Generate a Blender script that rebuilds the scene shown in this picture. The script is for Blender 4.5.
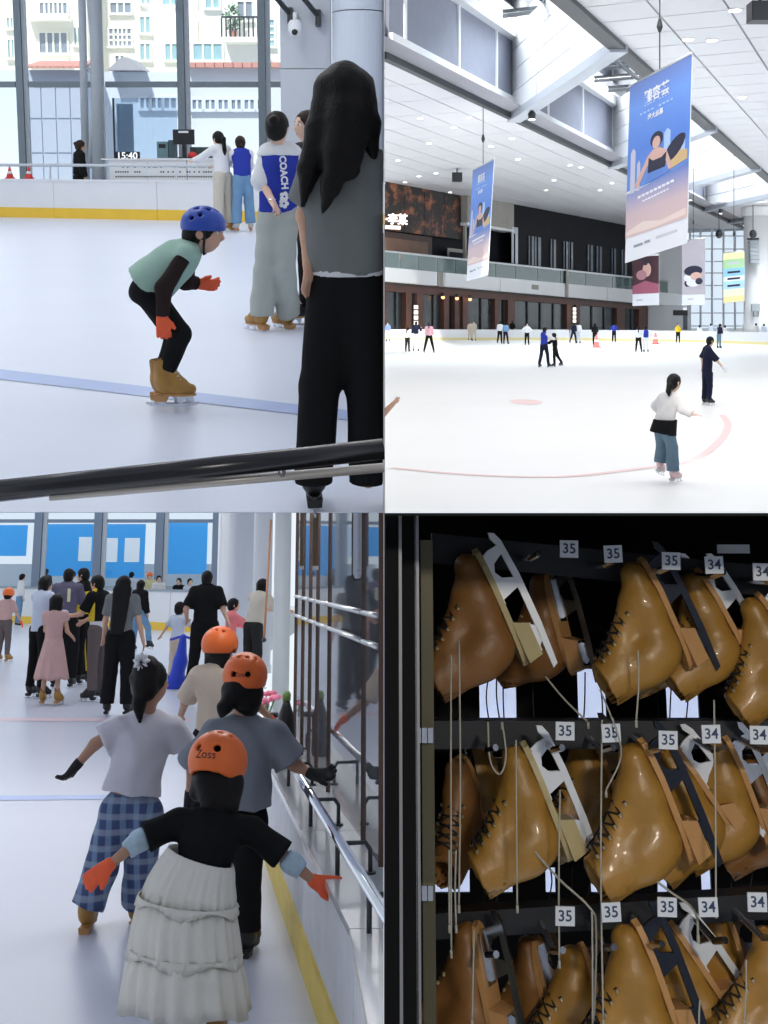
import bpy, bmesh, math, random
import numpy as np
from mathutils import Matrix, Vector, Quaternion

random.seed(7)
for _o in list(bpy.data.objects):
    bpy.data.objects.remove(_o)
SC = bpy.context.scene
COL = SC.collection
R_ = math.radians

# ------------------------------------------------------------------ camera
FPX = 1200.0                    # focal length in pixels of the 768 x 1024 frame
PX, PY = 384.0, 315.0           # principal point
CAMZ = 2.26
cam_d = bpy.data.cameras.new('camera')
cam = bpy.data.objects.new('camera', cam_d)
COL.objects.link(cam)
cam.location = (0, 0, CAMZ)
cam.rotation_euler = (math.pi / 2, 0, 0)
cam_d.sensor_fit = 'VERTICAL'
cam_d.sensor_height = 24.0
cam_d.sensor_width = 18.0
cam_d.lens = FPX / 1024.0 * 24.0
cam_d.shift_y = -(512.0 - PY) / 1024.0
cam_d.clip_start = 0.05
cam_d.clip_end = 900.0
SC.camera = cam

# ------------------------------------------------------------------ world, sun, exposure
world = bpy.data.worlds.new('world')
SC.world = world
world.use_nodes = True
_bg = world.node_tree.nodes['Background']
_bg.inputs['Color'].default_value = (0.86, 0.93, 1.0, 1)
_bg.inputs['Strength'].default_value = 1.0
sun_d = bpy.data.lights.new('sun', 'SUN')
sun_d.energy = 5.0
sun_d.angle = R_(2)
sun_d.color = (1.0, 0.95, 0.86)
sun = bpy.data.objects.new('sun', sun_d)
COL.objects.link(sun)
sun.location = (-20, -20, 60)
sun.rotation_euler = (R_(46), 0, R_(-18))
vs = SC.view_settings
vs.view_transform = 'Standard'
vs.look = 'None'
vs.exposure = 0.0
vs.gamma = 1.0
vs.use_curve_mapping = False
SC.cycles.use_denoising = True
SC.cycles.max_bounces = 7
SC.cycles.diffuse_bounces = 4
SC.cycles.transparent_max_bounces = 24
SC.cycles.sample_clamp_indirect = 6.0

# ------------------------------------------------------------------ rooms: four places, each with its own ground frame
class Room:
    def __init__(s, horizon, H):
        s.H = H
        s.pitch = math.atan2(PY - horizon, FPX)
        s.M = Matrix.Translation((0, 0, CAMZ)) @ Matrix.Rotation(s.pitch, 4, 'X') @ Matrix.Translation((0, 0, -H))
        s.Rt = Matrix.Rotation(-s.pitch, 3, 'X')
    def ray(s, px, py):
        return s.Rt @ Vector(((px - PX) / FPX, 1.0, -(py - PY) / FPX))
    def atY(s, px, py, Y):
        d = s.ray(px, py)
        t = Y / d.y
        return Vector((d.x * t, Y, s.H + d.z * t))
    def floor(s, px, py, z=0.0):
        d = s.ray(px, py)
        t = (z - s.H) / d.z
        return Vector((d.x * t, d.y * t, z))
    def xat(s, px, Y, z=0.0):
        # local x so that a point at depth Y and height z shows at column px
        w = s.M @ Vector((0, Y, z))
        return (px - PX) / FPX * w.y
UL = Room(150, 1.33)
UR = Room(315, 2.26)
LO = Room(565, 1.86)            # both lower places share a ground frame
W0 = Room(PY, CAMZ)             # plain world frame

# ------------------------------------------------------------------ tags and linking
def tag(o, label=None, cat=None, group=None, kind=None):
    if label: o['label'] = label
    if cat: o['category'] = cat
    if group: o['group'] = group
    if kind: o['kind'] = kind
    return o

def empty(name, M, label=None, cat=None, group=None, kind=None):
    o = bpy.data.objects.new(name, None)
    o.empty_display_size = 0.2
    COL.objects.link(o)
    o.matrix_basis = M
    return tag(o, label, cat, group, kind)

def link(name, me, mat=None, parent=None, M=None, smooth=False):
    o = bpy.data.objects.new(name, me)
    COL.objects.link(o)
    if parent is not None: o.parent = parent
    if M is not None: o.matrix_basis = M
    if mat is not None:
        if len(me.materials) == 0:
            me.materials.append(mat)
        elif me.materials[0] != mat:
            o.material_slots[0].link = 'OBJECT'
            o.material_slots[0].material = mat
    if smooth:
        me.polygons.foreach_set('use_smooth', [True] * len(me.polygons))
    return o

def T(x, y, z, rz=0, rx=0, ry=0):
    return Matrix.Translation((x, y, z)) @ Matrix.Rotation(R_(rz), 4, 'Z') @ Matrix.Rotation(R_(ry), 4, 'Y') @ Matrix.Rotation(R_(rx), 4, 'X')

# ------------------------------------------------------------------ mesh collector
class MB:
    def __init__(s):
        s.v, s.f = [], []
    def quad(s, a, b, c, d):
        n = len(s.v)
        s.v += [tuple(a), tuple(b), tuple(c), tuple(d)]
        s.f.append((n, n + 1, n + 2, n + 3))
        return s
    def poly(s, pts):
        n = len(s.v)
        s.v += [tuple(p) for p in pts]
        s.f.append(tuple(range(n, n + len(pts))))
        return s
    def box(s, lo, hi, M=None):
        x0, y0, z0 = lo; x1, y1, z1 = hi
        P = [(x0, y0, z0), (x1, y0, z0), (x1, y1, z0), (x0, y1, z0), (x0, y0, z1), (x1, y0, z1), (x1, y1, z1), (x0, y1, z1)]
        if M is not None: P = [tuple(M @ Vector(p)) for p in P]
        n = len(s.v); s.v += P
        for f in ((0, 3, 2, 1), (4, 5, 6, 7), (0, 1, 5, 4), (1, 2, 6, 5), (2, 3, 7, 6), (3, 0, 4, 7)):
            s.f.append(tuple(n + i for i in f))
        return s
    def hexa(s, P):
        n = len(s.v); s.v += [tuple(p) for p in P]
        for f in ((0, 3, 2, 1), (4, 5, 6, 7), (0, 1, 5, 4), (1, 2, 6, 5), (2, 3, 7, 6), (3, 0, 4, 7)):
            s.f.append(tuple(n + i for i in f))
        return s
    def slab(s, quad, n, t):
        # a quad given thickness t along -n
        n = Vector(n).normalized() * t
        return s.hexa([Vector(p) - n for p in quad] + [Vector(p) for p in quad])
    def prism(s, pts, y0, y1):
        # outline in x,z extruded along y
        n = len(s.v); k = len(pts)
        s.v += [(p[0], y0, p[1]) for p in pts] + [(p[0], y1, p[1]) for p in pts]
        s.f.append(tuple(n + i for i in range(k)))
        s.f.append(tuple(n + k + i for i in reversed(range(k))))
        for i in range(k):
            j = (i + 1) % k
            s.f.append((n + i, n + k + i, n + k + j, n + j))
        return s
    def tube(s, pts, r, seg=8, closed=False, caps=True):
        pts = [Vector(p) for p in pts]
        rs = r if isinstance(r, (list, tuple)) else [r] * len(pts)
        n0 = len(s.v); m = len(pts)
        up = Vector((0, 0, 1))
        d0 = (pts[1] - pts[0]).normalized()
        if abs(d0.dot(up)) > .95: up = Vector((1, 0, 0))
        a = d0.cross(up).normalized()
        for i, p in enumerate(pts):
            if i == 0: d = pts[1] - pts[0]
            elif i == m - 1: d = pts[-1] - pts[-2]
            else: d = (pts[i + 1] - p).normalized() + (p - pts[i - 1]).normalized()
            d = d.normalized() if d.length > 1e-9 else d0
            a = (a - d * a.dot(d))
            a = a.normalized() if a.length > 1e-6 else d.orthogonal().normalized()
            b = d.cross(a)
            for q in range(seg):
                t = 2 * math.pi * q / seg
                s.v.append(tuple(p + (a * math.cos(t) + b * math.sin(t)) * rs[i]))
        for i in range(m - 1):
            for q in range(seg):
                q2 = (q + 1) % seg
                s.f.append((n0 + i * seg + q, n0 + i * seg + q2, n0 + (i + 1) * seg + q2, n0 + (i + 1) * seg + q))
        if caps:
            s.f.append(tuple(n0 + q for q in reversed(range(seg))))
            s.f.append(tuple(n0 + (m - 1) * seg + q for q in range(seg)))
        return s
    def ball(s, c, r, seg=10, rings=6):
        c = Vector(c); r = Vector(r) if hasattr(r, '__len__') else Vector((r, r, r))
        n = len(s.v)
        s.v.append(tuple(c + Vector((0, 0, r.z))))
        for i in range(1, rings):
            a = math.pi * i / rings
            for q in range(seg):
                t = 2 * math.pi * q / seg
                s.v.append((c.x + r.x * math.sin(a) * math.cos(t), c.y + r.y * math.sin(a) * math.sin(t), c.z + r.z * math.cos(a)))
        s.v.append(tuple(c - Vector((0, 0, r.z))))
        last = len(s.v) - 1
        for q in range(seg):
            q2 = (q + 1) % seg
            s.f.append((n, n + 1 + q, n + 1 + q2))
            for i in range(rings - 2):
                b = n + 1 + i * seg
                s.f.append((b + q, b + seg + q, b + seg + q2, b + q2))
            b = n + 1 + (rings - 2) * seg
            s.f.append((last, b + q2, b + q))
        return s
    def lathe(s, prof, seg=16, c=(0, 0)):
        n = len(s.v); m = len(prof)
        for r, z in prof:
            for q in range(seg):
                t = 2 * math.pi * q / seg
                s.v.append((c[0] + r * math.cos(t), c[1] + r * math.sin(t), z))
        for i in range(m - 1):
            for q in range(seg):
                q2 = (q + 1) % seg
                s.f.append((n + i * seg + q, n + i * seg + q2, n + (i + 1) * seg + q2, n + (i + 1) * seg + q))
        s.f.append(tuple(n + q for q in reversed(range(seg))))
        s.f.append(tuple(n + (m - 1) * seg + q for q in range(seg)))
        return s
    def mesh(s, name='mesh'):
        me = bpy.data.meshes.new(name)
        me.from_pydata([tuple(v) for v in s.v], [], s.f)
        me.update()
        return me
    def build(s, name, mat, parent=None, M=None, smooth=False):
        return link(name, s.mesh(name), mat, parent, M, smooth)

def recalc(o):
    bm = bmesh.new(); bm.from_mesh(o.data)
    bmesh.ops.recalc_face_normals(bm, faces=bm.faces)
    bm.to_mesh(o.data); bm.free()
    return o

# ------------------------------------------------------------------ materials (all procedural)
MATS = {}
def mat(name, col, rough=.6, metal=0, noise=0, nscale=20, bump=0, bscale=40, spec=.5, alpha=None, emit=None, estr=1, trans=0, sheen=0, coat=0):
    if name in MATS: return MATS[name]
    m = bpy.data.materials.new(name); MATS[name] = m
    m.use_nodes = True
    nt = m.node_tree; N = nt.nodes; L = nt.links
    b = N['Principled BSDF']
    c = tuple(col) + (1,)
    b.inputs['Base Color'].default_value = c
    b.inputs['Roughness'].default_value = rough
    b.inputs['Metallic'].default_value = metal
    b.inputs['Specular IOR Level'].default_value = spec
    b.inputs['Coat Weight'].default_value = coat
    if trans: b.inputs['Transmission Weight'].default_value = trans
    if sheen: b.inputs['Sheen Weight'].default_value = sheen
    if emit:
        b.inputs['Emission Color'].default_value = tuple(emit) + (1,)
        b.inputs['Emission Strength'].default_value = estr
    if alpha is not None: b.inputs['Alpha'].default_value = alpha
    if noise or bump:
        tc = N.new('ShaderNodeTexCoord')
    if noise:
        n = N.new('ShaderNodeTexNoise'); n.inputs['Scale'].default_value = nscale; n.inputs['Detail'].default_value = 5
        L.new(tc.outputs['Object'], n.inputs['Vector'])
        mx = N.new('ShaderNodeMix'); mx.data_type = 'RGBA'
        mx.inputs['A'].default_value = tuple(max(0, x * (1 - noise)) for x in col) + (1,)
        mx.inputs['B'].default_value = tuple(min(1, x * (1 + noise)) for x in col) + (1,)
        L.new(n.outputs['Fac'], mx.inputs['Factor'])
        L.new(mx.outputs['Result'], b.inputs['Base Color'])
    if bump:
        n2 = N.new('ShaderNodeTexNoise'); n2.inputs['Scale'].default_value = bscale; n2.inputs['Detail'].default_value = 3
        L.new(tc.outputs['Object'], n2.inputs['Vector'])
        bp = N.new('ShaderNodeBump'); bp.inputs['Strength'].default_value = bump; bp.inputs['Distance'].default_value = .01
        L.new(n2.outputs['Fac'], bp.inputs['Height'])
        L.new(bp.outputs['Normal'], b.inputs['Normal'])
    return m

def glass(name, tint=(.9, .95, 1.0), refl=.12, haze=0.0, hcol=(.8, .85, .9)):
    if name in MATS: return MATS[name]
    m = bpy.data.materials.new(name); MATS[name] = m
    m.use_nodes = True
    nt = m.node_tree; N = nt.nodes; L = nt.links
    for n in list(N):
        if n.type != 'OUTPUT_MATERIAL': N.remove(n)
    out = [n for n in N if n.type == 'OUTPUT_MATERIAL'][0]
    tr = N.new('ShaderNodeBsdfTransparent'); tr.inputs[0].default_value = tuple(tint) + (1,)
    gl = N.new('ShaderNodeBsdfGlossy'); gl.inputs['Roughness'].default_value = .03
    mx = N.new('ShaderNodeMixShader'); fr = N.new('ShaderNodeFresnel'); fr.inputs[0].default_value = 1.45
    ad = N.new('ShaderNodeMath'); ad.operation = 'ADD'; ad.use_clamp = True; ad.inputs[1].default_value = refl
    L.new(fr.outputs[0], ad.inputs[0]); L.new(ad.outputs[0], mx.inputs[0])
    L.new(tr.outputs[0], mx.inputs[1]); L.new(gl.outputs[0], mx.inputs[2])
    if haze:
        df = N.new('ShaderNodeBsdfDiffuse'); df.inputs[0].default_value = tuple(hcol) + (1,)
        m2 = N.new('ShaderNodeMixShader'); m2.inputs[0].default_value = haze
        L.new(mx.outputs[0], m2.inputs[1]); L.new(df.outputs[0], m2.inputs[2]); L.new(m2.outputs[0], out.inputs[0])
    else:
        L.new(mx.outputs[0], out.inputs[0])
    return m

def emis(name, col, st):
    if name in MATS: return MATS[name]
    m = bpy.data.materials.new(name); MATS[name] = m
    m.use_nodes = True
    nt = m.node_tree
    nt.nodes.remove(nt.nodes['Principled BSDF'])
    e = nt.nodes.new('ShaderNodeEmission'); e.inputs[0].default_value = tuple(col) + (1,); e.inputs[1].default_value = st
    out = [n for n in nt.nodes if n.type == 'OUTPUT_MATERIAL'][0]
    nt.links.new(e.outputs[0], out.inputs[0])
    return m

def cloth(name, col, rough=.85, noise=.10, bump=.25, bscale=14, nscale=8):
    return mat(name, col, rough, noise=noise, nscale=nscale, bump=bump, bscale=bscale, spec=.12)

# ------------------------------------------------------------------ text (built-in font only)
def text_mesh(body, size=1.0, extrude=0.0, align='CENTER', bold=0.0):
    cu = bpy.data.curves.new('lettering', 'FONT')
    cu.body = body; cu.size = size; cu.extrude = extrude; cu.offset = bold
    cu.align_x = align; cu.align_y = 'CENTER'; cu.resolution_u = 3
    o = bpy.data.objects.new('lettering', cu)
    COL.objects.link(o)
    dg = bpy.context.evaluated_depsgraph_get()
    me = bpy.data.meshes.new_from_object(o.evaluated_get(dg))
    bpy.data.objects.remove(o); bpy.data.curves.remove(cu)
    me.materials.clear()
    return me

def lettering(body, size, m, parent, M, extrude=.001, align='CENTER', bold=0.0, name='lettering'):
    return link(name, text_mesh(body, size, extrude, align, bold), m, parent, M)

# ------------------------------------------------------------------ implicit surfaces -> one continuous mesh
class Field:
    def __init__(s):
        s.p = []; s.clips = []; s.wr = 0.0; s.wf = 22.0
    def cone(s, a, b, ra, rb, k=.02, flat=None, capa=False, capb=False, op='add'):
        a = np.array(a, float); b = np.array(b, float)
        s.p.append(('c', a, b, ra, rb, k, flat, capa, capb, op)); return s
    def chain(s, pts, rs, k=.02, flat=None):
        for i in range(len(pts) - 1):
            s.cone(pts[i], pts[i + 1], rs[i], rs[i + 1], k, flat)
        return s
    def ell(s, c, r, k=.02, R=None, op='add'):
        s.p.append(('e', np.array(c, float), np.array(r, float), k, None if R is None else np.array(R, float), op)); return s
    def clip(s, n, c):
        # keep the side n.p < c
        s.clips.append((np.array(n, float), float(c))); return s
    def _bb(s, p):
        if p[0] == 'c':
            r = max(p[3], p[4])
            return np.minimum(p[1], p[2]) - r, np.maximum(p[1], p[2]) + r
        r = p[2] if p[4] is None else np.full(3, p[2].max())
        return p[1] - r, p[1] + r
    def mesh(s, h, name='mesh'):
        lo = np.full(3, 1e9); hi = -lo
        for p in s.p:
            if p[-1] != 'add': continue
            a, b = s._bb(p); lo = np.minimum(lo, a); hi = np.maximum(hi, b)
        lo = lo - 3 * h; hi = hi + 3 * h
        n = np.ceil((hi - lo) / h).astype(int) + 1
        F = np.full(n, 1.0, np.float32)
        ax = [(lo[i] + h * np.arange(n[i])).astype(np.float32) for i in range(3)]
        for p in s.p:
            a, b = s._bb(p)
            k = p[5] if p[0] == 'c' else p[3]
            mg = 1.2 * k + 2.5 * h
            i0 = np.clip(np.floor((a - mg - lo) / h).astype(int), 0, n); i1 = np.clip(np.ceil((b + mg - lo) / h).astype(int) + 1, 0, n)
            if (i1 <= i0).any(): continue
            sl = tuple(slice(i0[j], i1[j]) for j in range(3))
            X = ax[0][sl[0]][:, None, None]; Y = ax[1][sl[1]][None, :, None]; Z = ax[2][sl[2]][None, None, :]
            if p[0] == 'c':
                _, pa, pb, ra, rb, k, flat, capa, capb, op = p
                ba = pb - pa; L2 = float(ba @ ba) + 1e-12
                x = X - pa[0]; y = Y - pa[1]; z = Z - pa[2]
                t = (x * ba[0] + y * ba[1] + z * ba[2]) / L2
                tc = np.clip(t, 0, 1)
                qx = x - tc * ba[0]; qy = y - tc * ba[1]; qz = z - tc * ba[2]
                if flat is not None:
                    fn, ff = flat
                    dd = (qx * fn[0] + qy * fn[1] + qz * fn[2]) * (1 / ff - 1)
                    qx = qx + dd * fn[0]; qy = qy + dd * fn[1]; qz = qz + dd * fn[2]
                d = np.sqrt(qx * qx + qy * qy + qz * qz) - (ra + (rb - ra) * tc)
                if flat is not None: d = d * (0.5 + 0.5 * flat[1])
                if capa: d = np.maximum(d, -t * math.sqrt(L2))
                if capb: d = np.maximum(d, (t - 1) * math.sqrt(L2))
            else:
                _, c, r, k, Rm, op = p
                x = X - c[0]; y = Y - c[1]; z = Z - c[2]
                if Rm is not None:
                    x, y, z = (x * Rm[0, j] + y * Rm[1, j] + z * Rm[2, j] for j in range(3))
                q = np.sqrt((x / r[0]) ** 2 + (y / r[1]) ** 2 + (z / r[2]) ** 2)
                d = (q - 1) * float(r.min())
            G = F[sl]
            if op == 'add':
                if k > 1e-6:
                    hh = np.maximum(k - np.abs(G - d), 0) / k
                    F[sl] = np.minimum(G, d) - hh * hh * k * .25
                else:
                    F[sl] = np.minimum(G, d)
            else:
                F[sl] = np.maximum(G, -d)
        X = ax[0][:, None, None]; Y = ax[1][None, :, None]; Z = ax[2][None, None, :]
        if s.wr:
            w = s.wf
            F += s.wr * (np.sin(X * w + 2.1 * np.sin(Z * w * .63 + Y * 5)) * np.sin(Z * w * .71 + 1.7 * np.sin(X * w * .8 + Y * w * .5)))
        for nn, c in s.clips:
            F = np.maximum(F, X * nn[0] + Y * nn[1] + Z * nn[2] - c)
        F[0] = F[-1] = 1; F[:, 0] = F[:, -1] = 1; F[:, :, 0] = F[:, :, -1] = 1
        return nets(F, lo, h, name)

def nets(F, lo, h, name):
    ins = F < 0
    nx, ny, nz = F.shape
    c = ins[:-1, :-1, :-1].astype(np.int8)
    cnt = np.zeros(c.shape, np.int8)
    for i in (0, 1):
        for j in (0, 1):
            for k in (0, 1):
                cnt += ins[i:nx - 1 + i, j:ny - 1 + j, k:nz - 1 + k]
    act = (cnt > 0) & (cnt < 8)
    idx = np.argwhere(act)
    me = bpy.data.meshes.new(name)
    if len(idx) == 0:
        return me
    ids = np.full(act.shape, -1, np.int64); ids[act] = np.arange(len(idx))
    acc = np.zeros((len(idx), 3)); num = np.zeros(len(idx))
    I, J, K = idx.T
    corner = {}
    for i in (0, 1):
        for j in (0, 1):
            for k in (0, 1):
                corner[i, j, k] = F[I + i, J + j, K + k].astype(float)
    for a in range(3):
        o = [x for x in range(3) if x != a]
        for u in (0, 1):
            for v in (0, 1):
                p0 = [0, 0, 0]; p1 = [0, 0, 0]
                p0[o[0]] = p1[o[0]] = u; p0[o[1]] = p1[o[1]] = v; p1[a] = 1
                f0 = corner[tuple(p0)]; f1 = corner[tuple(p1)]
                cr = (f0 < 0) != (f1 < 0)
                t = np.where(cr, f0 / np.where(cr, f0 - f1, 1), 0)
                pt = np.zeros((len(idx), 3)); pt[:, o[0]] = u; pt[:, o[1]] = v; pt[:, a] = t
                acc[cr] += pt[cr]; num[cr] += 1
    V = (idx + acc / num[:, None]) * h + lo
    faces = []
    for a in range(3):
        o = [x for x in range(3) if x != a]
        sl0 = [slice(1, -1)] * 3; sl1 = [slice(1, -1)] * 3
        sl0[a] = slice(0, -1); sl1[a] = slice(1, None)
        A = ins[tuple(sl0)]; B = ins[tuple(sl1)]
        for flip in (False, True):
            e = np.argwhere((A & ~B) if not flip else (~A & B))
            if len(e) == 0: continue
            e = e.copy(); e[:, o[0]] += 1; e[:, o[1]] += 1
            q = []
            for (u, v) in ((0, 0), (-1, 0), (-1, -1), (0, -1)):
                cc = e.copy(); cc[:, o[0]] += u; cc[:, o[1]] += v
                q.append(ids[cc[:, 0], cc[:, 1], cc[:, 2]])
            q = np.stack(q, 1)
            if (a == 1) != flip: q = q[:, ::-1]
            faces.append(q)
    Q = np.concatenate(faces)
    Q = Q[(Q >= 0).all(1)]
    me.vertices.add(len(V)); me.vertices.foreach_set('co', V.astype(np.float32).ravel())
    me.loops.add(len(Q) * 4); me.loops.foreach_set('vertex_index', Q.astype(np.int32).ravel())
    me.polygons.add(len(Q)); me.polygons.foreach_set('loop_start', (np.arange(len(Q)) * 4).astype(np.int32))
    me.polygons.foreach_set('use_smooth', np.ones(len(Q), bool))
    me.update(calc_edges=True)
    return me

# ------------------------------------------------------------------ shared materials for people
SKIN = mat('skin', (.62, .36, .25), .55, noise=.08, nscale=30)
SKIN2 = mat('skin_tan', (.46, .25, .165), .55, noise=.08, nscale=30)
SKINP = mat('skin_pale', (.74, .50, .39), .55, noise=.06, nscale=30)
HAIR = mat('hair_black', (.008, .007, .007), .5, noise=.5, nscale=60, bump=.35, bscale=90, spec=.18)
HAIRB = mat('hair_brown', (.03, .018, .014), .5, noise=.4, nscale=60, bump=.3, bscale=90, spec=.2)
STEEL = mat('blade_steel', (.62, .64, .68), .22, metal=1, noise=.15, nscale=40)
TAN = mat('tan_leather', (.40, .205, .038), .40, noise=.35, nscale=14, bump=.15, bscale=60, coat=.08)
TAN_SHADE = mat('shaded_tan_leather', (.26, .115, .032), .45, noise=.35, nscale=12, bump=.15, bscale=60)  # darker copy of the tan leather, shade put into its colour
SOLE = mat('tan_sole', (.52, .27, .10), .5, noise=.2, nscale=25)
BOOTK = mat('black_boot', (.012, .012, .014), .45, noise=.3, nscale=20)
BOOTW = mat('pale_boot', (.55, .53, .52), .5, noise=.1, nscale=20)
LACE = mat('lace', (.55, .52, .44), .8, noise=.15, nscale=60)
BRASS = mat('eyelet', (.62, .5, .3), .35, metal=.8)
EYEW = mat('eye_white', (.8, .78, .75), .3)
EYEK = mat('iris', (.02, .012, .01), .15)
LIP = mat('lips', (.5, .17, .15), .5)
ORANGE = mat('orange_glove', (.92, .13, .045), .75, noise=.12, nscale=40, bump=.2, bscale=50)
BLACKG = mat('black_glove', (.012, .012, .014), .8, noise=.3, nscale=40)

# ------------------------------------------------------------------ the figure skate (frame: toe +y, up +z, origin at the ankle)
def skate_meshes(res, detail):
    f = Field()
    f.cone((0, -.014, .112), (0, -.006, -.005), .046, .043, k=.02, capa=True, flat=((1, 0, 0), .86))
    f.cone((0, -.006, -.005), (0, .004, -.04), .044, .041, k=.03)
    f.cone((0, .002, -.038), (0, .085, -.05), .040, .037, k=.03, flat=((1, 0, 0), .9))
    f.cone((0, .085, -.05), (0, .148, -.056), .037, .029, k=.03)
    f.cone((0, .03, .06), (0, .10, -.02), .022, .024, k=.03)         # the tongue ridge up the instep
    f.cone((0, -.022, .13), (0, -.012, .035), .038, .031, k=.0, op='sub', flat=((1, 0, 0), .86))
    f.clip((0, 0, -1), .084)
    boot = f.mesh(res, 'boot')
    sole = MB()
    # sole plate and stacked heel
    out = []
    for i in range(16):
        t = 2 * math.pi * i / 16
        y = .058 + .118 * math.cos(t)
        w = (.036 if y > .06 else .031) * math.sin(t)
        out.append((w, y))
    n = len(sole.v)
    sole.v += [(x, y, -.080) for x, y in out] + [(x * .97, y, -.093) for x, y in out]
    sole.f.append(tuple(range(n, n + 16))); sole.f.append(tuple(n + 16 + i for i in reversed(range(16))))
    for i in range(16):
        j = (i + 1) % 16
        sole.f.append((n + i, n + 16 + i, n + 16 + j, n + j))
    sole.hexa([(-.026, -.05, -.124), (.026, -.05, -.124), (.026, .012, -.124), (-.026, .012, -.124),
               (-.03, -.055, -.09), (.03, -.055, -.09), (.03, .026, -.09), (-.03, .026, -.09)])
    sole = sole.mesh('sole')
    bl = MB()
    def yz(pts, w):
        k = len(pts); n = len(bl.v)
        bl.v += [(-w, p[0], p[1]) for p in pts] + [(w, p[0], p[1]) for p in pts]
        bl.f.append(tuple(n + i for i in range(k))); bl.f.append(tuple(n + k + i for i in reversed(range(k))))
        for i in range(k):
            j = (i + 1) % k
            bl.f.append((n + i, n + k + i, n + k + j, n + j))
    yz([(-.085, -.138), (-.08, -.150), (.0, -.155), (.10, -.154), (.17, -.147), (.188, -.139), (.193, -.128), (.18, -.126), (.165, -.134), (.10, -.139), (.0, -.139)], .0035)
    yz([(.065, -.093), (.078, -.139), (.088, -.141), (.098, -.138), (.106, -.115), (.12, -.106), (.135, -.112), (.148, -.137), (.165, -.134), (.163, -.112), (.156, -.093)], .0035)
    yz([(-.045, -.124), (-.03, -.14), (.0, -.141), (.008, -.124)], .0035)
    bl.box((-.018, .06, -.097), (.018, .155, -.0925))
    bl.box((-.018, -.045, -.128), (.018, .01, -.1235))
    blade = bl.mesh('blade')
    lace = ey = None
    if detail:
        lc = MB(); e = MB()
        P = []
        for i in range(7):
            t = i / 6
            y = .036 + .072 * t ** 1.2; z = .095 - .112 * t
            P.append((y, z))
            for s in (-1, 1):
                e.ball((s * .026, y - .002, z), .0046, 6, 4)
        for i in range(6):
            (y0, z0), (y1, z1) = P[i], P[i + 1]
            lc.tube([(-.026, y0, z0), (0, (y0 + y1) / 2 + .012, (z0 + z1) / 2 + .006), (.026, y1, z1)], .0022, 5)
            lc.tube([(.026, y0, z0), (0, (y0 + y1) / 2 + .012, (z0 + z1) / 2 + .006), (-.026, y1, z1)], .0022, 5)
        lace = lc.mesh('laces'); ey = e.mesh('eyelets')
    return dict(boot=boot, sole=sole, blade=blade, lace=lace, ey=ey)
SK_HI = skate_meshes(.006, True)
SK_LO = skate_meshes(.014, False)
for _k in (SK_HI, SK_LO):
    for _p, _m in (('boot', TAN), ('sole', SOLE), ('blade', STEEL), ('lace', LACE), ('ey', BRASS)):
        if _k[_p] is not None: _k[_p].materials.append(_m)

def add_skate(parent, M, boot=TAN, sole=SOLE, lo=False, scale=1.0, name='skate', lace=None):
    K = SK_LO if lo else SK_HI
    b = link(name, K['boot'], boot, parent, M @ Matrix.Scale(scale, 4))
    link('sole', K['sole'], sole, b)
    link('blade', K['blade'], STEEL, b)
    if K['lace'] is not None:
        tag(link('laces', K['lace'], lace or LACE, b), kind='stuff'); tag(link('eyelets', K['ey'], BRASS, b), kind='stuff')
    return b

# ------------------------------------------------------------------ people
def V(*a): return np.array(a, float)
def unit(v): return v / (np.linalg.norm(v) + 1e-12)
def rot(v, axis, deg):
    return np.array(Matrix.Rotation(R_(deg), 3, Vector(axis)) @ Vector(v))

def hand(f, wr, d, thumb, sc=1.0, infl=0.0, curl=25, fingers=True, spread=1.0):
    d = unit(d); t = unit(thumb - d * (thumb @ d)); n = np.cross(d, t)   # n: palm side when curling
    k = .008
    f.cone(wr, wr + d * .03 * sc, .024 * sc + infl, .026 * sc + infl, k=.02, flat=(tuple(n), .72))
    for i, (off, L) in enumerate(((.030, .064), (.010, .074), (-.010, .070), (-.029, .056))):
        base = wr + d * .075 * sc + t * off * sc * 1.0
        f.cone(wr + d * .025 * sc + t * off * .6 * sc, base, .014 * sc + infl, .0115 * sc + infl, k=.014)
        if fingers:
            dd = unit(d + t * off * 5 * spread)
            d1 = rot(dd, t, curl * .55); d2 = rot(dd, t, curl * 1.5)
            m = base + d1 * L * .52 * sc
            f.cone(base, m, .0098 * sc + infl, .009 * sc + infl, k=.004)
            f.cone(m, m + d2 * L * .5 * sc, .009 * sc + infl, .0072 * sc + infl, k=.004)
        else:
            f.cone(base, base + rot(d, t, curl) * L * .9 * sc, .011 * sc + infl, .009 * sc + infl, k=.012)
    tb = wr + d * .022 * sc + t * .024 * sc
    td = unit(d * .75 + t * .75)
    tm = tb + td * .04 * sc
    f.cone(tb, tm, .0135 * sc + infl, .0108 * sc + infl, k=.012)
    f.cone(tm, tm + unit(td + d * .5) * .03 * sc, .0105 * sc + infl, .0085 * sc + infl, k=.006)

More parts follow.
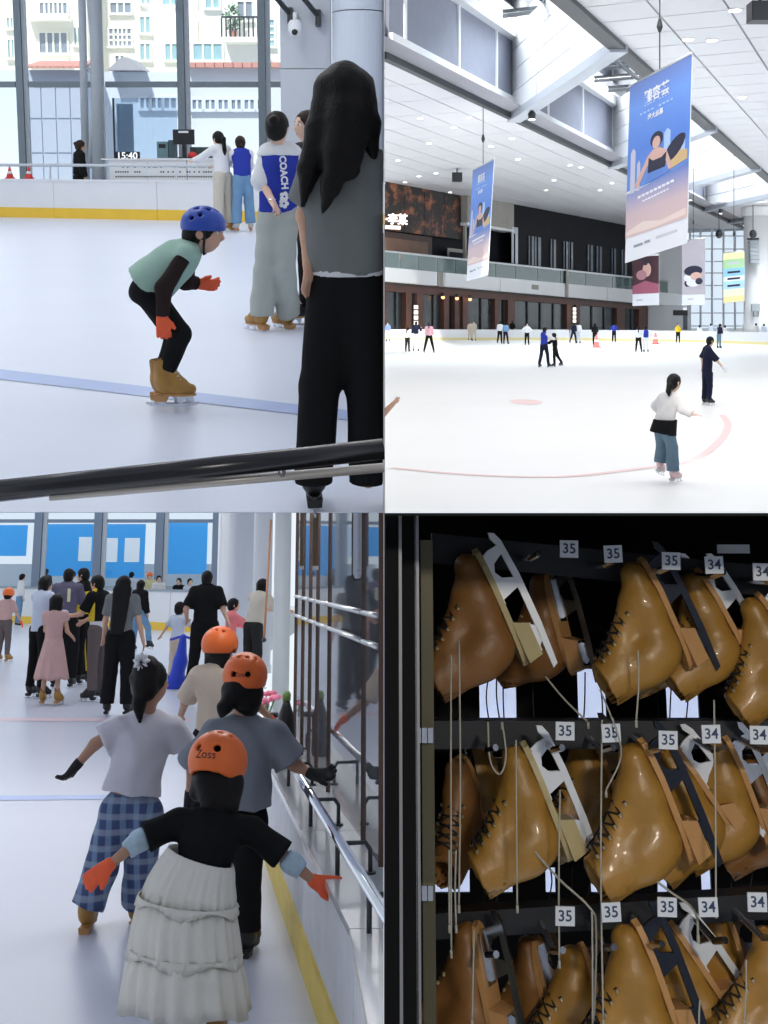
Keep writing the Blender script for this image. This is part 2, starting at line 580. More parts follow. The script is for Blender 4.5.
def person(room, loc, label, h=1.65, yaw=0.0, res=.02, lean=3, armL=(0, 8, 10), armR=(0, 8, 10), legL=(0, 3, 4), legR=(0, 3, 4),
           J=None, skin=None, tops=(), bottom=None, hair=None, helmet=None, gloves=None, shoe=TAN, sole=SOLE, hs=None, head_yaw=None, head_pitch=0,
           bulk=1.0, feet='skate', clips=(), group=None, fingers=True, curl=25, parts=None, handdir=None, lo=None, scale_skate=None, shw=1.0, face=None, toe=None, lace=None, thumbs=None):
    skin = skin or SKIN
    g = h / 1.65
    hs = hs or (.225 if h > 1.5 else .19 + .023 * h)
    a = R_(yaw)
    r = V(math.cos(a), -math.sin(a), 0); f = V(math.sin(a), math.cos(a), 0); u = V(0, 0, 1)
    anz = (.15 if feet == 'skate' else .075) * (scale_skate or min(1, .45 + .55 * g))
    ssc = scale_skate or min(1, .45 + .55 * g)
    base = h - anz - hs * .95
    Lth, Lsh = .245 * h, .235 * h
    spd = unit(rot(u, r, -lean))
    P = {}
    def leg(sd, p):
        hip = V(0, 0, 0) + r * sd * .052 * h
        th = rot(rot(-u, r, p[0]), f, -sd * p[1]) if True else None
        kn = hip + th * Lth
        sh = rot(rot(-u, r, p[0] - p[2]), f, -sd * p[1])
        return hip, kn, kn + sh * Lsh
    for sd, nm, p in ((-1, 'L', legL), (1, 'R', legR)):
        P['hip' + nm], P['kn' + nm], P['an' + nm] = leg(sd, p)
    zmin = min(P['anL'][2], P['anR'][2])
    dz = anz - zmin
    for k in list(P): P[k] = P[k] + u * dz
    pel = V(0, 0, dz) + spd * .03 * h
    P['pel'] = pel
    tors = h - hs * 1.13 - pel[2] if lean < 25 else .30 * h
    tors = max(.27 * h, min(.325 * h, tors))
    P['waist'] = pel + spd * tors * .34
    P['chest'] = pel + spd * tors * .72
    sh = pel + spd * tors * .93
    P['neck'] = pel + spd * tors * 1.02
    hd = unit(spd + u * (lean / 60.0))
    P['head'] = P['neck'] + hd * hs * .62 + f * hs * .08
    wsh = .098 * h * shw
    for sd, nm, p in ((-1, 'L', armL), (1, 'R', armR)):
        s_ = sh + r * sd * wsh
        ua = rot(rot(-u, r, p[0]), f, -sd * p[1])
        P['sh' + nm] = s_
        P['el' + nm] = s_ + ua * .165 * h
        fa = rot(rot(-u, r, p[0] + p[2]), f, -sd * p[1] * (.4 if p[2] > 30 else 1))
        P['wr' + nm] = P['el' + nm] + fa * .145 * h
    if J:
        for k, v in J.items(): P[k] = np.array(v, float)
    # torso frame after overrides
    spd = unit(P['chest'] - P['pel'])
    rr = unit(P['shR'] - P['shL']); ft = unit(np.cross(u if abs(spd @ u) > .2 else spd, rr)); ft = unit(np.cross(spd, rr))
    if ft @ f < 0: ft = -ft
    fl = (tuple(ft), .68)
    hy = yaw if head_yaw is None else head_yaw
    ha = R_(hy)
    hr = V(math.cos(ha), -math.sin(ha), 0); hf = V(math.sin(ha), math.cos(ha), 0)
    hf = rot(hf, hr, head_pitch); hu = np.cross(hr, hf)
    HR = np.stack([hr, hf, hu], 1)
    C = P['head']
    root = empty('person', room.M @ Matrix.Translation(Vector(loc)), label, 'person', group)
    lx = Vector(loc)
    def finish(fl_, name, m, par=root, rs=res):
        for (n, c) in clips:
            n = V(*n); fl_.clip(n, c - float(n @ np.array(lx)))
        me = fl_.mesh(rs, name)
        if len(me.polygons) == 0: return None
        return link(name, me, m, par)
    b = bulk * g
    # ---- body
    B = Field()
    B.cone(P['pel'], P['waist'], .120 * b, .100 * b, k=.05, flat=fl)
    B.cone(P['waist'], P['chest'], .100 * b, .118 * b, k=.05, flat=fl)
    B.cone(P['chest'], (P['shL'] + P['shR']) / 2 + 0 * u, .110 * b, .08 * b, k=.05, flat=fl)
    B.cone(P['shL'], P['shR'], .040 * b, .040 * b, k=.05)
    B.cone(P['neck'] - spd * .03, C - hu * hs * .2, .05 * b, .046 * b, k=.02)
    for nm in 'LR':
        B.cone(P['sh' + nm], P['el' + nm], .043 * b, .034 * b, k=.03)
        B.cone(P['el' + nm], P['wr' + nm], .035 * b, .024 * b, k=.02)
        B.cone(P['hip' + nm], P['kn' + nm], .082 * b, .05 * b, k=.04)
        B.cone(P['kn' + nm], P['an' + nm], .05 * b, .033 * b, k=.03)
        sd = -1 if nm == 'L' else 1
        toeo = toe[0 if nm == 'L' else 1] if toe is not None else sd * 9
        tf = rot(f, u, -toeo)
        B.cone(P['an' + nm] - u * .03 * ssc, P['an' + nm] + tf * .10 * ssc - u * .05 * ssc, .032 * ssc, .025 * ssc, k=.02)
        dd = P['wr' + nm] - P['el' + nm]
        if handdir and handdir.get(nm) is not None: dd = V(*handdir[nm])
        thumb = V(*thumbs[nm]) if thumbs and nm in thumbs else (ft * .9 - sd * rr * .4)
        gl = gloves.get(nm) if isinstance(gloves, dict) else gloves
        if gl is None:
            hand(B, P['wr' + nm], dd, thumb, g if g > .8 else g * 1.05, 0, curl, fingers and res < .016)
        else:
            B.cone(P['wr' + nm], P['wr' + nm] + unit(dd) * .06 * g, .022 * b, .02 * b, k=.02)
    # head
    B.ell(C + hu * .06 * hs, (.345 * hs, .43 * hs, .43 * hs), k=.02, R=HR)
    B.ell(C - hu * .20 * hs + hf * .10 * hs, (.26 * hs, .29 * hs, .30 * hs), k=.03, R=HR)
    B.cone(C + hf * .40 * hs + hu * .02 * hs, C + hf * .475 * hs - hu * .11 * hs, .03 * hs, .052 * hs, k=.02)
    B.cone(C + hf * .35 * hs - hu * .255 * hs - hr * .05 * hs, C + hf * .35 * hs - hu * .255 * hs + hr * .05 * hs, .045 * hs, .045 * hs, k=.015)
    for sd in (-1, 1):
        B.ell(C + hr * sd * .35 * hs - hu * .03 * hs - hf * .03 * hs, (.045 * hs, .09 * hs, .14 * hs), k=.01, R=HR)
    body = finish(B, 'body', skin)
    if face is None: face = (hf[1] < .45)
    if face and body is not None:
        for sd in (-1, 1):
            e = MB().ball((0, 0, 0), (.075 * hs, .05 * hs, .045 * hs), 10, 6)
            Mx = Matrix.Translation(Vector(C + hf * .355 * hs + hr * sd * .155 * hs + hu * .03 * hs)) @ Matrix(HR.tolist()).to_4x4()
            eo = e.build('eye', EYEW, body, Mx, True)
            MB().ball((0, .03 * hs, 0), (.034 * hs, .025 * hs, .04 * hs), 8, 5).build('iris', EYEK, eo, None, True)
            MB().tube([(-.085 * hs, .02 * hs, .09 * hs), (0, .045 * hs, .115 * hs), (.085 * hs, .015 * hs, .095 * hs)], .014 * hs, 5).build('eyebrow', HAIR, body, Mx)
        MB().ball((0, 0, 0), (.10 * hs, .03 * hs, .032 * hs), 10, 6).build('lips', LIP, body, Matrix.Translation(Vector(C + hf * .385 * hs - hu * .25 * hs)) @ Matrix(HR.tolist()).to_4x4(), True)
    # ---- tops
    for t in tops:
        G = Field(); lo_ = t.get('loose', .018); nm_ = t.get('name', 'shirt')
        G.wr = t.get('wrinkle', .0035 if res < .016 else .003); G.wf = t.get('wf', 24)
        hem = t.get('hem', .0)
        hp = P['pel'] + (P['pel'] - P['waist']) * hem
        rh = t.get('rh', .125 * b)
        if t.get('torso', True):
            G.cone(P['chest'], hp, .118 * b + lo_, rh + lo_, k=.03, flat=(tuple(ft), t.get('flat', .72)), capb=True)
            G.cone(P['chest'], (P['shL'] + P['shR']) / 2, .112 * b + lo_, .085 * b + lo_, k=.05, flat=fl)
            G.cone(P['shL'], P['shR'], .039 * b + lo_ * .7, .039 * b + lo_ * .7, k=.06)
            G.cone(P['neck'] - spd * .05, P['neck'] + spd * t.get('collar', .0), .062 * b, .055 * b, k=.03, capb=True)
        sl = t.get('sleeve', .9); sl = (sl, sl) if not hasattr(sl, '__len__') else sl
        sr = t.get('sr', .0)
        for nm, q in zip('LR', sl):
            if q <= 0: continue
            S_, E_, W_ = P['sh' + nm], P['el' + nm], P['wr' + nm]
            q1 = min(q, 1)
            e1 = S_ + (E_ - S_) * q1
            G.cone(S_, e1, .040 * b + lo_ * .8, .042 * b + lo_ + sr, k=.04, capb=(q <= 1))
            if q > 1:
                e2 = E_ + (W_ - E_) * (q - 1)
                G.cone(E_, e2, .042 * b + lo_ * .9 + sr * .6, .030 * b + lo_ + sr * .8, k=.02, capb=True)
        for (n, c) in t.get('clips', ()): G.clip(n, c)
        finish(G, nm_, t['m'])
    # ---- bottoms
    if bottom:
        kind = bottom.get('kind', 'pants'); lo_ = bottom.get('loose', .014)
        if kind == 'pants':
            G = Field(); G.wr = bottom.get('wrinkle', .003); G.wf = 19
            top = P['pel'] + (P['waist'] - P['pel']) * bottom.get('rise', .55)
            G.cone(top, P['pel'], .103 * b + lo_, .122 * b + lo_, k=.03, flat=fl, capa=True)
            q = bottom.get('hem', 1.0)
            for nm in 'LR':
                e = P['kn' + nm] + (P['an' + nm] - P['kn' + nm]) * q
                rk = bottom.get('rk', .062 * b + lo_); rh = bottom.get('rh', .045 * b + lo_)
                G.cone(P['hip' + nm], P['kn' + nm], .085 * b + lo_, rk, k=.035)
                G.cone(P['kn' + nm], e, rk, rh, k=.02, capb=True)
            finish(G, bottom.get('name', 'trousers'), bottom['m'])
        else:
            topz = bottom['z0']; hemz = bottom['z1']
            skirt(root, P, bottom['m'], topz, hemz, bottom.get('r0', .11 * b), bottom.get('r1', .2 * b), bottom.get('pleats', 14), bottom.get('amp', .08), math.atan2(ft[0], ft[1]), name=bottom.get('name', 'skirt'), ruf=bottom.get('ruf', 0))
    # ---- hair and helmet
    hm = (hair or {}).get('m', HAIR)
    st = (hair or {}).get('style', 'short')
    if hair is not False:
        G = Field(); G.wr = .002; G.wf = 60
        G.ell(C + hu * .075 * hs - hf * .015 * hs, (.385 * hs, .465 * hs, .455 * hs), k=.02, R=HR)
        if st in ('bob', 'long'):
            for sd in (-1, 0, 1):
                G.cone(C + hr * sd * .24 * hs - hf * .12 * hs + hu * .1 * hs, C + hr * sd * .26 * hs - hf * .16 * hs - hu * .5 * hs, .2 * hs, .16 * hs, k=.03)
        else:
            G.ell(C - hu * .18 * hs - hf * .2 * hs, (.30 * hs, .25 * hs, .28 * hs), k=.03, R=HR)
        if not (helmet and not face):
            G.ell(C + hf * .42 * hs - hu * .13 * hs, (.30 * hs, .34 * hs, .40 * hs), k=0, R=HR, op='sub')
        if st == 'long':
            L = hair.get('len', .35); wv = hair.get('w', .09)
            bk = P['chest'] - ft * (.10 * b)
            top0 = C - hf * .25 * hs - hu * .3 * hs
            dn = unit(bk - top0 + 1e-6)
            end = (P['chest'] - ft * (.118 * b * .72 + .085) - u * (L - .30)) if 'end' not in hair else np.array(hair['end'], float)
            for sd in (-1, -.6, -.2, .2, .6, 1):
                G.cone(top0 + hr * sd * wv * .75, end + hr * sd * wv * hair.get('we', .8), .05 * g, .022 * g, k=.03, flat=(tuple(ft), .6))
        if st == 'pony':
            L = hair.get('len', .3)
            p0 = C - hf * .42 * hs + hu * hair.get('up', .1) * hs
            p1 = p0 - hf * .16 * hs - hu * .15 * hs
            p2 = p1 - u * L * .5 - hf * .02
            p3 = p1 - u * L + hf * .01
            if 'pts' in hair: p1, p2, p3 = [np.array(q, float) for q in hair['pts']]
            G.chain([p0, p1, p2, p3], [.03, .038, .034, .012], k=.02)
        if st == 'bun':
            G.ell(C - hf * .45 * hs + hu * .2 * hs, (.16 * hs,) * 3, k=.02)
        for ex in (hair or {}).get('extra', ()):
            G.chain([np.array(q, float) for q in ex[0]], ex[1], k=.02)
        finish(G, 'hair', hm, body or root, min(res, .014))
    if helmet:
        G = Field()
        hc = C + hu * .13 * hs - hf * .01 * hs
        Rr = np.array((.50 * hs, .575 * hs, .50 * hs)) * helmet.get('s', 1.0)
        G.ell(hc, Rr, k=0, R=HR)
        G.ell(hc - hu * .012, Rr - .017, k=0, R=HR, op='sub')
        cut = helmet.get('cut', -.20)
        tilt = helmet.get('tilt', 0)
        cu = rot(hu, hr, tilt)
        G.clip(-cu, float(-cu @ (C + hu * cut * hs)))
        for (fx, fy, fz, rad) in helmet.get('vents', ()):
            dv = unit(hr * fx + hf * fy + hu * fz)
            G.cone(hc + dv * .2 * hs, hc + dv * .75 * hs, rad, rad, k=0, op='sub')
        if helmet.get('ear'):
            for sd in (-1, 1):
                G.ell(C + hr * sd * .45 * hs - hu * .22 * hs + hf * .12 * hs, (.3 * hs, .22 * hs, .20 * hs), k=0, R=HR, op='sub')
        ho = finish(G, 'helmet', helmet['m'], root, helmet.get('res', min(res, .009)))
        if helmet.get('text'):
            me = text_mesh(helmet['text'], .055 * helmet.get('ts', 1), 0)
            dv0 = helmet['tdir']
            d0 = unit(hr * dv0[0] + hf * dv0[1] + hu * dv0[2])
            tx = unit(np.cross(d0, hu)); tx = -tx; ty = np.cross(d0, tx)
            for v in me.vertices:
                d_ = unit(d0 * .115 + tx * v.co.x + ty * v.co.y)
                l = np.array([d_ @ hr, d_ @ hf, d_ @ hu])
                q = 1 / math.sqrt(((l / (Rr + .0015)) ** 2).sum())
                v.co = Vector(hc + d_ * q)
            link('lettering', me, BLACKG, ho)
        if helmet.get('strap'):
            pts = [C + hr * .34 * hs * s_ + hf * .1 * hs * 1 + hu * z_ * hs for s_, z_ in ((-1.05, .05), (-.95, -.3), (-.4, -.52), (.4, -.52), (.95, -.3), (1.05, .05))]
            MB().tube(pts, .007, 6).build('chin_strap', BLACKG, root)
    # ---- gloves
    if gloves is not None:
        for nm in 'LR':
            gl = gloves.get(nm) if isinstance(gloves, dict) else gloves
            if gl is None: continue
            sd = -1 if nm == 'L' else 1
            G = Field()
            dd = P['wr' + nm] - P['el' + nm]
            hd_ = V(*handdir[nm]) if handdir and handdir.get(nm) is not None else dd
            thumb = V(*thumbs[nm]) if thumbs and nm in thumbs else (ft * .9 - sd * rr * .4)
            G.cone(P['wr' + nm] - unit(dd) * .03 * g, P['wr' + nm], .030 * b, .029 * b, k=.01, capa=True)
            hand(G, P['wr' + nm], hd_, thumb, g if g > .8 else g * 1.05, .0035, curl, fingers)
            finish(G, 'glove', gl, root, .0065 if res < .016 else .012)
    # ---- feet
    lo = (res > .016) if lo is None else lo
    for nm in 'LR':
        sd = -1 if nm == 'L' else 1
        toeo = toe[0 if nm == 'L' else 1] if toe is not None else sd * 9
        shin = unit(P['an' + nm] - P['kn' + nm])
        A = P['an' + nm]
        fy = yaw + toeo
        Mx = Matrix.Translation(Vector(A)) @ Matrix.Rotation(R_(-fy), 4, 'Z')
        # lift of the heel of a trailing skate
        if A[2] > anz + .04: Mx = Mx @ Matrix.Rotation(R_(-min(35, (A[2] - anz) * 160)), 4, 'X')
        if clips and any(float(V(*n) @ (A + np.array(lx))) > c - .06 for n, c in clips): continue
        if feet == 'skate':
            add_skate(root, Mx, shoe, sole, lo, ssc, lace=lace)
        elif feet == 'shoe':
            G = Field()
            G.cone((0, -.02, -.035), (0, .10, -.05), .036, .032, k=.03)
            G.clip((0, 0, -1), .072)
            link('shoe', G.mesh(.014 if res > .016 else .01, 'shoe'), shoe, root, Mx)
    root['P'] = 0
    del root['P']
    return root, P, dict(C=C, hr=hr, hf=hf, hu=hu, ft=ft, rr=rr, body=body)

def skirt(root, P, m, z0, z1, r0, r1, pleats=14, amp=.08, ang=0.0, name='skirt', ruf=0, c0=None, c1=None, flat=.78, n=72, rings=12, curve=1.0):
    c0 = np.array(P['waist'] if c0 is None else c0, float).copy(); c1 = np.array((P['pel'] if c1 is None else c1), float).copy()
    c0[2] = z0; c1[2] = z1
    mb = MB()
    for side in (0, 1):
        for i in range(rings + 1):
            t = i / rings
            R = (r0 + (r1 - r0) * t ** curve) - side * .006
            c = c0 + (c1 - c0) * t
            for q in range(n):
                th = 2 * math.pi * q / n
                w = 1 + amp * min(1, t * 1.6 + ruf) * (.6 * math.sin(pleats * th) + .4 * math.sin((pleats * .618) * th + 1.3 + 2 * t))
                x = R * w * math.cos(th); y = R * w * math.sin(th) * flat
                X = x * math.cos(ang) + y * math.sin(ang); Y = -x * math.sin(ang) + y * math.cos(ang)
                mb.v.append((c[0] + X, c[1] + Y, c[2] + (.012 * math.sin(pleats * .5 * th) * t)))
    S = (rings + 1) * n
    for i in range(rings):
        for q in range(n):
            q2 = (q + 1) % n
            a_ = i * n + q; b_ = i * n + q2; c_ = (i + 1) * n + q2; d_ = (i + 1) * n + q
            mb.f.append((a_, d_, c_, b_)); mb.f.append((S + a_, S + b_, S + c_, S + d_))
    for q in range(n):
        q2 = (q + 1) % n
        e = rings * n
        mb.f.append((e + q, S + e + q, S + e + q2, e + q2)); mb.f.append((q, q2, S + q2, S + q))
    return mb.build(name, m, root, None, True)

# =================================================================== PLACE 1 (upper left): edge of the rink by the big windows
def ice_mat(name, col, rough, scale=1.2):
    m = mat(name, col, rough, noise=.035, nscale=scale, bump=.05, bscale=9, spec=.35)
    return m
ICE1 = ice_mat('ice_blue_white', (.75, .80, .93), .32)
WHITE = mat('white_board', (.80, .82, .86), .45, noise=.03, nscale=3)
WHITEP = mat('white_paint', (.82, .83, .85), .5, noise=.02, nscale=2)
YELLOW = mat('yellow_kick', (.86, .56, .05), .5, noise=.08, nscale=4)
ALU = mat('grey_mullion', (.30, .36, .41), .45, metal=.2, noise=.05, nscale=4)
STRUT = mat('white_steel_tube', (.62, .67, .74), .4)
PANE = glass('window_glass', (.93, .97, 1.0), .03)
BLUELINE = mat('blue_ice_line', (.42, .52, .82), .35, noise=.1, nscale=5)
BLACKP = mat('black_plastic', (.012, .013, .015), .4)
DARKM = mat('dark_metal', (.05, .055, .06), .4, metal=.5)
TEAL = mat('teal_casing', (.14, .24, .27), .5)
CREAM = mat('cream_wall', (.93, .91, .82), .8, noise=.04, nscale=.6)
GREYB = mat('blue_grey_wall', (.70, .76, .86), .8, noise=.08, nscale=.5)
GREYB2 = mat('grey_cladding', (.46, .52, .63), .7, noise=.05, nscale=.7)
WIND = mat('dark_window', (.28, .32, .40), .25, noise=.3, nscale=2)
WINT = mat('teal_window', (.34, .54, .60), .25, noise=.2, nscale=2)
TILE = mat('red_tile', (.62, .30, .26), .7, noise=.2, nscale=3)
REDP = mat('red_plastic', (.7, .05, .04), .5)

UM = UL.M
# partition between the two upper places and the deck under the left one
MB().box((-.0015, 4.0, -3.2), (.0015, 64, 17.5)).build('wall_divider', WHITEP, None, W0.M)['kind'] = 'structure'

def strip(room, p0, p1, w0, w1, z=.002):
    """flat stripe on the floor between two points, w0/w1 along +y"""
    return [(p0.x, p0.y, z), (p1.x, p1.y, z), (p1.x, p1.y + w1, z), (p0.x, p0.y + w0, z)]

n0 = UL.floor(384, 512); n1 = UL.floor(-60, 512)
A0 = UL.floor(0, 217); B0 = UL.floor(175, 220.5)
bd = (B0 - A0).normalized()
def bpt(X, off=0.0):
    """point on the far boards' line at room x = X"""
    t = (X - A0.x) / bd.x
    p = A0 + bd * t
    return Vector((p.x, p.y + off, 0))
L_ = -13.0
E = bpt(-.003); Wp = bpt(L_)
fl = MB().hexa([(n1.x - 1.2, n0.y, -.003), (-.003, n0.y, -.003), (E.x, E.y, -.12), (Wp.x, Wp.y, -.12), (n1.x - 1.2, n0.y, 0), (-.003, n0.y, 0), (E.x, E.y, 0), (Wp.x, Wp.y, 0)]).build('floor', ICE1, None, UM)
tag(fl, 'pale blue white ice sheet of the rink by the windows', kind='structure')
q0 = UL.floor(-30, 376); q1 = UL.floor(383.4, 425); q2 = UL.floor(383.4, 415); q3 = UL.floor(-30, 366)
MB().poly([(p.x, p.y, .003) for p in (q0, q1, q2, q3)]).build('ice_line', BLUELINE, fl)
back = MB().box((L_, 24.6, -.12), (-.003, 34.0, -.004)).build('floor_walkway', mat('walkway', (.45, .48, .5), .6, noise=.1, nscale=1), None, UM)
back['kind'] = 'structure'

# far boards: white panels with a yellow kick strip
bo = empty('rink_boards', UM @ Matrix.Translation(bpt(0)), 'long white rink boards with a yellow kick strip below the windows', 'rink boards')
ang = math.degrees(math.atan2(bd.y, bd.x))
Lb = 13.0 / bd.x
Mb = Matrix.Rotation(R_(ang), 4, 'Z')
for i in range(6):
    x1 = -i * Lb / 6 - .004; x0 = -(i + 1) * Lb / 6 + .004
    MB().box((x0, 0, .20), (x1, .06, .72)).build('panel', WHITE, bo, Mb)
    MB().box((x0, -.012, 0), (x1, .06, .20)).build('kick_strip', YELLOW, bo, Mb)
MB().box((-Lb, -.015, .72), (-.004, .09, .76)).build('cap_rail', WHITE, bo, Mb)
rl = empty('guard_rail', UM @ Matrix.Translation(bpt(0, .35)), 'thin white tube rail running along the top of the far boards', 'railing')
MB().tube([(-Lb, 0, 1.03), (-.01, 0, 1.03)], .03, 8).build('tube', STRUT, rl, Mb, True)
for i in range(5):
    MB().tube([(-1.4 - i * 2.8, 0, 0), (-1.4 - i * 2.8, 0, 1.03)], .02, 8).build('post', STRUT, rl, Mb, True)

# window wall
WY = 30.0
ww = empty('window_1', UM @ Matrix.Translation((0, WY, 0)), 'tall grey framed window wall looking onto apartment blocks', None, None, 'structure')
def wx(px): return UL.xat(px, WY, 1.3)
mull = [(-20, 9), (25.5, 11), (101.5, 9), (185.5, 12), (265.5, 12)]
xs = [wx(m) for m, _ in mull] + [-.01]
zt = UL.atY(100, 84.5, WY).z
for (m, w) in mull:
    x = wx(m); hw = w / 40.6 / 2
    MB().box((x - hw, -.12, 0), (x + hw * .2, .12, 7)).build('mullion', ALU, ww)
    MB().box((x + hw * .2 + .01, -.06, 0), (x + hw, .06, 7)).build('mullion_cover', STRUT, ww)
for i in range(len(xs) - 1):
    MB().box((xs[i] + .16, -.09, zt - .07), (xs[i + 1] - .16, .09, zt + .07)).build('transom', ALU, ww)
    MB().box((xs[i] + .12, .0, .1), (xs[i + 1] - .12, .012, zt - .08)).build('pane', PANE, ww)
    MB().box((xs[i] + .12, .0, zt + .08), (xs[i + 1] - .12, .012, 7)).build('pane', PANE, ww)
    MB().box((xs[i] + .12, -.05, 0), (xs[i + 1] - .12, .05, .1)).build('sill', ALU, ww)

# white steel V strut in front of the glass
st = empty('steel_strut', UM @ Matrix.Translation((wx(94), WY - .9, 0)), 'white steel tube column with a slanting brace before the window', 'column')
def sx(px): return UL.xat(px, WY - .9, 2) - wx(94)
MB().tube([(sx(96), 0, 0), (sx(101), 0, 6.8)], .15, 12).build('tube', STRUT, st, None, True)
MB().tube([(sx(84), 0, .6), (sx(87), 0, 6.8)], .09, 10).build('tube', STRUT, st, None, True)
MB().tube([(sx(88), -.05, .9), (sx(98), -.05, zt + .05)], .06, 10).build('brace', STRUT, st, None, True)
MB().tube([(sx(98), -.05, zt + .1), (sx(90), -.05, zt + 3.4)], .06, 10).build('brace', STRUT, st, None, True)
MB().tube([(sx(88), 0, zt + .35), (sx(99), 0, zt + .15)], .05, 10).build('cross_tube', STRUT, st, None, True)

# side wall: clad panel and round column with a camera on it
cw = empty('wall_side', UM @ Matrix.Translation((0, 23.6, 0)), 'pale clad wall panels beside the window', None, None, 'structure')
cx0 = UL.xat(281, 23.6, 2); cx1 = UL.xat(331, 23.6, 2)
CLAD = mat('pale_cladding', (.56, .60, .66), .5, noise=.03, nscale=2)
zs = UL.atY(300, 69, 23.6).z
for a_, b_ in ((0, zs - .012), (zs + .012, 7)):
    MB().box((cx0, 0, a_), (cx1, .3, b_)).build('panel', CLAD, cw)
co = empty('column', UM @ Matrix.Translation((UL.xat(360, 23.2, 2), 23.3, 0)), 'large round pale column at the right of the window', 'column')
rc = UL.xat(384, 23.2, 2) - UL.xat(360, 23.2, 2)
COLM = mat('column_paint', (.62, .68, .78), .4)
def half_col(z0, z1):
    mb = MB(); seg = 20
    pts = []
    for i in range(seg + 1):
        t = math.pi + math.pi * i / seg
        pts.append((rc * 1.15 * math.cos(t), .6 * math.sin(t)))
    pts = [(min(p[0], rc - .006), p[1]) for p in pts] + [(rc - .006, .25), (-rc * 1.15, .25)]
    k = len(pts)
    mb.v += [(p[0], p[1], z0) for p in pts] + [(p[0], p[1], z1) for p in pts]
    mb.f.append(tuple(reversed(range(k)))); mb.f.append(tuple(range(k, 2 * k)))
    for i in range(k):
        j = (i + 1) % k
        mb.f.append((i, j, k + j, k + i))
    return mb
half_col(0, UL.atY(350, 12, 23).z).build('drum', COLM, co)
half_col(UL.atY(350, 12, 23).z + .02, 7).build('drum', COLM, co)

# security camera and brackets
cc = empty('security_camera', UM @ Matrix.Translation(UL.atY(295, 20, 23.1)), 'white dome security camera hanging on the clad wall', 'camera')
MB().lathe([(.02, -.32), (.10, -.28), (.13, -.18), (.13, -.06), (.09, 0)], 14).build('dome', WHITE, cc, None, True)
MB().tube([(0, 0, -.02), (0, 0, .12), (0, .45, .14)], .04, 8).build('arm', WHITE, cc, None, True)
MB().ball((0, -.1, -.23), .06, 10, 6).build('lens', BLACKP, cc, None, True)
for p0, p1, lab in (((268, -12), (290, 14), 'dark angled steel bracket left of the dome camera'), ((297, -10), (318, 16), 'dark angled steel bracket right of the dome camera')):
    a_ = UL.atY(p0[0], p0[1], 22.9); b_ = UL.atY(p1[0], p1[1], 23.4)
    br = empty('bracket', UM @ Matrix.Translation(a_), lab, 'bracket')
    d_ = b_ - a_
    MB().tube([(0, 0, 0), d_], .05, 6).build('arm', DARKM, br)
    MB().box((d_.x - .05, d_.y - .05, d_.z - .18), (d_.x + .05, d_.y + .2, d_.z + .12)).build('foot', DARKM, br)

# ---- outside: low cladded buildings and apartment blocks
gnd = MB().box((-26, 40.4, -.4), (-.01, 60, -.15)).build('floor_street', mat('street', (.62, .62, .6), .8, noise=.1, nscale=.5), None, UM); gnd['kind'] = 'structure'
def outbox(name, px0, py0, px1, py1, Y, depth, m, label, cat='building'):
    a_ = UL.atY(px0, py1, Y); b_ = UL.atY(px1, py0, Y)
    o = empty(name, UM @ Matrix.Translation((a_.x, Y, 0)), label, cat)
    MB().box((0, 0, -.15), (b_.x - a_.x, depth, b_.z)).build('wall', m, o)
    return o, a_.x, b_.x - a_.x
def win(o, x0, Y, p, m, frame=CREAM, nv=1, nh=0, proud=.05):
    a_ = UL.atY(p[0], p[3], Y); b_ = UL.atY(p[2], p[1], Y)
    X0, X1, Z0, Z1 = a_.x - x0, b_.x - x0, a_.z, b_.z
    w = MB().box((X0, -.03, Z0), (X1, .05, Z1)).build('window', m, o)
    f = MB(); t = .07
    MB().box((X0 - t, -proud - .04, Z0 - t), (X0, .02, Z1 + t)).build('frame_post', frame, w)
    MB().box((X1, -proud - .04, Z0 - t), (X1 + t, .02, Z1 + t)).build('frame_post', frame, w)
    MB().box((X0, -proud - .04, Z1), (X1, .02, Z1 + t)).build('frame_head', frame, w)
    MB().box((X0 - .1, -proud - .12, Z0 - t - .03), (X1 + .1, .02, Z0)).build('window_sill', frame, w)
    for i in range(nv):
        x = X0 + (X1 - X0) * (i + 1) / (nv + 1)
        MB().box((x - .04, -proud - .02, Z0), (x + .04, .02, Z1)).build('glazing_bar', frame, w)
    for i in range(nh):
        z = Z0 + (Z1 - Z0) * (i + 1) / (nh + 1)
        MB().box((X0, -proud - .02, z - .04), (X1, .02, z + .04)).build('glazing_bar', frame, w)
    return w
BY = 52.0
b1, x1_, w1_ = outbox('apartment_building', -60, -70, 84, 66, BY, 6, CREAM, 'cream apartment block with a wide dark window behind the left panes')
win(b1, x1_, BY, (40.5, 33, 67, 53), WIND, nv=3)
win(b1, x1_, BY, (40.5, 3, 67, 14), WIND, nv=5)
win(b1, x1_, BY, (75, 28, 80, 45), WINT)
win(b1, x1_, BY, (8, 18, 13, 28), WINT)
win(b1, x1_, BY, (9, 40, 14, 58), WINT)
for py in (18, 61):
    a_ = UL.atY(30, py, BY); b_ = UL.atY(72, py, BY)
    MB().box((a_.x - x1_, -.7, a_.z - .16), (b_.x - x1_, 0, a_.z)).build('balcony_slab', CREAM, b1)
b2, x2_, w2_ = outbox('apartment_building', 88, -70, 196, 66, BY + 1.5, 6, mat('ivory_wall', (.92, .89, .80), .8, noise=.04, nscale=.6), 'ivory apartment block with teal windows behind the middle panes')
win(b2, x2_, BY + 1.5, (110, 29, 131, 46), WIND, nv=4, nh=2)
win(b2, x2_, BY + 1.5, (111, 3, 131, 13), WIND, nv=2)
win(b2, x2_, BY + 1.5, (141, 17, 150, 33), WINT)
win(b2, x2_, BY + 1.5, (141, 44, 150, 60), WINT)
win(b2, x2_, BY + 1.5, (166, 44, 177, 60), WINT)
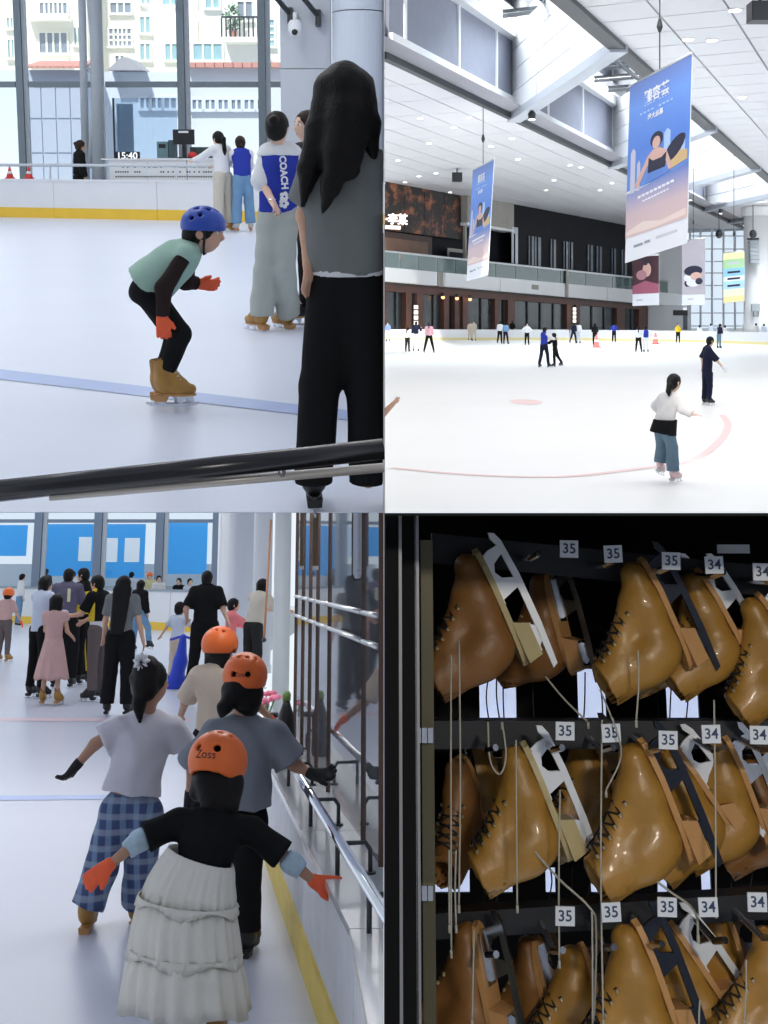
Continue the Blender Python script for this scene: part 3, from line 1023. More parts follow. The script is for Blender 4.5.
win(b2, x2_, BY + 1.5, (163, -4, 178, 5), WINT)
win(b2, x2_, BY + 1.5, (142, -6, 150, 4), WINT)
win(b2, x2_, BY + 1.5, (116, 56, 124, 62), WIND)
b3, x3_, w3_ = outbox('apartment_building', 200, -70, 283, 68, BY - 1, 6, mat('white_wall', (.90, .90, .88), .8, noise=.04, nscale=.6), 'white apartment block with a planted balcony behind the right panes')
win(b3, x3_, BY - 1, (238, 2, 252, 20), WIND, nv=1)
win(b3, x3_, BY - 1, (206, -10, 219, 8), WINT, nv=1)
win(b3, x3_, BY - 1, (262, 20, 274, 46), WINT, nv=0, nh=3)
win(b3, x3_, BY - 1, (194, 44, 222, 60), WINT, nv=2)
a_ = UL.atY(222, 37, BY - 2.2); b_ = UL.atY(258, 37, BY - 2.2)
MB().box((a_.x - x3_, -1.3, a_.z - .2), (b_.x - x3_, 0, a_.z)).build('balcony_slab', CREAM, b3)
for i in range(9):
    x = a_.x - x3_ + (b_.x - a_.x) * i / 8
    MB().box((x - .03, -1.3, a_.z), (x + .03, -1.24, a_.z + .75)).build('baluster', DARKM, b3)
MB().box((a_.x - x3_, -1.32, a_.z + .75), (b_.x - x3_, -1.22, a_.z + .82)).build('handrail', DARKM, b3)
LEAF = mat('leaf', (.14, .30, .16), .7, noise=.4, nscale=8)
pb = UL.atY(233, 40, BY - 1.75)
bush = empty('balcony_bush', UM @ Matrix.Translation((pb.x, BY - 1.75, UL.atY(233, 37, BY - 2.2).z)), 'round green bush on the balcony of the white block', 'bush')
rng = random.Random(3)
lf = MB()
for i in range(170):
    th = rng.uniform(0, 6.28); ph = rng.uniform(0, 3.1); rr_ = .38 * rng.uniform(.55, 1)
    c = Vector((rr_ * math.sin(ph) * math.cos(th), rr_ * .55 * math.sin(ph) * math.sin(th), .78 + rr_ * 1.5 * math.cos(ph)))
    d1 = Vector((rng.uniform(-1, 1), rng.uniform(-1, 1), rng.uniform(-.4, 1))).normalized() * .1
    d2 = d1.cross(Vector((rng.uniform(-1, 1), rng.uniform(-1, 1), 1))).normalized() * .05
    lf.quad(c, c + d1 + d2, c + d1 * 2, c + d1 - d2)
tag(lf.build('foliage', LEAF, bush), kind='stuff')
MB().lathe([(.14, 0), (.2, .28)], 10).build('pot', TILE, bush)
MB().tube([(0, 0, .2), (.02, 0, .7)], .03, 6).build('stem', mat('bark', (.12, .08, .05), .8), bush)

# low buildings just outside the glass
l1, lx1, lw1 = outbox('street_kiosk', 30, 70, 84, 172, 41, 2.5, GREYB2, 'grey panelled kiosk outside the glass with a red tiled roof', 'kiosk')
for i in range(4):
    for j in range(3):
        MB().box((lw1 * i / 4 + .02, -.04, .1 + j * 1.15), (lw1 * (i + 1) / 4 - .02, 0, 1.2 + j * 1.15)).build('panel', GREYB2, l1)
zr = UL.atY(50, 70, 41).z
for i in range(9):
    MB().hexa([(lw1 * (i + .04) / 9 + .1, -.5, zr + .02), (lw1 * (i + .96) / 9 + .1, -.5, zr + .02), (lw1 * (i + .96) / 9, 1.6, zr + .28), (lw1 * (i + .04) / 9, 1.6, zr + .28),
               (lw1 * (i + .04) / 9 + .1, -.5, zr + .1), (lw1 * (i + .96) / 9 + .1, -.5, zr + .1), (lw1 * (i + .96) / 9, 1.6, zr + .42), (lw1 * (i + .04) / 9, 1.6, zr + .42)]).build('tile', TILE, l1)
l2, lx2, lw2 = outbox('boundary_wall', -40, 70, 29, 175, 42, .5, GREYB, 'pale blue grey wall outside at the far left', 'wall')
l3, lx3, lw3 = outbox('low_building', 106, 72, 180, 175, 43, 3, GREYB, 'pale low building outside with a gabled canopy and a band of dark windows', 'building')
for p in ((141, 98, 150, 108), (152, 98, 162, 108), (165, 98, 176, 108)):
    win(l3, lx3, 43, p, WIND, GREYB)
a_ = UL.atY(112, 70, 43); b_ = UL.atY(147, 70, 43)
MB().hexa([(a_.x - lx3, -.8, a_.z - .05), (b_.x - lx3, -.8, a_.z - .05), (b_.x - lx3, 1, a_.z - .05), (a_.x - lx3, 1, a_.z - .05),
           ((a_.x + b_.x) / 2 - lx3 - .1, -.8, a_.z + .38), ((a_.x + b_.x) / 2 - lx3 + .1, -.8, a_.z + .38), ((a_.x + b_.x) / 2 - lx3 + .1, 1, a_.z + .38), ((a_.x + b_.x) / 2 - lx3 - .1, 1, a_.z + .38)]).build('gable_roof', mat('grey_roof', (.42, .42, .46), .7), l3)
l4, lx4, lw4 = outbox('low_building', 190, 68, 281, 175, 43.5, 3, mat('pale_stone', (.66, .70, .78), .8, noise=.06, nscale=.6), 'pale low building outside with a red tiled edge and a row of windows', 'building')
for i in range(6):
    x = 193 + i * 13
    win(l4, lx4, 43.5, (x, 100, x + 9, 109), WIND, GREYB)
for i in range(10):
    MB().box((lw4 * (i + .04) / 10, -.35, UL.atY(0, 68, 43.5).z), (lw4 * (i + .96) / 10, .6, UL.atY(0, 63, 43.5).z)).build('tile', TILE, l4)
# glass booth with a pale blue sheet
bt = empty('glass_booth', UM @ Matrix.Translation((UL.xat(114, 33, 1), 33, 0)), 'clear glass booth panel with a pale blue sheet outside the window', 'booth')
wb = UL.xat(178, 33, 1) - UL.xat(114, 33, 1)
zb = UL.atY(114, 98, 33).z
MB().box((0, 0, 0), (.05, .05, zb)).build('post', DARKM, bt)
MB().box((.06, 0, 0), (wb, .015, zb)).build('pane', glass('booth_glass', (.85, .93, 1), .05, .12), bt)
MB().box((.1, .05, .2), (.55, .06, zb - .15)).build('sheet', mat('pale_blue_sheet', (.45, .68, .86), .6), bt)

# ---- things along the far boards
CY = bpt(UL.xat(165, 24, 1)).y + 1.1
ct = empty('service_counter', UM @ Matrix.Translation((UL.xat(109, CY, .9), CY, 0)), 'white perforated service counter behind the far boards', 'counter')
cw_ = UL.xat(226, CY, .9) - UL.xat(109, CY, .9)
ztop = UL.atY(160, 160, CY).z
nP = 3
for i in range(nP):
    MB().box((cw_ * i / nP + .01, 0, .0), (cw_ * (i + 1) / nP - .01, .05, ztop)).build('panel', WHITE, ct)
MB().box((-.15, -.03, ztop), (cw_, .8, ztop + .03)).build('worktop', WHITEP, ct)
hl = MB(); rg = random.Random(5)
for j in range(5):
    for i in range(44):
        if j >= 3 and rg.random() < .6: continue
        x = .14 + i * (cw_ - .25) / 44; z = ztop - .52 + j * .095
        n = len(hl.v)
        for q in range(6):
            t = q * math.pi / 3
            hl.v.append((x + .02 * math.cos(t), -.004, z + .02 * math.sin(t)))
        hl.f.append(tuple(range(n, n + 6)))
tag(hl.build('perforation', mat('hole_dark', (.12, .13, .12), .8), ct), kind='stuff')
ck = empty('digital_clock', UM @ Matrix.Translation(UL.atY(126, 156, CY - .0) + Vector((0, .1, 0))), 'black digital clock sign with white figures on the counter', 'clock')
MB().box((-.25, 0, -.085), (.25, .06, .085)).build('case', BLACKP, ck)
lettering('15:40', .19, emis('clock_white', (.9, .95, 1), 1.2), ck, T(.0, -.003, 0, rx=90), bold=.004)
mo = empty('monitor', UM @ Matrix.Translation(UL.atY(184, 158, CY + .3)), 'black flat monitor on a stand facing the counter staff', 'monitor')
MB().box((-.215, 0, .27), (.215, .05, .57)).build('screen', BLACKP, mo)
MB().box((-.10, -.004, .50), (.10, 0, .54)).build('sticker', WHITE, mo)
MB().box((-.035, .02, 0), (.035, .05, .28)).build('stand', BLACKP, mo)
MB().box((-.13, -.08, 0), (.13, .12, .02)).build('base', BLACKP, mo)
pr = empty('till_machine', UM @ Matrix.Translation(UL.atY(167, 158, CY + .4)), 'teal grey box shaped till machine on the counter', 'machine')
MB().box((-.2, 0, 0), (.02, .3, .33)).build('case', TEAL, pr)
MB().box((.03, .02, 0), (.17, .28, .36)).build('side_case', mat('dark_teal', (.06, .10, .12), .5), pr)
MB().box((-.16, -.006, .2), (-.02, 0, .28)).build('display', BLACKP, pr)
sp = empty('speaker_box', UM @ Matrix.Translation(UL.atY(205, 158, CY + .4)), 'low dark green equipment cases beside the monitor', 'equipment')
MB().box((-.3, 0, 0), (.45, .3, .22)).build('case', mat('dark_green', (.03, .06, .05), .6), sp)
MB().ball((-.25, -.05, .06), (.1, .08, .07), 8, 6).build('red_cap', REDP, sp)
for px, lab in ((10, 'small red and white marker cone at the far left boards'), (29, 'small red and white marker cone beside the second mullion')):
    p = UL.atY(px, 178, bpt(UL.xat(px, 24, 1)).y + .3)
    cn = empty('marker_cone', UM @ Matrix.Translation((p.x, p.y, .76)), lab, 'cone')
    MB().lathe([(.11, 0), (.11, .02)], 10).build('base', REDP, cn)
    MB().lathe([(.08, .02), (.055, .1)], 10).build('lower', REDP, cn)
    MB().lathe([(.055, .1), (.04, .15)], 10).build('band', WHITE, cn)
    MB().lathe([(.04, .15), (.015, .24)], 10).build('tip', REDP, cn)

# foreground hand rail
RY = 1.62
RAILM = mat('dark_pipe', (.045, .045, .05), .25, metal=.85)
ra = UL.atY(-40, 495, RY); rb = UL.atY(383.2, 449, RY + .08)
hr_ = empty('hand_rail', UM @ Matrix.Translation(ra), 'dark steel hand rail crossing the foreground of the ice', 'railing')
d_ = rb - ra
MB().tube([(0, 0, 0), d_], .0155, 16).build('pipe', RAILM, hr_, None, True)
off = Vector((0, .03, -.036))
MB().tube([off * .5 + Vector((.12, 0, 0.012)), off + d_], .007, 10).build('lower_bar', mat('pale_bar', (.45, .42, .40), .4, metal=.3), hr_, None, True)
for t in (.25, .5, .75):
    p = d_ * t
    MB().tube([p, p + Vector((.0, .018, -.026 if t > .4 else -.02))], .006, 8).build('clip', STEEL, hr_, None, True)

# ---- unseen ceiling added to shade the sun, with fill lamps under it
cl = MB().box((-30, -7, 7.0), (-.003, 31, 7.2)).build('ceiling', WHITEP, None, UM); cl['kind'] = 'structure'
def fill_lamp(room, loc, sx, sy, power, col=(1, .98, .95), label=None, rx=0):  # builds a lamp added out of view to brighten a place
    o = empty('added_lamp', room.M @ Matrix.Translation(loc), label, 'lamp', None)
    MB().box((-sx / 2 - .05, -sy / 2 - .05, .02), (sx / 2 + .05, sy / 2 + .05, .08)).build('housing', WHITEP, o)
    ld = bpy.data.lights.new('fill_light', 'AREA'); ld.shape = 'RECTANGLE'; ld.size = sx; ld.size_y = sy; ld.energy = power; ld.color = col
    lo_ = bpy.data.objects.new('fill_light', ld); COL.objects.link(lo_); lo_.parent = o
    lo_.matrix_basis = Matrix.Rotation(R_(rx), 4, 'X')
    return o
UL_FILL = 150  # strength of the fill added over this ice
for i, (x, y, w) in enumerate(((-3.2, 9, 'nearer right'), (-8.5, 9, 'nearer left'), (-3.2, 18, 'farther right'), (-8.5, 18, 'farther left'))):
    fill_lamp(UL, (x, y, 6.9), 2.0, 6.0, UL_FILL, label='long unseen fill lamp added over the rink ice, %s of four' % w)

# ---- people of place 1
def pj(room, loc, px, py, dy=0.0):
    return tuple(room.atY(px, py, loc.y + dy) - loc)
C_BLACK = cloth('black_cloth', (.010, .010, .011))
C_CHAR = cloth('charcoal_cloth', (.025, .024, .026))
C_GREY = cloth('grey_tee', (.19, .20, .20))
C_WHITE = cloth('white_cloth', (.74, .75, .78))
C_BEIGE = cloth('beige_cloth', (.56, .52, .45))
C_BLUE = cloth('royal_blue', (.03, .05, .36))
C_JEAN = cloth('blue_jean', (.16, .30, .48), noise=.2)
C_SAGE = cloth('pale_sage', (.42, .45, .42))
C_MINT = cloth('mint', (.36, .53, .45))
C_BROWNK = cloth('brown_black', (.028, .018, .017))
BLUEH = mat('blue_helmet', (.02, .07, .42), .35, noise=.15, nscale=12)
DKHOLE = BLACKP
right_clip = [((1, 0, 0), -.004)]

# boy crouching, facing right
lb = UL.floor(165, 408)
def bj(px, py, dy=0.0): return pj(UL, lb, px, py, dy)
person(UL, lb, 'crouching child in a blue helmet and mint shirt skating to the right', h=1.27, yaw=90, res=.0095, skin=SKIN,
       J=dict(pel=bj(147, 286), waist=bj(158, 276), chest=bj(174, 262), neck=bj(192, 244), shR=bj(186, 254, -.12), shL=bj(187, 253, .12), head=bj(203, 231),
              elR=bj(164, 288, -.17), wrR=bj(162, 317, -.15), elL=bj(186, 282, .2), wrL=bj(198, 284, .24),
              hipR=bj(147, 292, -.06), hipL=bj(147, 292, .06), knR=bj(180, 334, -.07), knL=bj(176, 335, .08), anR=bj(164, 379, -.07), anL=bj(160, 378, .1)),
       tops=[dict(m=C_MINT, sleeve=0, loose=.026, hem=.12, name='shirt', flat=.95, rh=.112), dict(m=C_BROWNK, torso=False, sleeve=1.97, loose=.012, name='sleeves')],
       bottom=dict(m=C_BLACK, loose=.010, hem=.80, rise=.8), gloves=ORANGE, shoe=TAN, head_yaw=90, head_pitch=-8, scale_skate=.93, toe=(0, 0), curl=30,
       handdir=dict(R=(.08, 0, -1), L=(1, .1, -.12)), thumbs=dict(R=(1, .2, 0), L=(.2, -.5, 1)),
       helmet=dict(m=BLUEH, s=.93, cut=.02, tilt=6, ear=False, strap=True, vents=[(.35, .2, .8, .014), (-.35, .2, .8, .014), (.35, -.35, .75, .014), (.1, .55, .75, .012), (.75, -.1, .55, .012), (.75, -.5, .35, .012)]))

# woman with the white and blue jacket, seen from behind
lc_ = UL.floor(266, 331)
def cj(px, py, dy=0.0): return pj(UL, lc_, px, py, dy)
zj = cj(270, 156)[2]
root, P, HD = person(UL, lc_, 'woman in a white and blue lettered jacket and pale trousers, seen from behind', h=1.64, yaw=12, res=.012, head_yaw=8, skin=SKINP,
       J=dict(pel=cj(278, 212), waist=cj(278, 193), chest=cj(279, 168), neck=cj(279, 147), head=cj(277, 127), shL=cj(267, 154), shR=cj(293, 154, .05),
              elL=cj(262, 181, -.03), wrL=cj(272, 201, -.17), elR=cj(300, 180, .1), wrR=cj(301, 204, .2), hipL=cj(270, 218), hipR=cj(285, 218), knL=cj(265, 268), knR=cj(284, 268), anL=cj(262, 313), anR=cj(288, 312, .12)),
       tops=[dict(m=C_BLUE, sleeve=0, hem=.05, loose=.02, name='jacket_body'),
             dict(m=C_WHITE, sleeve=(.80, .8), hem=-1.2, loose=.025, sr=.012, name='jacket_yoke', clips=[((0, 0, -1), -zj)]),
             dict(m=C_WHITE, torso=False, sleeve=(1.05, 1.05), loose=.024, sr=.014, name='jacket_sleeves'),
             dict(m=C_BLACK, sleeve=0, hem=.32, loose=.012, name='undershirt')],
       bottom=dict(m=C_SAGE, loose=.016, rk=.082, rh=.09, hem=1.06, rise=.9, wrinkle=.008), hair=dict(style='bun'), shoe=TAN, toe=(-62, -60))
cm = text_mesh('COACH', .066, .0, bold=.003)
mtx = Matrix.Translation(Vector(cj(283.5, 172.5, -.165))) @ Matrix.Rotation(R_(-4), 4, 'Y') @ Matrix.Rotation(R_(90), 4, 'X') @ Matrix.Rotation(R_(-90), 4, 'Z')
link('lettering', cm, C_WHITE, root, mtx)
for k, py in enumerate((196.5, 203.5)):
    fb = MB()
    for q in range(5):
        t = q * 2 * math.pi / 5
        fb.ball((.022 * math.cos(t), 0, .022 * math.sin(t)), (.016, .004, .016), 8, 4)
    tag(fb.build('flower_print', C_WHITE, root, Matrix.Translation(Vector(cj(284.5 - k * .6, py, -.165)))), kind='stuff')
pts = [Vector(P['wrL']) + Vector((.03 * math.cos(t), .03 * math.sin(t), .012)) for t in [i * math.pi / 6 for i in range(13)]]
MB().tube(pts, .004, 5).build('bracelet', STEEL, root)

# woman mostly hidden behind the near one, face turned left
lh = UL.floor(315, 326)
person(UL, lh, 'dark haired woman in black, half hidden, her face turned to the jacket woman', h=1.56, yaw=-125, head_yaw=-118, res=.014, tops=[dict(m=C_CHAR, sleeve=1.9)], bottom=dict(m=C_BLACK, rk=.075, rh=.075),
       hair=dict(style='bob', m=HAIRB), shoe=BOOTK, skin=SKINP, clips=right_clip)

# near woman with long black hair, cut by the side wall
ln = UL.floor(346, 511)
ln.y += .02
def nj(px, py, dy=0.0): return pj(UL, ln, px, py, dy)
person(UL, ln, 'near woman with long black hair, grey tee and black trousers, seen from behind', h=1.65, yaw=3, res=.011, skin=SKIN,
       J=dict(pel=nj(347, 272), waist=nj(347, 240), chest=nj(347, 205), neck=nj(347, 148), head=nj(345, 96), shL=nj(318, 170), shR=nj(378, 170),
              elL=nj(306, 216, .03), wrL=nj(309, 258, -.02), elR=nj(388, 225), wrR=nj(384, 270), hipL=nj(333, 288), hipR=nj(361, 288), knL=nj(320, 385), knR=nj(366, 385), anL=nj(314, 472), anR=nj(368, 472)),
       tops=[dict(m=C_GREY, sleeve=.72, hem=.0, loose=.026, sr=.01, rh=.120, wrinkle=.0065, wf=18), dict(m=C_WHITE, name='undershirt', sleeve=0, hem=.09, loose=.021, rh=.12, wrinkle=.001, clips=[((0, 0, 1), nj(347, 264)[2])])],
       bottom=dict(m=C_BLACK, loose=.008, rk=.074, rh=.072, hem=1.12, rise=.3, wrinkle=.002),
       hair=dict(style='long', end=nj(342, 170, -.13), w=.07, we=.5, extra=[([nj(328, 85, .0), nj(320, 130, -.05), nj(309, 170, -.08), nj(303, 205, -.10)], [.045, .05, .04, .010]),
                                                                   ([nj(345, 110, -.07), nj(340, 150, -.10), nj(331, 185, -.14), nj(322, 216, -.14)], [.07, .06, .035, .006]),
                                                                   ([nj(362, 85, 0), nj(368, 125, -.03), nj(374, 160, -.05)], [.045, .045, .015])]),
       hs=.235, shoe=BOOTK, sole=BOOTK, clips=right_clip, fingers=False)

# skating pair by the counter
lp = UL.floor(224, 232)
def wj(px, py, dy=0.0): return pj(UL, lp, px, py, dy)
person(UL, lp, 'woman with a ponytail in white top and cream trousers leaning to the counter', h=1.58, yaw=-50, res=.02, lean=8, skin=SKINP, armL=(60, 8, 15), armR=(35, 10, 40),
       tops=[dict(m=C_WHITE, sleeve=1.9, loose=.025)], bottom=dict(m=C_BEIGE, rk=.085, rh=.09, loose=.018, rise=.8), hair=dict(style='pony', len=.38), shoe=TAN)
ls = UL.floor(243.5, 232)
person(UL, ls, 'skater in a royal blue vest, white sleeves and blue jeans beside the ponytailed woman', h=1.50, yaw=-20, res=.02, lean=12, skin=SKINP, armL=(50, 8, 30), armR=(30, 8, 30),
       tops=[dict(m=C_BLUE, sleeve=0, loose=.034, hem=.1, name='vest'), dict(m=C_WHITE, sleeve=1.8, loose=.024, hem=-.5, name='shirt')], bottom=dict(m=C_JEAN, rk=.08, rh=.085, loose=.016), hair=dict(style='bun', m=HAIRB), shoe=BOOTW)
# bystander in black behind the boards
yb = bpt(UL.xat(79, 24, 1)).y + .55
lk = Vector((UL.xat(78.5, yb, 1), yb, 0))
person(UL, lk, 'bystander in a black top standing behind the far boards', h=1.52, yaw=60, res=.022, tops=[dict(m=C_BLACK, sleeve=1.9, loose=.04)], bottom=dict(m=C_BLACK), hair=dict(style='bun', m=HAIRB), shoe=BOOTK, feet='shoe')

# =================================================================== PLACE 2 (lower left): skaters along the boards
LM = LO.M
ICE2 = ice_mat('ice_grey_white', (.66, .69, .80), .30)
STEELR = mat('chrome_rail', (.75, .78, .84), .12, metal=1)
BROWNP = mat('brown_post', (.13, .075, .055), .45, metal=.3, noise=.15, nscale=8)
SILVER = mat('silver_trim', (.60, .61, .62), .3, metal=.8)
MARBLE = mat('ledge_white', (.66, .66, .68), .16, noise=.06, nscale=4, coat=.4)
SCUFF = mat('scuffed_white', (.70, .71, .75), .4, noise=.16, nscale=7)
LYEL = mat('worn_yellow', (.78, .58, .10), .5, noise=.16, nscale=6)
GPANE = glass('barrier_glass', (.84, .88, .94), .16, .06, (.75, .8, .88))
def sheet_mat(name, col):
    """thin printed sheet that lets daylight through from behind"""
    m = bpy.data.materials.new(name); MATS[name] = m; m.use_nodes = True
    N = m.node_tree.nodes; L = m.node_tree.links
    N.remove(N['Principled BSDF'])
    out = [n for n in N if n.type == 'OUTPUT_MATERIAL'][0]
    d = N.new('ShaderNodeBsdfDiffuse'); t = N.new('ShaderNodeBsdfTranslucent'); a = N.new('ShaderNodeAddShader')
    d.inputs[0].default_value = tuple(c * .45 for c in col) + (1,); t.inputs[0].default_value = tuple(c * 1.0 for c in col) + (1,)
    L.new(d.outputs[0], a.inputs[0]); L.new(t.outputs[0], a.inputs[1]); L.new(a.outputs[0], out.inputs[0])
    return m
SKYB = sheet_mat('bright_blue_sheet', (.055, .40, .86))
WSHEET = sheet_mat('white_sheet', (.95, .96, .97))

def lfl(px, py): return LO.floor(px, py)
# right hand boards: base line on the ice
_b0 = lfl(266, 866); _b1 = lfl(316, 1018)
bdir = Vector((_b0.x - _b1.x, _b0.y - _b1.y, 0)).normalized()          # points away from the viewer
def bp(Y, off=0.0, z=0.0):
    """point on the boards at depth Y, moved 'off' to the right of the face"""
    t = (Y - _b1.y) / bdir.y
    return Vector((_b1.x + bdir.x * t + off, Y, z))
YN = 3.2
# keep everything left of the partition
HB = .60
YF = 19.0
_far0 = lfl(-40, 620); _far1 = lfl(235, 634)
fl2 = MB()
pn = bp(YN)
pts2 = [(-3.4, YN)] + [(min(bp(y_).x + .05, -.004), y_) for y_ in (YN, 3.45, 3.7, 4.0, 6)] + [(bp(YF).x + .05, YF), (_far1.x, _far1.y), (_far0.x, _far0.y), (-9, 14)]
k = len(pts2)
fl2.v += [(x, y, -.1) for x, y in pts2] + [(x, y, 0) for x, y in pts2]
fl2.f.append(tuple(reversed(range(k)))); fl2.f.append(tuple(range(k, 2 * k)))
for i in range(k):
    j = (i + 1) % k
    fl2.f.append((i, j, k + j, k + i))
fl2 = fl2.build('floor', ICE2, None, LM)
tag(fl2, 'grey white ice sheet beside the boards', kind='structure')
def istripe(p, m, name='ice_line'):
    q = [lfl(*a_) for a_ in p]
    MB().poly([(v.x, v.y, .003) for v in q]).build(name, m, fl2)
istripe(((-20, 801), (150, 799), (150, 795), (-20, 796)), BLUELINE)
istripe(((-20, 721), (190, 722), (190, 719), (-20, 718)), mat('pink_ice_line', (.80, .60, .66), .4))

# --- the boards, ledge, rail and glass on the right
bo2 = empty('rink_boards', LM @ Matrix.Translation(bp(5)), 'scuffed white rink boards with a worn yellow kick strip on the right', 'rink boards')
segs = [YN, 4.6, 6.2, 8.4, 11.5, 15, YF]
def bq(y0, y1, off0, off1, z0, z1, rel):
    a_, b_ = bp(y0), bp(y1)
    c = rel
    def g(p, o, z): return Vector((min(p.x + o, -.004), p.y, z)) - c
    return [g(a_, off0, z0), g(a_, off1, z0), g(b_, off1, z0), g(b_, off0, z0), g(a_, off0, z1), g(a_, off1, z1), g(b_, off1, z1), g(b_, off0, z1)]
c5 = bp(5)
for i in range(len(segs) - 1):
    y0, y1 = segs[i] + .004, segs[i + 1] - .004
    MB().hexa(bq(y0, y1, .015, .06, .17, HB - .03, c5)).build('panel', SCUFF, bo2)
    MB().hexa(bq(y0, y1, 0, .06, 0, .17, c5)).build('kick_strip', LYEL, bo2)
    MB().hexa(bq(y0, y1, 0, .30, HB - .03, HB, c5)).build('ledge', MARBLE, bo2)
# hand rail on brackets
RH = .755
hr2 = empty('hand_rail', LM @ Matrix.Translation(bp(5, .06, 0)), 'shiny chrome hand rail on black brackets above the white ledge', 'railing')
c6 = bp(5, .06, 0)
MB().tube([bp(3.66, .052, RH) - c6, bp(YF - 1, .06, RH) - c6], .021, 14).build('tube', STEELR, hr2, None, True)
for y in (4.55, 5.35, 6.3, 7.4, 8.8, 10.6, 13):
    a_ = bp(y, .06, RH - .02) - c6
    d_ = Vector((.0, .0, 0))
    b_ = bp(y + .02, .20, HB) - c6
    MB().tube([bp(y, .06, HB) - c6, a_, a_ + Vector((.0, 0, .0))], .010, 8).build('bracket', DARKM, hr2, None, True)
    MB().tube([a_ + Vector((0, 0, -.012)), Vector((b_.x - .02, b_.y, a_.z - .012)), Vector((b_.x, b_.y, a_.z - .04)), b_], .010, 8).build('bracket', DARKM, hr2, None, True)
    MB().lathe([(.024, 0), (.024, .01)], 10, (b_.x, b_.y)).build('foot', DARKM, hr2, Matrix.Translation((0, 0, HB)))
# glass barrier
gb = empty('glass_barrier', LM @ Matrix.Translation(bp(5, .26, HB)), 'clear glass barrier with thin brown posts above the ledge', 'barrier')
c7 = bp(5, .26, HB)
_p = []
GO = .27
for px in (381.5, 364, 330, 318, 310.5, 303.5, 296.5):
    # depth where the glass line passes column px (at mid height)
    best = min((abs((LO.M @ bp(y, GO, 1.4)).x / (LO.M @ bp(y, GO, 1.4)).y * FPX + PX - px), y) for y in [3.3 + .02 * q for q in range(900)])
    _p.append(best[1])
_p = sorted(_p)
GT = 3.4
for y in _p:
    a_ = bp(y, GO, HB) - c7
    MB().box((a_.x - .014, a_.y - .014, 0), (a_.x + .014, a_.y + .014, GT - HB)).build('post', BROWNP, gb)
for i in range(len(_p) - 1):
    a_ = bp(_p[i] + .02, GO, HB) - c7; b_ = bp(_p[i + 1] - .02, GO, HB) - c7
    MB().hexa([(a_.x - .004, a_.y, 0), (a_.x + .004, a_.y, 0), (b_.x + .004, b_.y, 0), (b_.x - .004, b_.y, 0), (a_.x - .004, a_.y, GT - HB), (a_.x + .004, a_.y, GT - HB), (b_.x + .004, b_.y, GT - HB), (b_.x - .004, b_.y, GT - HB)]).build('pane', GPANE, gb)
    for z in (1.50 - HB, 1.635 - HB):
        MB().tube([Vector((a_.x - .012, a_.y, z)), Vector((b_.x - .012, b_.y, z))], .012, 8).build('cross_rail', SILVER, gb, None, True)
a_ = bp(YN + .3, GO, HB) - c7; b_ = bp(_p[0] - .02, GO, HB) - c7
# things behind the glass
CORR = mat('corridor_wall', (.66, .70, .80), .35, noise=.06, nscale=1.2)
wr_ = MB().box((bp(9.3).x + .32, 9.3, -.1), (-.004, 9.4, 3.9)).build('wall_right', CORR, None, LM); wr_['kind'] = 'structure'
cf = MB()
_q = [(min(bp(y_).x + .30, -.004), y_) for y_ in (4.3, 5, 7, 9.3)]
cf.poly([(x_, y_, .05) for x_, y_ in _q] + [(-.004, 9.3, .05), (-.004, 4.3, .05)])
cf = cf.build('floor_corridor', mat('corridor_floor', (.42, .46, .55), .3), None, LM); cf['kind'] = 'structure'
for i_, (x_, w_) in enumerate(((-.62, .10), (-.40, .06), (-.22, .12))):
    pn_ = MB().box((x_, 9.24, .1), (x_ + w_, 9.3, 2.3)).build('trim_%d' % (i_ + 2), mat('corridor_pilaster', (.26, .29, .40), .4), None, LM); pn_['kind'] = 'structure'
for py_, pxs, lab in ((0, (299.5, 303.5), 'farther brown wooden door pull behind the glass'), (0, (312.5, 318), 'nearer brown wooden door pull behind the glass')):
    Y = 7.0 if pxs[0] < 305 else 6.3
    a_ = LO.atY(pxs[0], 566, Y); b_ = LO.atY(pxs[1], 566, Y)
    h_ = empty('door_pull', LM @ Matrix.Translation(a_), lab, 'handle')
    MB().box((0, 0, 0), (b_.x - a_.x, .03, .9)).build('bar', mat('wood_pull', (.20, .13, .07), .5, noise=.2, nscale=10), h_)
    MB().box((0, -.002, -.02), (b_.x - a_.x, .032, 0)).build('tip', SILVER, h_)
_yn = min((abs((LO.M @ bp(y, GO, 1.8)).x / (LO.M @ bp(y, GO, 1.8)).y * FPX + PX - 357.5), y) for y in [3.6 + .02 * q for q in range(200)])[1]
a_ = LO.atY(351.5, 581, _yn - .02); b_ = LO.atY(363.5, 500, _yn - .02)
sg = empty('notice_frame', LM @ Matrix.Translation(a_), 'white notice in a rounded dark frame on the glass', 'sign')
w_, h_ = b_.x - a_.x, b_.z - a_.z
MB().prism([(0, .03), (.012, 0), (w_ - .012, 0), (w_, .03), (w_, h_), (0, h_)], 0, .012).build('frame', DARKM, sg)
MB().prism([(.007, .036), (.017, .012), (w_ - .017, .012), (w_ - .007, .036), (w_ - .007, h_), (.007, h_)], -.004, 0).build('sheet', mat('notice_white', (.86, .86, .9), .5), sg)
MB().box((w_ * .45, -.006, .05), (w_ * .75, -.004, .054)).build('print', mat('grey_print', (.4, .4, .45), .6), sg)

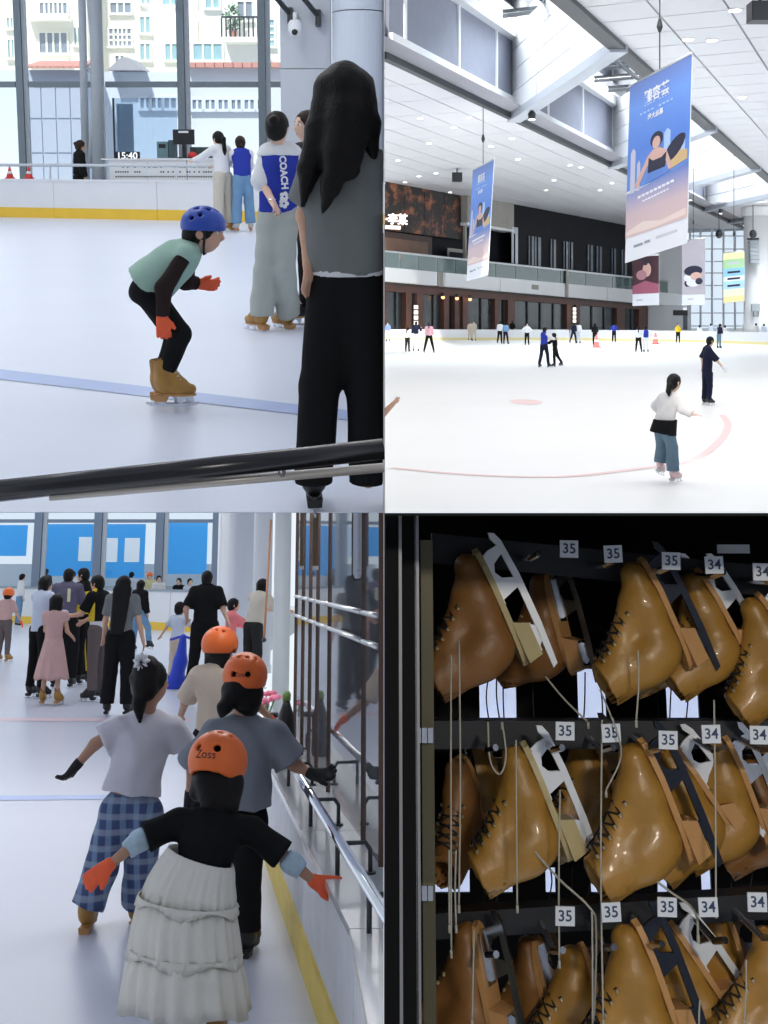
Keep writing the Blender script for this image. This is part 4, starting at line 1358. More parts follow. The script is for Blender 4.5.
# columns
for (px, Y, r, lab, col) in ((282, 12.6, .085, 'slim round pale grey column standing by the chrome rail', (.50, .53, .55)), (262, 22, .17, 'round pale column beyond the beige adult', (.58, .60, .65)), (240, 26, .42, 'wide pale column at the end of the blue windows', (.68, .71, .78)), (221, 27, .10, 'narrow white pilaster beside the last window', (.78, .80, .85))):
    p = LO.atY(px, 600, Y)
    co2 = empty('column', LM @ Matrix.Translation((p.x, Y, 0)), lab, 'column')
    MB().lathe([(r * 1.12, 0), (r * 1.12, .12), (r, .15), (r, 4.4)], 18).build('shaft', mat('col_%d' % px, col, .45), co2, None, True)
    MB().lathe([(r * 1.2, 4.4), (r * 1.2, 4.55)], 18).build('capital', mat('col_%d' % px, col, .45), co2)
# wooden pole leaning by the column
pa = LO.atY(264, 640, 11.4); pb_ = LO.atY(271, 520, 11.9)
pl = empty('wooden_pole', LM @ Matrix.Translation(pa), 'orange brown wooden pole leaning by the grey column', 'pole')
MB().tube([(0, 0, 0), pb_ - pa], .011, 8).build('shaft', mat('pole_wood', (.42, .20, .10), .5), pl, None, True)
MB().ball((0, 0, 0), .022, 8, 6).build('end_cap', DARKM, pl)

# flowers, bottle and bag on the ledge
bq_ = bp(10.4, .16, HB)
fl_ = empty('pink_bouquet', LM @ Matrix.Translation(bq_), 'pink flower bouquet lying on the ledge', 'flowers')
PINKF = mat('pink_petal', (.80, .22, .32), .6, noise=.2, nscale=20)
rg = random.Random(9)
for i in range(7):
    c = (rg.uniform(-.12, .12), rg.uniform(-.1, .1), rg.uniform(.12, .26))
    b_ = MB()
    for q in range(5):
        t = q * 1.2566
        b_.ball((c[0] + .026 * math.cos(t), c[1] + .026 * math.sin(t), c[2]), (.026, .026, .018), 6, 4)
    b_.build('flower', PINKF, fl_, None, True)
    MB().tube([c, (c[0] * .2, c[1] * .2, .0)], .005, 5).build('stem', LEAF, fl_)
bt2 = empty('drink_bottle', LM @ Matrix.Translation(bp(8.5, .15, HB)), 'dark bottle with a green cap on the ledge', 'bottle')
MB().lathe([(.05, 0), (.055, .02), (.055, .26), (.03, .33), (.022, .36)], 14).build('body', BLACKP, bt2, None, True)
MB().lathe([(.028, .36), (.03, .40), (.02, .42)], 12).build('cap', mat('lime', (.18, .30, .08), .5), bt2, None, True)
bg = empty('white_cup', LM @ Matrix.Translation(bp(9.3, .12, HB)), 'small pale paper cup with a dark lid on the ledge', 'cup')
MB().lathe([(.04, 0), (.055, .16)], 12).build('cup', WHITE, bg, None, True)
MB().lathe([(.058, .16), (.05, .19)], 12).build('lid', BLACKP, bg, None, True)

# --- far boards and windows
FB = empty('rink_boards', LM @ Matrix.Translation(_far0), 'far white rink boards with a yellow kick strip under the blue windows', 'rink boards')
fd = (_far1 - _far0); La = fd.length; Mf = Matrix.Rotation(math.atan2(fd.y, fd.x), 4, 'Z')
for i in range(5):
    MB().box((La * i / 5 + .01, 0, .22), (La * (i + 1) / 5 - .01, .08, 1.1)).build('panel', WHITE, FB, Mf)
    MB().box((La * i / 5 + .01, -.02, 0), (La * (i + 1) / 5 - .01, .08, .22)).build('kick_strip', YELLOW, FB, Mf)
MB().box((0, -.03, 1.1), (La, .12, 1.16)).build('cap_rail', mat('board_cap', (.30, .36, .42), .5), FB, Mf)
bk2 = MB().box((-20, 14, -.12), (bp(YF).x, 60, -.11)).build('floor_walkway', MATS['walkway'], None, LM); bk2['kind'] = 'structure'
W2 = 44.0
ww2 = empty('window_2', LM @ Matrix.Translation((0, W2, 0)), 'wide window wall with blue sheets behind the far boards', None, None, 'structure')
def wx2(px): return LO.xat(px, W2, 1.9)
ms = [-30, 37, 97, 159, 216]
for m_ in ms:
    x = wx2(m_)
    MB().box((x - .14, -.15, 0), (x + .14, .1, 5.6)).build('mullion', mat('slate_mullion', (.26, .33, .45), .5), ww2)
    MB().box((x + .16, -.08, 0), (x + .30, .08, 5.6)).build('mullion_cover', STRUT, ww2)
xs2 = [wx2(m_) for m_ in ms]
zsill = LO.atY(100, 586, W2).z
ztr = LO.atY(100, 521, W2).z
for i in range(4):
    x0, x1 = xs2[i] + .32, xs2[i + 1] - .15
    MB().box((x0, 0, zsill), (x1, .012, ztr - .06)).build('pane', PANE, ww2)
    MB().box((x0, 0, ztr + .06), (x1, .012, 5.6)).build('pane', PANE, ww2)
    MB().box((x0, -.08, ztr - .06), (x1, .08, ztr + .06)).build('transom', MATS['slate_mullion'], ww2)
    MB().box((x0, -.08, 0), (x1, .08, zsill)).build('sill_panel', mat('sill_grey', (.42, .50, .60), .5), ww2)
# blue hoarding sheets outside the windows, with white blank posters
HY = W2 + 2.0
for i, (p0, p1, y0, y1, lab) in enumerate(((-40, 28, 525, 556, 'bright blue hoarding sheet outside the leftmost window'), (39, 94, 524, 576, 'bright blue hoarding sheet with one white poster outside'), (98, 146, 524, 578, 'bright blue hoarding sheet with two white posters outside'), (160, 208, 520, 574, 'plain bright blue hoarding sheet outside the right window'))):
    a_ = LO.atY(p0, y1, HY); b_ = LO.atY(p1, y0, HY)
    hs_ = empty('hoarding', LM @ Matrix.Translation((a_.x, HY, a_.z)), lab, 'hoarding')
    W_, H_ = b_.x - a_.x, b_.z - a_.z
    def sheet(nm, x0, x1, z0, z1, m):
        MB().quad((x0, 0, z0), (x1, 0, z0), (x1, 0, z1), (x0, 0, z1)).build(nm, m, hs_)
    x_ = 0
    for (q0, q1, r0, r1) in {1: [(78, 92, 537, 561)], 2: [(101, 118, 538, 562), (124, 140, 538, 562)]}.get(i, []):
        c_ = LO.atY(q0, r1, HY) - a_; d_ = LO.atY(q1, r0, HY) - a_
        sheet('sheet', x_, c_.x, 0, H_, SKYB)
        sheet('sheet', c_.x, d_.x, 0, c_.z, SKYB); sheet('sheet', c_.x, d_.x, d_.z, H_, SKYB)
        sheet('poster', c_.x, d_.x, c_.z, d_.z, WSHEET)
        x_ = d_.x
    sheet('sheet', x_, W_, 0, H_, SKYB)
    MB().box((0, .05, -a_.z), (.08, .15, H_)).build('post', STRUT, hs_)
lw = MB().box((wx2(-60), HY + 4, -.5), (wx2(218) * 1.12, HY + 4.3, 1.9)).build('wall_street', mat('pale_outer_wall', (.80, .84, .88), .8), None, LM); lw['kind'] = 'structure'

# fill lamps added out of view under the deck above
for i, (x, y, z, sx_, sy_, pw, w) in enumerate(((-2.2, 10.0, 3.3, 2.4, 2.0, 52, 'nearer'), (-4.5, 18.0, 5.2, 4, 3, 85, 'middle'), (-7.5, 28.0, 7.6, 6, 5, 260, 'farther'))):
    fill_lamp(LO, (x, y, z), sx_, sy_, pw, label='square fill lamp added under the deck, %s of three' % w)

fill_lamp(LO, (-.40, 7.4, 2.72), .4, 1.0, 22, label='small fill lamp added in the corridor behind the glass')  # added only to brighten what stands behind the glass

# --- people of place 2
C_PLAID = bpy.data.materials.new('blue_plaid'); MATS['blue_plaid'] = C_PLAID
def plaid(m):
    m.use_nodes = True
    N = m.node_tree.nodes; L = m.node_tree.links; b = N['Principled BSDF']
    b.inputs['Roughness'].default_value = .85
    tc = N.new('ShaderNodeTexCoord'); sp_ = N.new('ShaderNodeSeparateXYZ'); L.new(tc.outputs['Object'], sp_.inputs[0])
    def band(out, sc, th):
        a = N.new('ShaderNodeMath'); a.operation = 'MULTIPLY'; a.inputs[1].default_value = sc; L.new(out, a.inputs[0])
        s_ = N.new('ShaderNodeMath'); s_.operation = 'SINE'; L.new(a.outputs[0], s_.inputs[0])
        r_ = N.new('ShaderNodeMapRange'); r_.inputs[1].default_value = th; r_.inputs[2].default_value = th + .5; L.new(s_.outputs[0], r_.inputs[0])
        return r_.outputs[0]
    vx = band(sp_.outputs[0], 90, .0); vz = band(sp_.outputs[2], 80, .1)
    def mixc(fac, A, Bc):
        mx = N.new('ShaderNodeMix'); mx.data_type = 'RGBA'; L.new(fac, mx.inputs['Factor'])
        if hasattr(A, 'is_linked'): L.new(A, mx.inputs['A'])
        else: mx.inputs['A'].default_value = A
        mx.inputs['B'].default_value = Bc
        return mx.outputs['Result']
    c1 = mixc(vx, (.055, .085, .20, 1), (.17, .26, .42, 1))
    hf_ = N.new('ShaderNodeMath'); hf_.operation = 'MULTIPLY'; hf_.inputs[1].default_value = .55; L.new(vz, hf_.inputs[0])
    c2 = mixc(hf_.outputs[0], c1, (.36, .42, .52, 1))
    L.new(c2, b.inputs['Base Color'])
plaid(C_PLAID)
HORANGE = mat('orange_helmet', (.90, .17, .03), .42, noise=.05, nscale=10)
C_PINK = cloth('dusty_pink', (.60, .38, .36))
C_NAVY = cloth('dusk_purple', (.115, .105, .16))
C_YEL = cloth('yellow_cloth', (.72, .52, .04))
C_MAUVE = cloth('mauve_grey', (.15, .12, .12))
C_CREAM2 = cloth('pale_beige', (.60, .50, .40))
C_SKIRT = cloth('cream_skirt', (.80, .77, .70), bump=.35, bscale=26)
C_LILAC = cloth('white_lilac_tee', (.66, .64, .70))
C_GREY2 = cloth('blue_grey_tee', (.23, .25, .29))
C_ROSE = cloth('bright_pink', (.80, .22, .24))
C_PALEB = cloth('pale_blue', (.55, .60, .72))
PADM = mat('blue_white_pad', (.42, .55, .66), .6, noise=.45, nscale=22)
VENT = [(-.30, -.95, .12, .014), (.30, -.95, .12, .014), (-.55, -.4, .75, .010), (-.2, -.6, .85, .010), (.2, -.6, .85, .010), (.55, -.4, .75, .010), (0, .3, .95, .01), (.4, .1, .9, .01), (-.4, .1, .9, .01)]

# front girl in the cream tiered skirt
lg = lfl(205, 1062)
def gj(px, py, dy=0.0): return pj(LO, lg, px, py, dy)
groot, GP, GH = person(LO, lg, 'front girl in an orange helmet, black tee and cream tiered skirt', h=1.24, yaw=6, res=.0095, skin=SKIN2, hs=.215, head_yaw=17, head_pitch=-20, bulk=1.02,
    J=dict(pel=gj(196, 896, .02), waist=gj(202, 868, .085), chest=gj(210, 838, .17), neck=gj(219, 802, .25), head=gj(217, 768, .30), shL=gj(178, 822, .2), shR=gj(252, 830, .22),
           elL=gj(140, 840, .14), wrL=gj(108, 866, .08), elR=gj(291, 862, .2), wrR=gj(315, 882, .22), hipL=gj(182, 910), hipR=gj(212, 912), knL=gj(176, 990, .03), knR=gj(216, 992, .05), anL=gj(176, 1034), anR=gj(216, 1036, .03)),
    tops=[dict(m=C_BLACK, sleeve=(.86, .8), loose=.020, hem=.0, sr=.012, rh=.076, wrinkle=.002)],
    bottom=dict(m=C_BLACK, hem=.05, loose=.008, name='shorts', rise=.4), gloves=ORANGE, curl=22, shoe=TAN, scale_skate=.85,
    handdir=dict(L=(-1, -.15, -.75), R=(1, .1, -.18)), thumbs=dict(L=(.7, -.3, -.8), R=(-.3, -.2, -1)), hair=dict(style='bob', extra=[([gj(208, 782, .24), gj(212, 802, .2)], [.06, .05]), ([gj(230, 784, .27), gj(228, 804, .22)], [.06, .05])]),
    helmet=dict(m=HORANGE, s=1.15, cut=-.26, tilt=-10, ear=False, vents=[(-.30, -.95, .22, .013), (.34, -.95, .22, .016)] + VENT[2:], text='Zoss', ts=.72, tdir=(0.02, -1, -.02), res=.0065))
def ringskirt(root, rows, m, name, pl=24, amp=.05):
    """rows: (px_left, px_right, py, dy) silhouettes; a closed pleated sheet"""
    mb = MB(); n = 96
    cs = []
    for (a0, a1, py, dy, tl) in rows:
        l_ = Vector(gj(a0, py, dy)); r_ = Vector(gj(a1, py, dy)); cs.append(((l_ + r_) / 2, (r_.x - l_.x) / 2, tl))
    for side in (0, 1):
        for i, (c, R, tl) in enumerate(cs):
            t = i / (len(cs) - 1)
            Rr = R - side * .005
            for q in range(n):
                th = 2 * math.pi * q / n
                w = 1 + amp * (.35 + .65 * t) * (.6 * math.sin(pl * th + .7 * math.sin(3 * th)) + .4 * math.sin(pl * .55 * th + 2))
                mb.v.append((c.x + Rr * w * math.cos(th), c.y + Rr * .80 * w * math.sin(th), c.z + tl * Rr * w * math.cos(th) + .004 * math.sin(pl * th) * t + (.016 * math.sin(5 * th) * t if i == len(cs) - 1 else 0)))
    S = len(cs) * n
    for i in range(len(cs) - 1):
        for q in range(n):
            q2 = (q + 1) % n
            a_, b_, c_, d_ = i * n + q, i * n + q2, (i + 1) * n + q2, (i + 1) * n + q
            mb.f.append((a_, d_, c_, b_)); mb.f.append((S + a_, S + b_, S + c_, S + d_))
    e = (len(cs) - 1) * n
    for q in range(n):
        q2 = (q + 1) % n
        mb.f.append((e + q, S + e + q, S + e + q2, e + q2)); mb.f.append((q, q2, S + q2, S + q))
    return mb.build(name, m, root, None, True)
sk = ringskirt(groot, [(168, 234, 856, .085, -.30), (165, 235, 862, .08, -.30), (156, 235, 874, .06, -.25), (147, 236, 888, .04, -.18), (140, 236, 905, .02, -.12)], C_SKIRT, 'skirt', 34, .045)
ringskirt(groot, [(139, 235, 902, .02, -.12), (133, 238, 925, .015, -.1), (130, 240, 946, .01, -.08), (129, 240, 957, .01, -.08)], C_SKIRT, 'skirt_tier', 26, .075)
ringskirt(groot, [(130, 239, 952, .01, -.08), (126, 243, 970, .005, -.06), (123, 246, 992, 0, -.05), (121, 247, 1008, 0, -.05)], C_SKIRT, 'skirt_tier', 19, .10)
for rws in ([(138, 237, 899, .02, -.12), (136, 239, 906, .02, -.12)], [(128, 241, 949, .01, -.08), (127, 243, 957, .01, -.08)]):
    ringskirt(groot, rws, C_SKIRT, 'ruffle', 44, .035)
for nm, w0, w1 in (('L', .55, 1.25), ('R', .45, 1.2)):
    S_, E_, W_ = GP['sh' + nm], GP['el' + nm], GP['wr' + nm]
    G = Field(); G.wr = .002; G.wf = 60
    G.cone(E_ - (E_ - S_) * .12, E_ + (W_ - E_) * .05, .042, .043, k=.015, capa=True)
    G.cone(E_ + (W_ - E_) * .0, E_ + (W_ - E_) * .42, .043, .036, k=.015, capb=True)
    link('elbow_pad', G.mesh(.008, 'elbow_pad'), PADM, groot)

# girl in white tee and plaid trousers
lw_ = lfl(118, 930)
def tj(px, py, dy=0.0): return pj(LO, lw_, px, py, dy)
person(LO, lw_, 'girl in a white tee and blue plaid trousers with a white hair scrunchie', h=1.46, yaw=10, res=.0105, skin=SKIN2, hs=.22, head_yaw=52,
    J=dict(pel=tj(131, 800), waist=tj(133, 778), chest=tj(141, 745), neck=tj(148, 712), head=tj(150, 682), shL=tj(122, 726), shR=tj(174, 727, .04),
           elL=tj(95, 744, -.02), wrL=tj(77, 765, -.03), elR=tj(188, 752, .1), wrR=tj(205, 762, .2), hipL=tj(117, 812), hipR=tj(145, 814), knL=tj(103, 865), knR=tj(140, 862, .08), anL=tj(87, 908, -.04), anR=tj(137, 905, .16)),
    tops=[dict(m=C_LILAC, sleeve=(.72, .75), loose=.026, hem=-.3, sr=.014, rh=.128, wrinkle=.009, wf=20)], bottom=dict(m=C_PLAID, loose=.020, rk=.086, rh=.088, hem=.98, rise=.4, wrinkle=.007),
    gloves=BLACKG, shoe=TAN, hair=dict(style='pony', pts=[tj(141, 690, -.09), tj(139, 705, -.10), tj(140, 722, -.08)], extra=[([tj(146, 668, -.05), tj(146, 690, -.08)], [.07, .06])]), toe=(-8, 20), curl=40, face=True)
sc = empty('hair_scrunchie', LM @ Matrix.Translation(lw_ + Vector(tj(141.5, 662, -.10))), 'white frilled scrunchie on the hair of the plaid trousered girl', 'scrunchie')
rg = random.Random(2)
b_ = MB()
n_, m_ = 40, 8
for i in range(n_):
    t = 2 * math.pi * i / n_
    for q in range(m_):
        s_ = 2 * math.pi * q / m_
        rr_ = .018 + .006 * math.sin(9 * t)
        b_.v.append(((.024 + rr_ * math.cos(s_)) * math.cos(t), rr_ * math.sin(s_), (.030 + rr_ * math.cos(s_)) * math.sin(t)))
for i in range(n_):
    for q in range(m_):
        i2, q2 = (i + 1) % n_, (q + 1) % m_
        b_.f.append((i * m_ + q, i * m_ + q2, i2 * m_ + q2, i2 * m_ + q))
b_.build('band', C_WHITE, sc, None, True)
MB().ball((0, .01, 0), (.02, .015, .026), 8, 6).build('knot', C_WHITE, sc, None, True)

# grey tee with orange helmet, holding the rail
lt = lfl(240, 957)
def yj(px, py, dy=0.0): return pj(LO, lt, px, py, dy)
person(LO, lt, 'child in a grey tee and orange helmet gripping the chrome rail', h=1.46, yaw=4, res=.0105, skin=SKIN2, hs=.222, bulk=1.05,
    J=dict(pel=yj(240, 806), waist=yj(240, 785), chest=yj(241, 755), neck=yj(243, 715), head=yj(245, 681), shL=yj(212, 735), shR=yj(272, 733),
           elL=yj(193, 768, .05), wrL=yj(190, 795, .1), elR=yj(295, 765, .02), wrR=yj(312, 774, .0), hipL=yj(231, 822), hipR=yj(250, 822), knL=yj(228, 875, .1), knR=yj(247, 878), anL=yj(229, 915, .18), anR=yj(247, 930)),
    tops=[dict(m=C_GREY2, sleeve=(.9, .86), loose=.032, hem=.1, sr=.022, rh=.135, wrinkle=.009, wf=19, flat=.8)], bottom=dict(m=C_BLACK, loose=.014, rk=.068, rh=.07, hem=1.0),
    gloves=BLACKG, shoe=BOOTK, sole=BOOTK, hair=dict(style='pony', pts=[yj(230, 700, -.1), yj(224, 708, -.12), yj(221, 716, -.11)], extra=[([yj(238, 692, -.05), yj(246, 702, -.06)], [.085, .06]), ([yj(252, 694, -.03), yj(250, 706, -.03)], [.06, .05])]),
    handdir=dict(R=(1, .3, -.1)), thumbs=dict(R=(-.3, -.8, -.5)), curl=45,
    helmet=dict(m=HORANGE, s=1.02, cut=-.16, tilt=-4, vents=VENT, text='Zoss', ts=.5, tdir=(.0, -1, .10), res=.0065))

# beige tee with orange helmet, beyond
lz = lfl(212, 873)
def zj_(px, py, dy=0.0): return pj(LO, lz, px, py, dy)
person(LO, lz, 'child in a beige tee and orange helmet ahead of the grey tee child', h=1.36, yaw=8, res=.013, skin=SKIN2, hs=.215, armL=(25, 32, 20), armR=(20, 30, 30), head_yaw=30,
    tops=[dict(m=C_CREAM2, sleeve=.85, loose=.026, sr=.012)], bottom=dict(m=C_BLACK), shoe=TAN, gloves=dict(R=ORANGE), hair=dict(style='bob'),
    helmet=dict(m=HORANGE, s=1.05, cut=-.14, tilt=-4, ear=True, vents=VENT[2:], res=.008))

# the far group
def lperson(px, row, label, **kw):
    return person(LO, lfl(px, row), label, **kw)
lperson(117, 716, 'woman with long black hair, grey tee and black trousers in the middle group', h=1.69, yaw=6, res=.016, tops=[dict(m=C_GREY, sleeve=.75, loose=.022, hem=-.1), dict(m=C_WHITE, name='undershirt', sleeve=0, hem=.05, loose=.018)], bottom=dict(m=C_BLACK, rk=.09, rh=.09, loose=.02, rise=.6), armL=(5, 12, 20), armR=(-5, 14, 8),
        hair=dict(style='long', len=.62, w=.10, we=.7), shoe=BOOTK, sole=BOOTK)
g1, GP1, _h = lperson(50, 705, 'girl in a dusty pink dress and tan skates', h=1.38, yaw=8, res=.017, tops=[dict(m=C_PINK, sleeve=.35, loose=.02, hem=.45, name='dress_top')], bottom=dict(kind='skirt', m=C_PINK, z0=.88, z1=.34, r0=.125, r1=.24, pleats=12, amp=.07, name='dress_skirt'), hair=dict(style='bob'), armL=(20, 8, 60), armR=(15, 6, 50))
lperson(36, 698, 'woman in a loose white top and black trousers beside the pink dress', h=1.66, yaw=38, res=.017, tops=[dict(m=C_PALEB, sleeve=1.7, loose=.035, hem=.5)], bottom=dict(m=C_BLACK, rk=.07, rh=.06), hair=dict(style='bob'), armL=(30, 5, 80), armR=(25, 8, 60), shoe=BOOTK, sole=BOOTK)
r_, P_, H_ = lperson(62, 688, 'person in a dusk purple tee with a number on the back', h=1.79, yaw=2, res=.017, tops=[dict(m=C_NAVY, sleeve=.9, loose=.03, hem=.1)], bottom=dict(m=C_BLACK, rk=.12, rh=.09, loose=.03), hair=dict(style='short'), armL=(15, 14, 50), armR=(20, 14, 60), shoe=BOOTK, sole=BOOTK)
lettering('1', .26, cloth('pale_yellow_print', (.66, .64, .42)), r_, Matrix.Translation(Vector(P_['chest']) + Vector((.06, -.135, -.02))) @ Matrix.Rotation(R_(90), 4, 'X'), bold=.012)
r_, P_, H_ = lperson(81, 684, 'tall rink guard in a black and yellow jacket facing left', h=1.80, yaw=-75, res=.017, tops=[dict(m=C_BLACK, sleeve=1.9, loose=.035, hem=.1, name='jacket'), dict(m=C_YEL, sleeve=0, loose=.04, hem=-.1, name='yellow_panel', clips=[((0, 1, 0), -.03), ((0, 0, 1), 1.45)])], bottom=dict(m=C_BLACK, rk=.085, rh=.08), hair=dict(style='short'), armL=(40, 6, 60), armR=(35, 6, 50), shoe=BOOTK, sole=BOOTK)
MB().tube([Vector(P_['hipR']) + Vector((0, -.10, 0)), Vector(P_['knR']) + Vector((0, -.088, 0)), Vector(P_['anR']) + Vector((0, -.082, .05))], .012, 6).build('side_stripe', C_YEL, r_)
lperson(95, 701, 'youth in a yellow and black vest over a white shirt and mauve trousers', h=1.68, yaw=-70, res=.017, tops=[dict(m=C_WHITE, sleeve=.6, loose=.022, hem=.45), dict(m=C_BLACK, sleeve=.8, loose=.034, hem=-.5, name='vest'), dict(m=C_YEL, sleeve=0, loose=.042, hem=-.5, name='yellow_panel', clips=[((1, 0, 0), -.02)])], bottom=dict(m=C_MAUVE, rk=.075, rh=.07), hair=dict(style='short'), armL=(30, 6, 50), armR=(25, 6, 40), shoe=BOOTK, sole=BOOTK)
lperson(203, 697, 'man in black with hands on hips seen from behind', h=1.76, yaw=3, res=.016, tops=[dict(m=C_BLACK, sleeve=.85, loose=.035, hem=.1)], bottom=dict(m=C_BLACK, rk=.08, rh=.075, loose=.02), hair=dict(style='short'), armL=(-18, 22, 70), armR=(-18, 22, 70), legL=(0, 7, 2), legR=(0, 7, 2), shoe=BOOTK, sole=BOOTK, bulk=1.08)
lperson(137, 652, 'hooded skater in black with blue jeans leg kicked to the right', h=1.46, yaw=30, res=.02, tops=[dict(m=C_BLACK, sleeve=1.9, loose=.04, hem=.5)], bottom=dict(m=C_JEAN, rk=.07, rh=.065), hair=dict(style='bob'), legR=(10, 26, 30), shoe=BOOTK, sole=BOOTK)
lperson(176, 684, 'small child in a pale tee holding the blue skating aid', h=1.16, yaw=20, res=.018, tops=[dict(m=C_PALEB, sleeve=.7, loose=.025)], bottom=dict(m=C_CREAM2), armL=(5, 40, 5), armR=(50, 8, 20), hair=dict(style='short'))
lperson(229, 683, 'child in a bright pink jacket by the chrome rail', h=1.22, yaw=70, res=.018, tops=[dict(m=C_ROSE, sleeve=1.9, loose=.035, hem=.3)], bottom=dict(m=C_PALEB), armL=(50, 8, 20), armR=(55, 10, 20), hair=dict(style='short'), shoe=BOOTW)
lperson(252, 689, 'adult in a beige shirt with black hair bending over the rail', h=1.62, yaw=40, res=.018, lean=16, tops=[dict(m=C_BEIGE, sleeve=.9, loose=.04)], bottom=dict(m=C_CHAR), armL=(50, 10, 30), armR=(45, 10, 40), hair=dict(style='bob'), shoe=BOOTK, sole=BOOTK)
# people at or behind the far boards
for px, row, h_, yw, tm, bm_, lab, hl_ in (
        (18, 622, 1.58, 60, C_WHITE, C_JEAN, 'person in a white shirt and blue jeans at the far left boards', None),
        (43, 624, 1.72, 10, C_BLACK, C_CHAR, 'person in black beyond the purple tee', None),
        (148, 629, 1.60, 170, cloth('pale_lemon', (.62, .60, .36)), C_PALEB, 'person in a pale lemon top and orange beanie by the far boards', 'beanie'),
        (157, 630, 1.52, 160, C_WHITE, C_PALEB, 'person in white beside the orange beanie', None),
        (178, 631, 1.45, 190, C_BLACK, C_BLACK, 'dark clothed person leaning at the far boards', None),
        (188, 632, 1.44, 150, C_PALEB, C_CHAR, 'person in a pale top beside the dark clothed one', None),
        (129, 626, 1.62, 20, C_PALEB, C_CHAR, 'person in pale blue behind the hooded skater', None),
        (71, 628, 1.66, -30, C_WHITE, C_CHAR, 'person in white between the purple tee and the guard', None)):
    r_, P_, H_ = lperson(px, row + 3 if px < 20 else row - 6, lab, h=h_, yaw=yw, res=.028, tops=[dict(m=tm, sleeve=1.6, loose=.03)], bottom=dict(m=bm_), hair=dict(style='short'), feet='shoe', shoe=BOOTK, skin=SKINP)
    if hl_:
        G = Field(); G.ell(H_['C'] + H_['hu'] * .035, (.105, .115, .11)); G.clip((0, 0, -1), -float(H_['C'][2]) - .01)
        link('beanie', G.mesh(.02, 'beanie'), HORANGE, r_)
lperson(3, 662, 'child in an orange helmet and pink top at the left edge', h=1.30, yaw=20, res=.02, tops=[dict(m=C_PINK, sleeve=.8, loose=.03)], bottom=dict(m=C_MAUVE), armR=(10, 22, 10), gloves=ORANGE, helmet=dict(m=HORANGE, s=1.0, cut=-.1, tilt=-4))

# blue skating aid
pa_ = lfl(178, 690)
aid = empty('skating_aid', LM @ Matrix.Translation((pa_.x, pa_.y - .1, 0)), 'blue plastic seal shaped skating aid in front of the small child', 'skating aid')
G = Field()
G.cone((-.10, 0, .10), (.16, .1, .10), .09, .09, k=.05); G.cone((-.03, 0, .12), (.03, .05, .42), .12, .10, k=.08); G.cone((.03, .05, .42), (.06, .06, .78), .10, .05, k=.06)
link('body', G.mesh(.02, 'body'), mat('blue_plastic', (.015, .05, .55), .35), aid)
MB().tube([(-.14, .08, .74), (.06, .06, .80), (.24, .02, .74)], .02, 8).build('handle', MATS['blue_plastic'], aid, None, True)
for y in (-.08, .14):
    MB().tube([(-.22, y, .012), (.26, y, .012)], .014, 6).build('runner', WHITE, aid)

# =================================================================== PLACE 3 (lower right): rental skate rack
RK = mat('rack_black', (.007, .007, .008), .6, noise=.4, nscale=6, spec=.15)
RKM = mat('rack_bar', (.020, .022, .028), .5, metal=.2, noise=.3, nscale=8)
OLIVE = mat('olive_post', (.12, .105, .06), .35, metal=.4, noise=.2, nscale=5)
TAGM = mat('tag_white', (.72, .75, .80), .5)
TAGT = mat('tag_print', (.03, .05, .12), .6)
D = 2.3
def ra_(px, py, Y=D): return LO.atY(px, py, Y)
def xr(x): return max(x, .0005)
# cabinet shell
XR = LO.xat(800, 3.0, 1.2)
sh = empty('skate_rack', LM @ Matrix.Translation((0, D, 0)), 'tall black rental rack with three rails of tan figure skates', 'rack')
def rb(name, lo, hi, m):
    lo = (xr(lo[0]), lo[1] - D, lo[2]); hi = (hi[0], hi[1] - D, hi[2])
    return MB().box(lo, hi).build(name, m, sh)
def pr_box(name, p0, p1, Y, t, m):
    a_ = ra_(p0[0], p1[1], Y); b_ = ra_(p1[0], p0[1], Y)
    return rb(name, (a_.x, Y, a_.z), (b_.x, Y + t, b_.z), m)
BK = 2.72
PAPER = sheet_mat('backlit_paper', (.74, .77, .86))
# back panel: dark sheets with openings through which pale daylight shows
holes = {(668, 722): [(479, 517), (577, 607), (665, 700), (745, 775)], (855, 893): [(432, 470), (484, 513), (545, 556), (590, 606), (655, 668), (700, 712)], (1000, 1024): [(660, 672), (735, 752)]}
prev = 513
for (r0, r1), hs_ in holes.items():
    pr_box('back_panel', (384, prev), (860, r0), BK, .01, RK)
    x = 384
    for (h0, h1) in hs_:
        pr_box('paper_sheet', (h0 - 3, r0 - 2), (h1 + 3, r1 + 2), BK + .03, .001, PAPER)
        pr_box('back_panel', (x, r0), (h0, r1), BK, .01, RK); x = h1
    pr_box('back_panel', (x, r0), (860, r1), BK, .01, RK)
    prev = r1
pr_box('back_panel', (384, prev), (860, 1120), BK, .01, RK)
zt_ = ra_(500, 513.5, 1.7).z
a_ = ra_(384, 513, 1.75); b_ = ra_(384, 513, BK)
MB().hexa([(.001, 1.75 - D, a_.z - .004), (XR, 1.75 - D, a_.z - .004), (XR, BK - D, b_.z - .004), (.004, BK - D, b_.z - .004), (.004, 1.75 - D, a_.z), (XR, 1.75 - D, a_.z), (XR, BK - D, b_.z), (.004, BK - D, b_.z)]).build('top_panel', RK, sh)
MB().box((.0005, 1.75 - D, .3), (.003, BK - D, a_.z - .01)).build('side_panel', RK, sh)
MB().box((XR, 1.75 - D, .3), (XR + .02, BK - D, a_.z)).build('side_panel', RK, sh)
